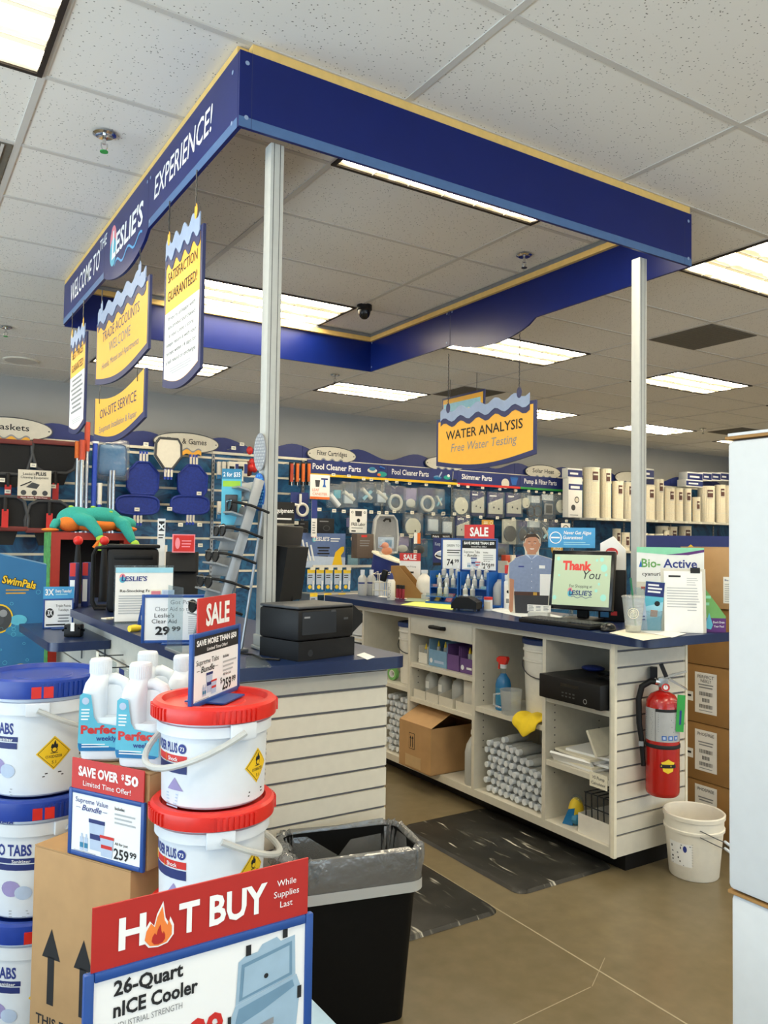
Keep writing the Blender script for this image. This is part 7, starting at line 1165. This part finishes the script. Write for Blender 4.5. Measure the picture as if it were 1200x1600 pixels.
# test strip packs on their rails
rail = thing('test_strip_rail', 'pale shelf rail of testing packs under the blue testing sign', 'rail', (4.85, 8.55, .74), 0); m = MB(); m.box(-.42,.42,0,.02,.33,.36,'hdpe_warm'); m.box(-.42,.42,-.02,.375,.0,.012,'hdpe_warm'); obj('rail', m, rail); m = MB(); m.box(-.41,-.39,0,.375,-.598,.0,'grey_metal'); m.box(.39,.41,0,.375,-.598,.0,'grey_metal'); obj('leg', m, rail)
for r, (py, n, px0) in enumerate(((908,5,486),(945,3,490))):
    for k in range(n):
        c = ony(px0+(14 if r == 0 else 22)*k, py, 8.50-.012*r); t = thing('test_strip_pack', 'yellow topped test strip pack with a vial, %s from left in the %s row' % (ORD[k], ('upper','lower')[r]), 'packet', (c.x,c.y,c.z-.13), 0, 'test strip packs'); m = MB(); m.box(-.05,.05,0,.004,0,.27,'lblue'); m.rect(-.05,.05,.225,.27,-.0006,'yellow'); m.rect(-.05,.05,.0,.09,-.0006,'windex'); m.disc(-.015,.06,.025,-.001,'yellow',12); m.lines(-.04,.035,.205,2,.025,'ink',h=.01); obj('card', m, t); m = MB(); m.cyl(.022,-.016,.03,.12,.013,'hdpe',10); m.cyl(.022,-.016,.12,.135,.014,'hdpe',10); obj('vial', m, t)
        if r == 1: k_ = MB(); k_.tube([(0,.0045,.25),(0,YP-c.y-.031,.25)],.004,'grey_metal',5); obj('hook', k_, t)
        m = MB(); m.box(-.035,.03,-.05,-.046,.265,.30,'tag_white') if r == 0 else m.box(-.03,.03,-.05,-.046,-.02,.012,'tag_white'); m.tube([(0,-.046,.28 if r == 0 else 0),(0,.05 if r == 0 else YP-c.y-.031,.28 if r == 0 else 0)],.003,'grey_metal',5); obj('price_tag', m, t)
# red fronted small shelf right of the testing rack
c = ony(812,915,8.5); t = thing('red_edge_shelf', 'small white shelves with red edges seen left of the cardboard man', 'shelf', (c.x+.05, 8.45, .35), 0); m = MB()
for z in (.05,.42,.72): m.box(-.32,.32,0,.47,z,z+.03,'hdpe_warm')
obj('shelf_board', m, t); m = MB()
for z in (.05,.42,.72): m.box(-.32,.32,-.006,0,z-.03,z+.0,'red'); m.box(-.32,.32,-.006,0,z+.001,z+.06,'cab_in')
obj('red_edge', m, t); m = MB(); m.box(-.33,-.32,0,.47,0,.80,'hdpe_warm'); m.box(.32,.33,0,.47,0,.80,'hdpe_warm'); obj('side', m, t); m = MB(); m.box(-.31,-.29,.02,.04,-.35,0,'grey_metal'); m.box(.29,.31,.02,.04,-.35,0,'grey_metal'); obj('leg', m, t)
for k in range(5):
    m = MB(); m.ball(0,0,.06,.05,.05,.06,('bag','dgrey','hdpe','bag','redorange')[k],10,7); single('small_part', m, 'small bagged part on the red edged shelf, %s from the left' % ORD[k], 'packet', (c.x-.18+.11*k, 8.6, .35+.4505), 0, 'parts on the red edged shelf')
    m = MB(); m.box(-.04,.04,0,.1,0,.13,('redorange','cab_in','navy_print','maroon','cab_in')[k],.006); single('small_box', m, 'small boxed part on the top red edged shelf, %s from the left' % ORD[k], 'box', (c.x-.18+.11*k, 8.55, .35+.7505), 0, 'boxes on the red edged shelf')
m = MB(); m.prism([(.11*math.cos(2*PI*k/24),.10*math.sin(2*PI*k/24)) for k in range(24)],0,.02,'gold'); m.text('FUZZ',.0,-.02,.05,'cream',w=.16,y=-.001,bold=.03); m.tube([(0,.02,0),(0,YP-8.5-.031,0)],.006,'grey_metal',6); single('gold_badge', m, 'gold round badge sign right of the cardboard man', 'sign', (ony(871,858,8.5).x, 8.5, ony(871,858,8.5).z))
# ---- filter cartridges
sh = thing('filter_shelf', 'long grey shelf carrying tall cream filter cartridges', 'shelf', (11.3, 8.72, 1.80), 0); m = MB(); m.box(-2.10,2.15,-.27,.212,-.03,0,'grey_metal'); obj('shelf_board', m, sh); m = MB(); m.box(-2.10,2.15,-.278,-.27,-.03,.004,'cab_in'); obj('price_channel', m, sh); m = MB()
s2 = thing('filter_shelf', 'lower grey shelf carrying short cream filter cartridges', 'shelf', (11.3, 8.72, 1.30), 0); m = MB(); m.box(-2.10,2.15,-.27,.212,-.03,0,'grey_metal'); obj('shelf_board', m, s2); m = MB(); m.box(-2.10,2.15,-.278,-.27,-.03,.004,'cab_in'); obj('price_channel', m, s2)
for k in range(11): m = MB(); m.T = Matrix(); m.box(-1.9+.38*k,-1.83+.38*k,-.283,-.279,-.03,.006,'tag_white'); obj('price_tag', m, sh)
def cartridge(px0, px1, ptop, y, zb, label, group, faces=True):
    a = ony(px0,ptop,y); b = ony(px1,ptop,y); x = (a.x+b.x)/2; D = (Vector((x,y,0))).dot(Vector((_fw.x,_fw.y,0))); r = (px1-px0)/2*D/F; H = ony((px0+px1)/2,ptop,y).z-zb
    t = thing('filter_cartridge', label, 'filter', (x, y, zb+.0006), facing((x,y)), group); m = MB(); n = 64; vs = []; fs = []; zs = [.02, H*.25, H*.26, H*.5, H*.51, H*.75, H*.76, H-.02]
    for j, z in enumerate(zs):
        for k in range(n): a_ = 2*PI*k/n; rr_ = r*.965*(1 if k % 2 else .955); vs.append((rr_*math.cos(a_), rr_*math.sin(a_), z))
    for j in range(len(zs)-1):
        for k in range(n): fs.append((j*n+k, j*n+(k+1)%n, (j+1)*n+(k+1)%n, (j+1)*n+k))
    m.add(vs, fs, 'pleat'); obj('pleats', m, t)
    m = MB(); m.lathe([(r*.35,0),(r,0),(r,.022),(r*.35,.022)], 'cream', 30); obj('end_cap', m, t); m = MB(); m.lathe([(r*.35,H-.022),(r,H-.022),(r,H),(r*.4,H),(r*.35,H-.03)], 'cream', 30); obj('end_cap', m, t)
    m = MB()
    for z in (.255,.505,.755): m.lathe([(r*.972,H*z-.003),(r*.972,H*z+.003)], 'tag_white', 30, caps=False)
    obj('band', m, t); m = MB(); m.warp = wrapcyl(r*.975,r*.975,H); u0 = r*.15; m.rect(u0,u0+r*.75,H-.20,H-.07,-.003,M('choc','5a3a34',.6),5); m.rect(u0+.01,u0+r*.7,H-.125,H-.10,-.005,'cab_in',5); m.rect(u0,u0+r*.75,H-.225,H-.20,-.003,'cab_in',5); obj('label', m, t)
FT = [(911,937,731,8.60),(937,955,733,8.62),(956,974,752,8.58),(973,991,754,8.66),(991,1005,756,8.62),(1005,1023,759,8.58),(1022,1037,749,8.68),(1038,1054,762,8.60),(1053,1067,763,8.58),(1065,1080,764,8.66),(1082,1094,777,8.56),(1090,1116,760,8.66),(1117,1133,758,8.62),(1130,1146,759,8.62)]
for i, f in enumerate(FT): cartridge(*f, 1.8, 'tall cream pleated filter cartridge on the upper shelf, %s from the left' % ORD[i], 'tall filter cartridges')
FL = [(957,970,826,8.62),(971,984,832,8.52),(1001,1012,833,8.52),(1011,1022,834,8.52),(1022,1036,834,8.52),(1024,1044,822,8.68),(1042,1058,823,8.68),(1037,1046,829,8.52),(1060,1080,822,8.68)]
for i, f in enumerate(FL): cartridge(*f, 1.3, 'short cream filter cartridge on the lower shelf, %s from the left' % ORD[i], 'short filter cartridges')
def pbox(px0, px1, p0, p1, y, label, band=True, zb=None, d=.20):
    a = ony(px0,p1,y); b = ony(px1,p0,y); w = (b.x-a.x); z0 = zb if zb is not None else a.z; t = thing('product_box', label, 'box', ((a.x+b.x)/2, y, z0), 0, 'white and navy product boxes'); h = b.z-z0; m = MB(); m.box(-w/2,w/2,0,d,.0006,h,'paper',.004); obj('box_body', m, t); m = MB(); m.rect(-w/2+.004,w/2-.004,h*.15 if band else h*.7,h*.85,-.0012,'navy_print'); m.lines(-w*.35,w*.3,h*.58 if band else h*.80,1,.02,'print_white',h=min(.04,h*.2),y=-.002)
    if not band: m.disc(w*.1,h*.45,.05,-.0015,'dgrey',16); m.disc(w*.1,h*.45,.035,-.002,'cab_in',16); m.disc(-w*.15,h*.25,.045,-.0015,'dgrey',16); m.rect(-w*.4,w*.2,h*.05,h*.07,-.0015,'ink_grey')
    obj('print', m, t)
bx = MB(); c = ony(899,806,8.55); t = thing('box_shelf', 'short grey shelf holding the boxed pumps left of the filters', 'shelf', (9.03, 8.72, 1.80), 0); m = MB(); m.box(-.16,.165,-.25,.212,-.03,0,'grey_metal'); obj('shelf_board', m, t)
pbox(888,910,748,806,8.55,'tall white boxed pump with round pictures left of the filters',False,zb=1.8006,d=.12); pbox(887,910,733,748,8.55,'white and navy box lying on the tall boxed pump',zb=ony(899,748,8.55).z+.004,d=.12)
pbox(1002,1022,733,747,8.70,'white and navy box peeking over the filters right of the post',d=.15)
for i, (a, b) in enumerate(((1074,1098),(1098,1112),(1112,1126),(1126,1140))): pbox(a,b,739,751,8.74,'white and navy box on top of the far filters, %s from the left' % ORD[i],d=.18)
pbox(1072,1098,751,760,8.60,'white and navy box below the row on the far filters',d=.18)
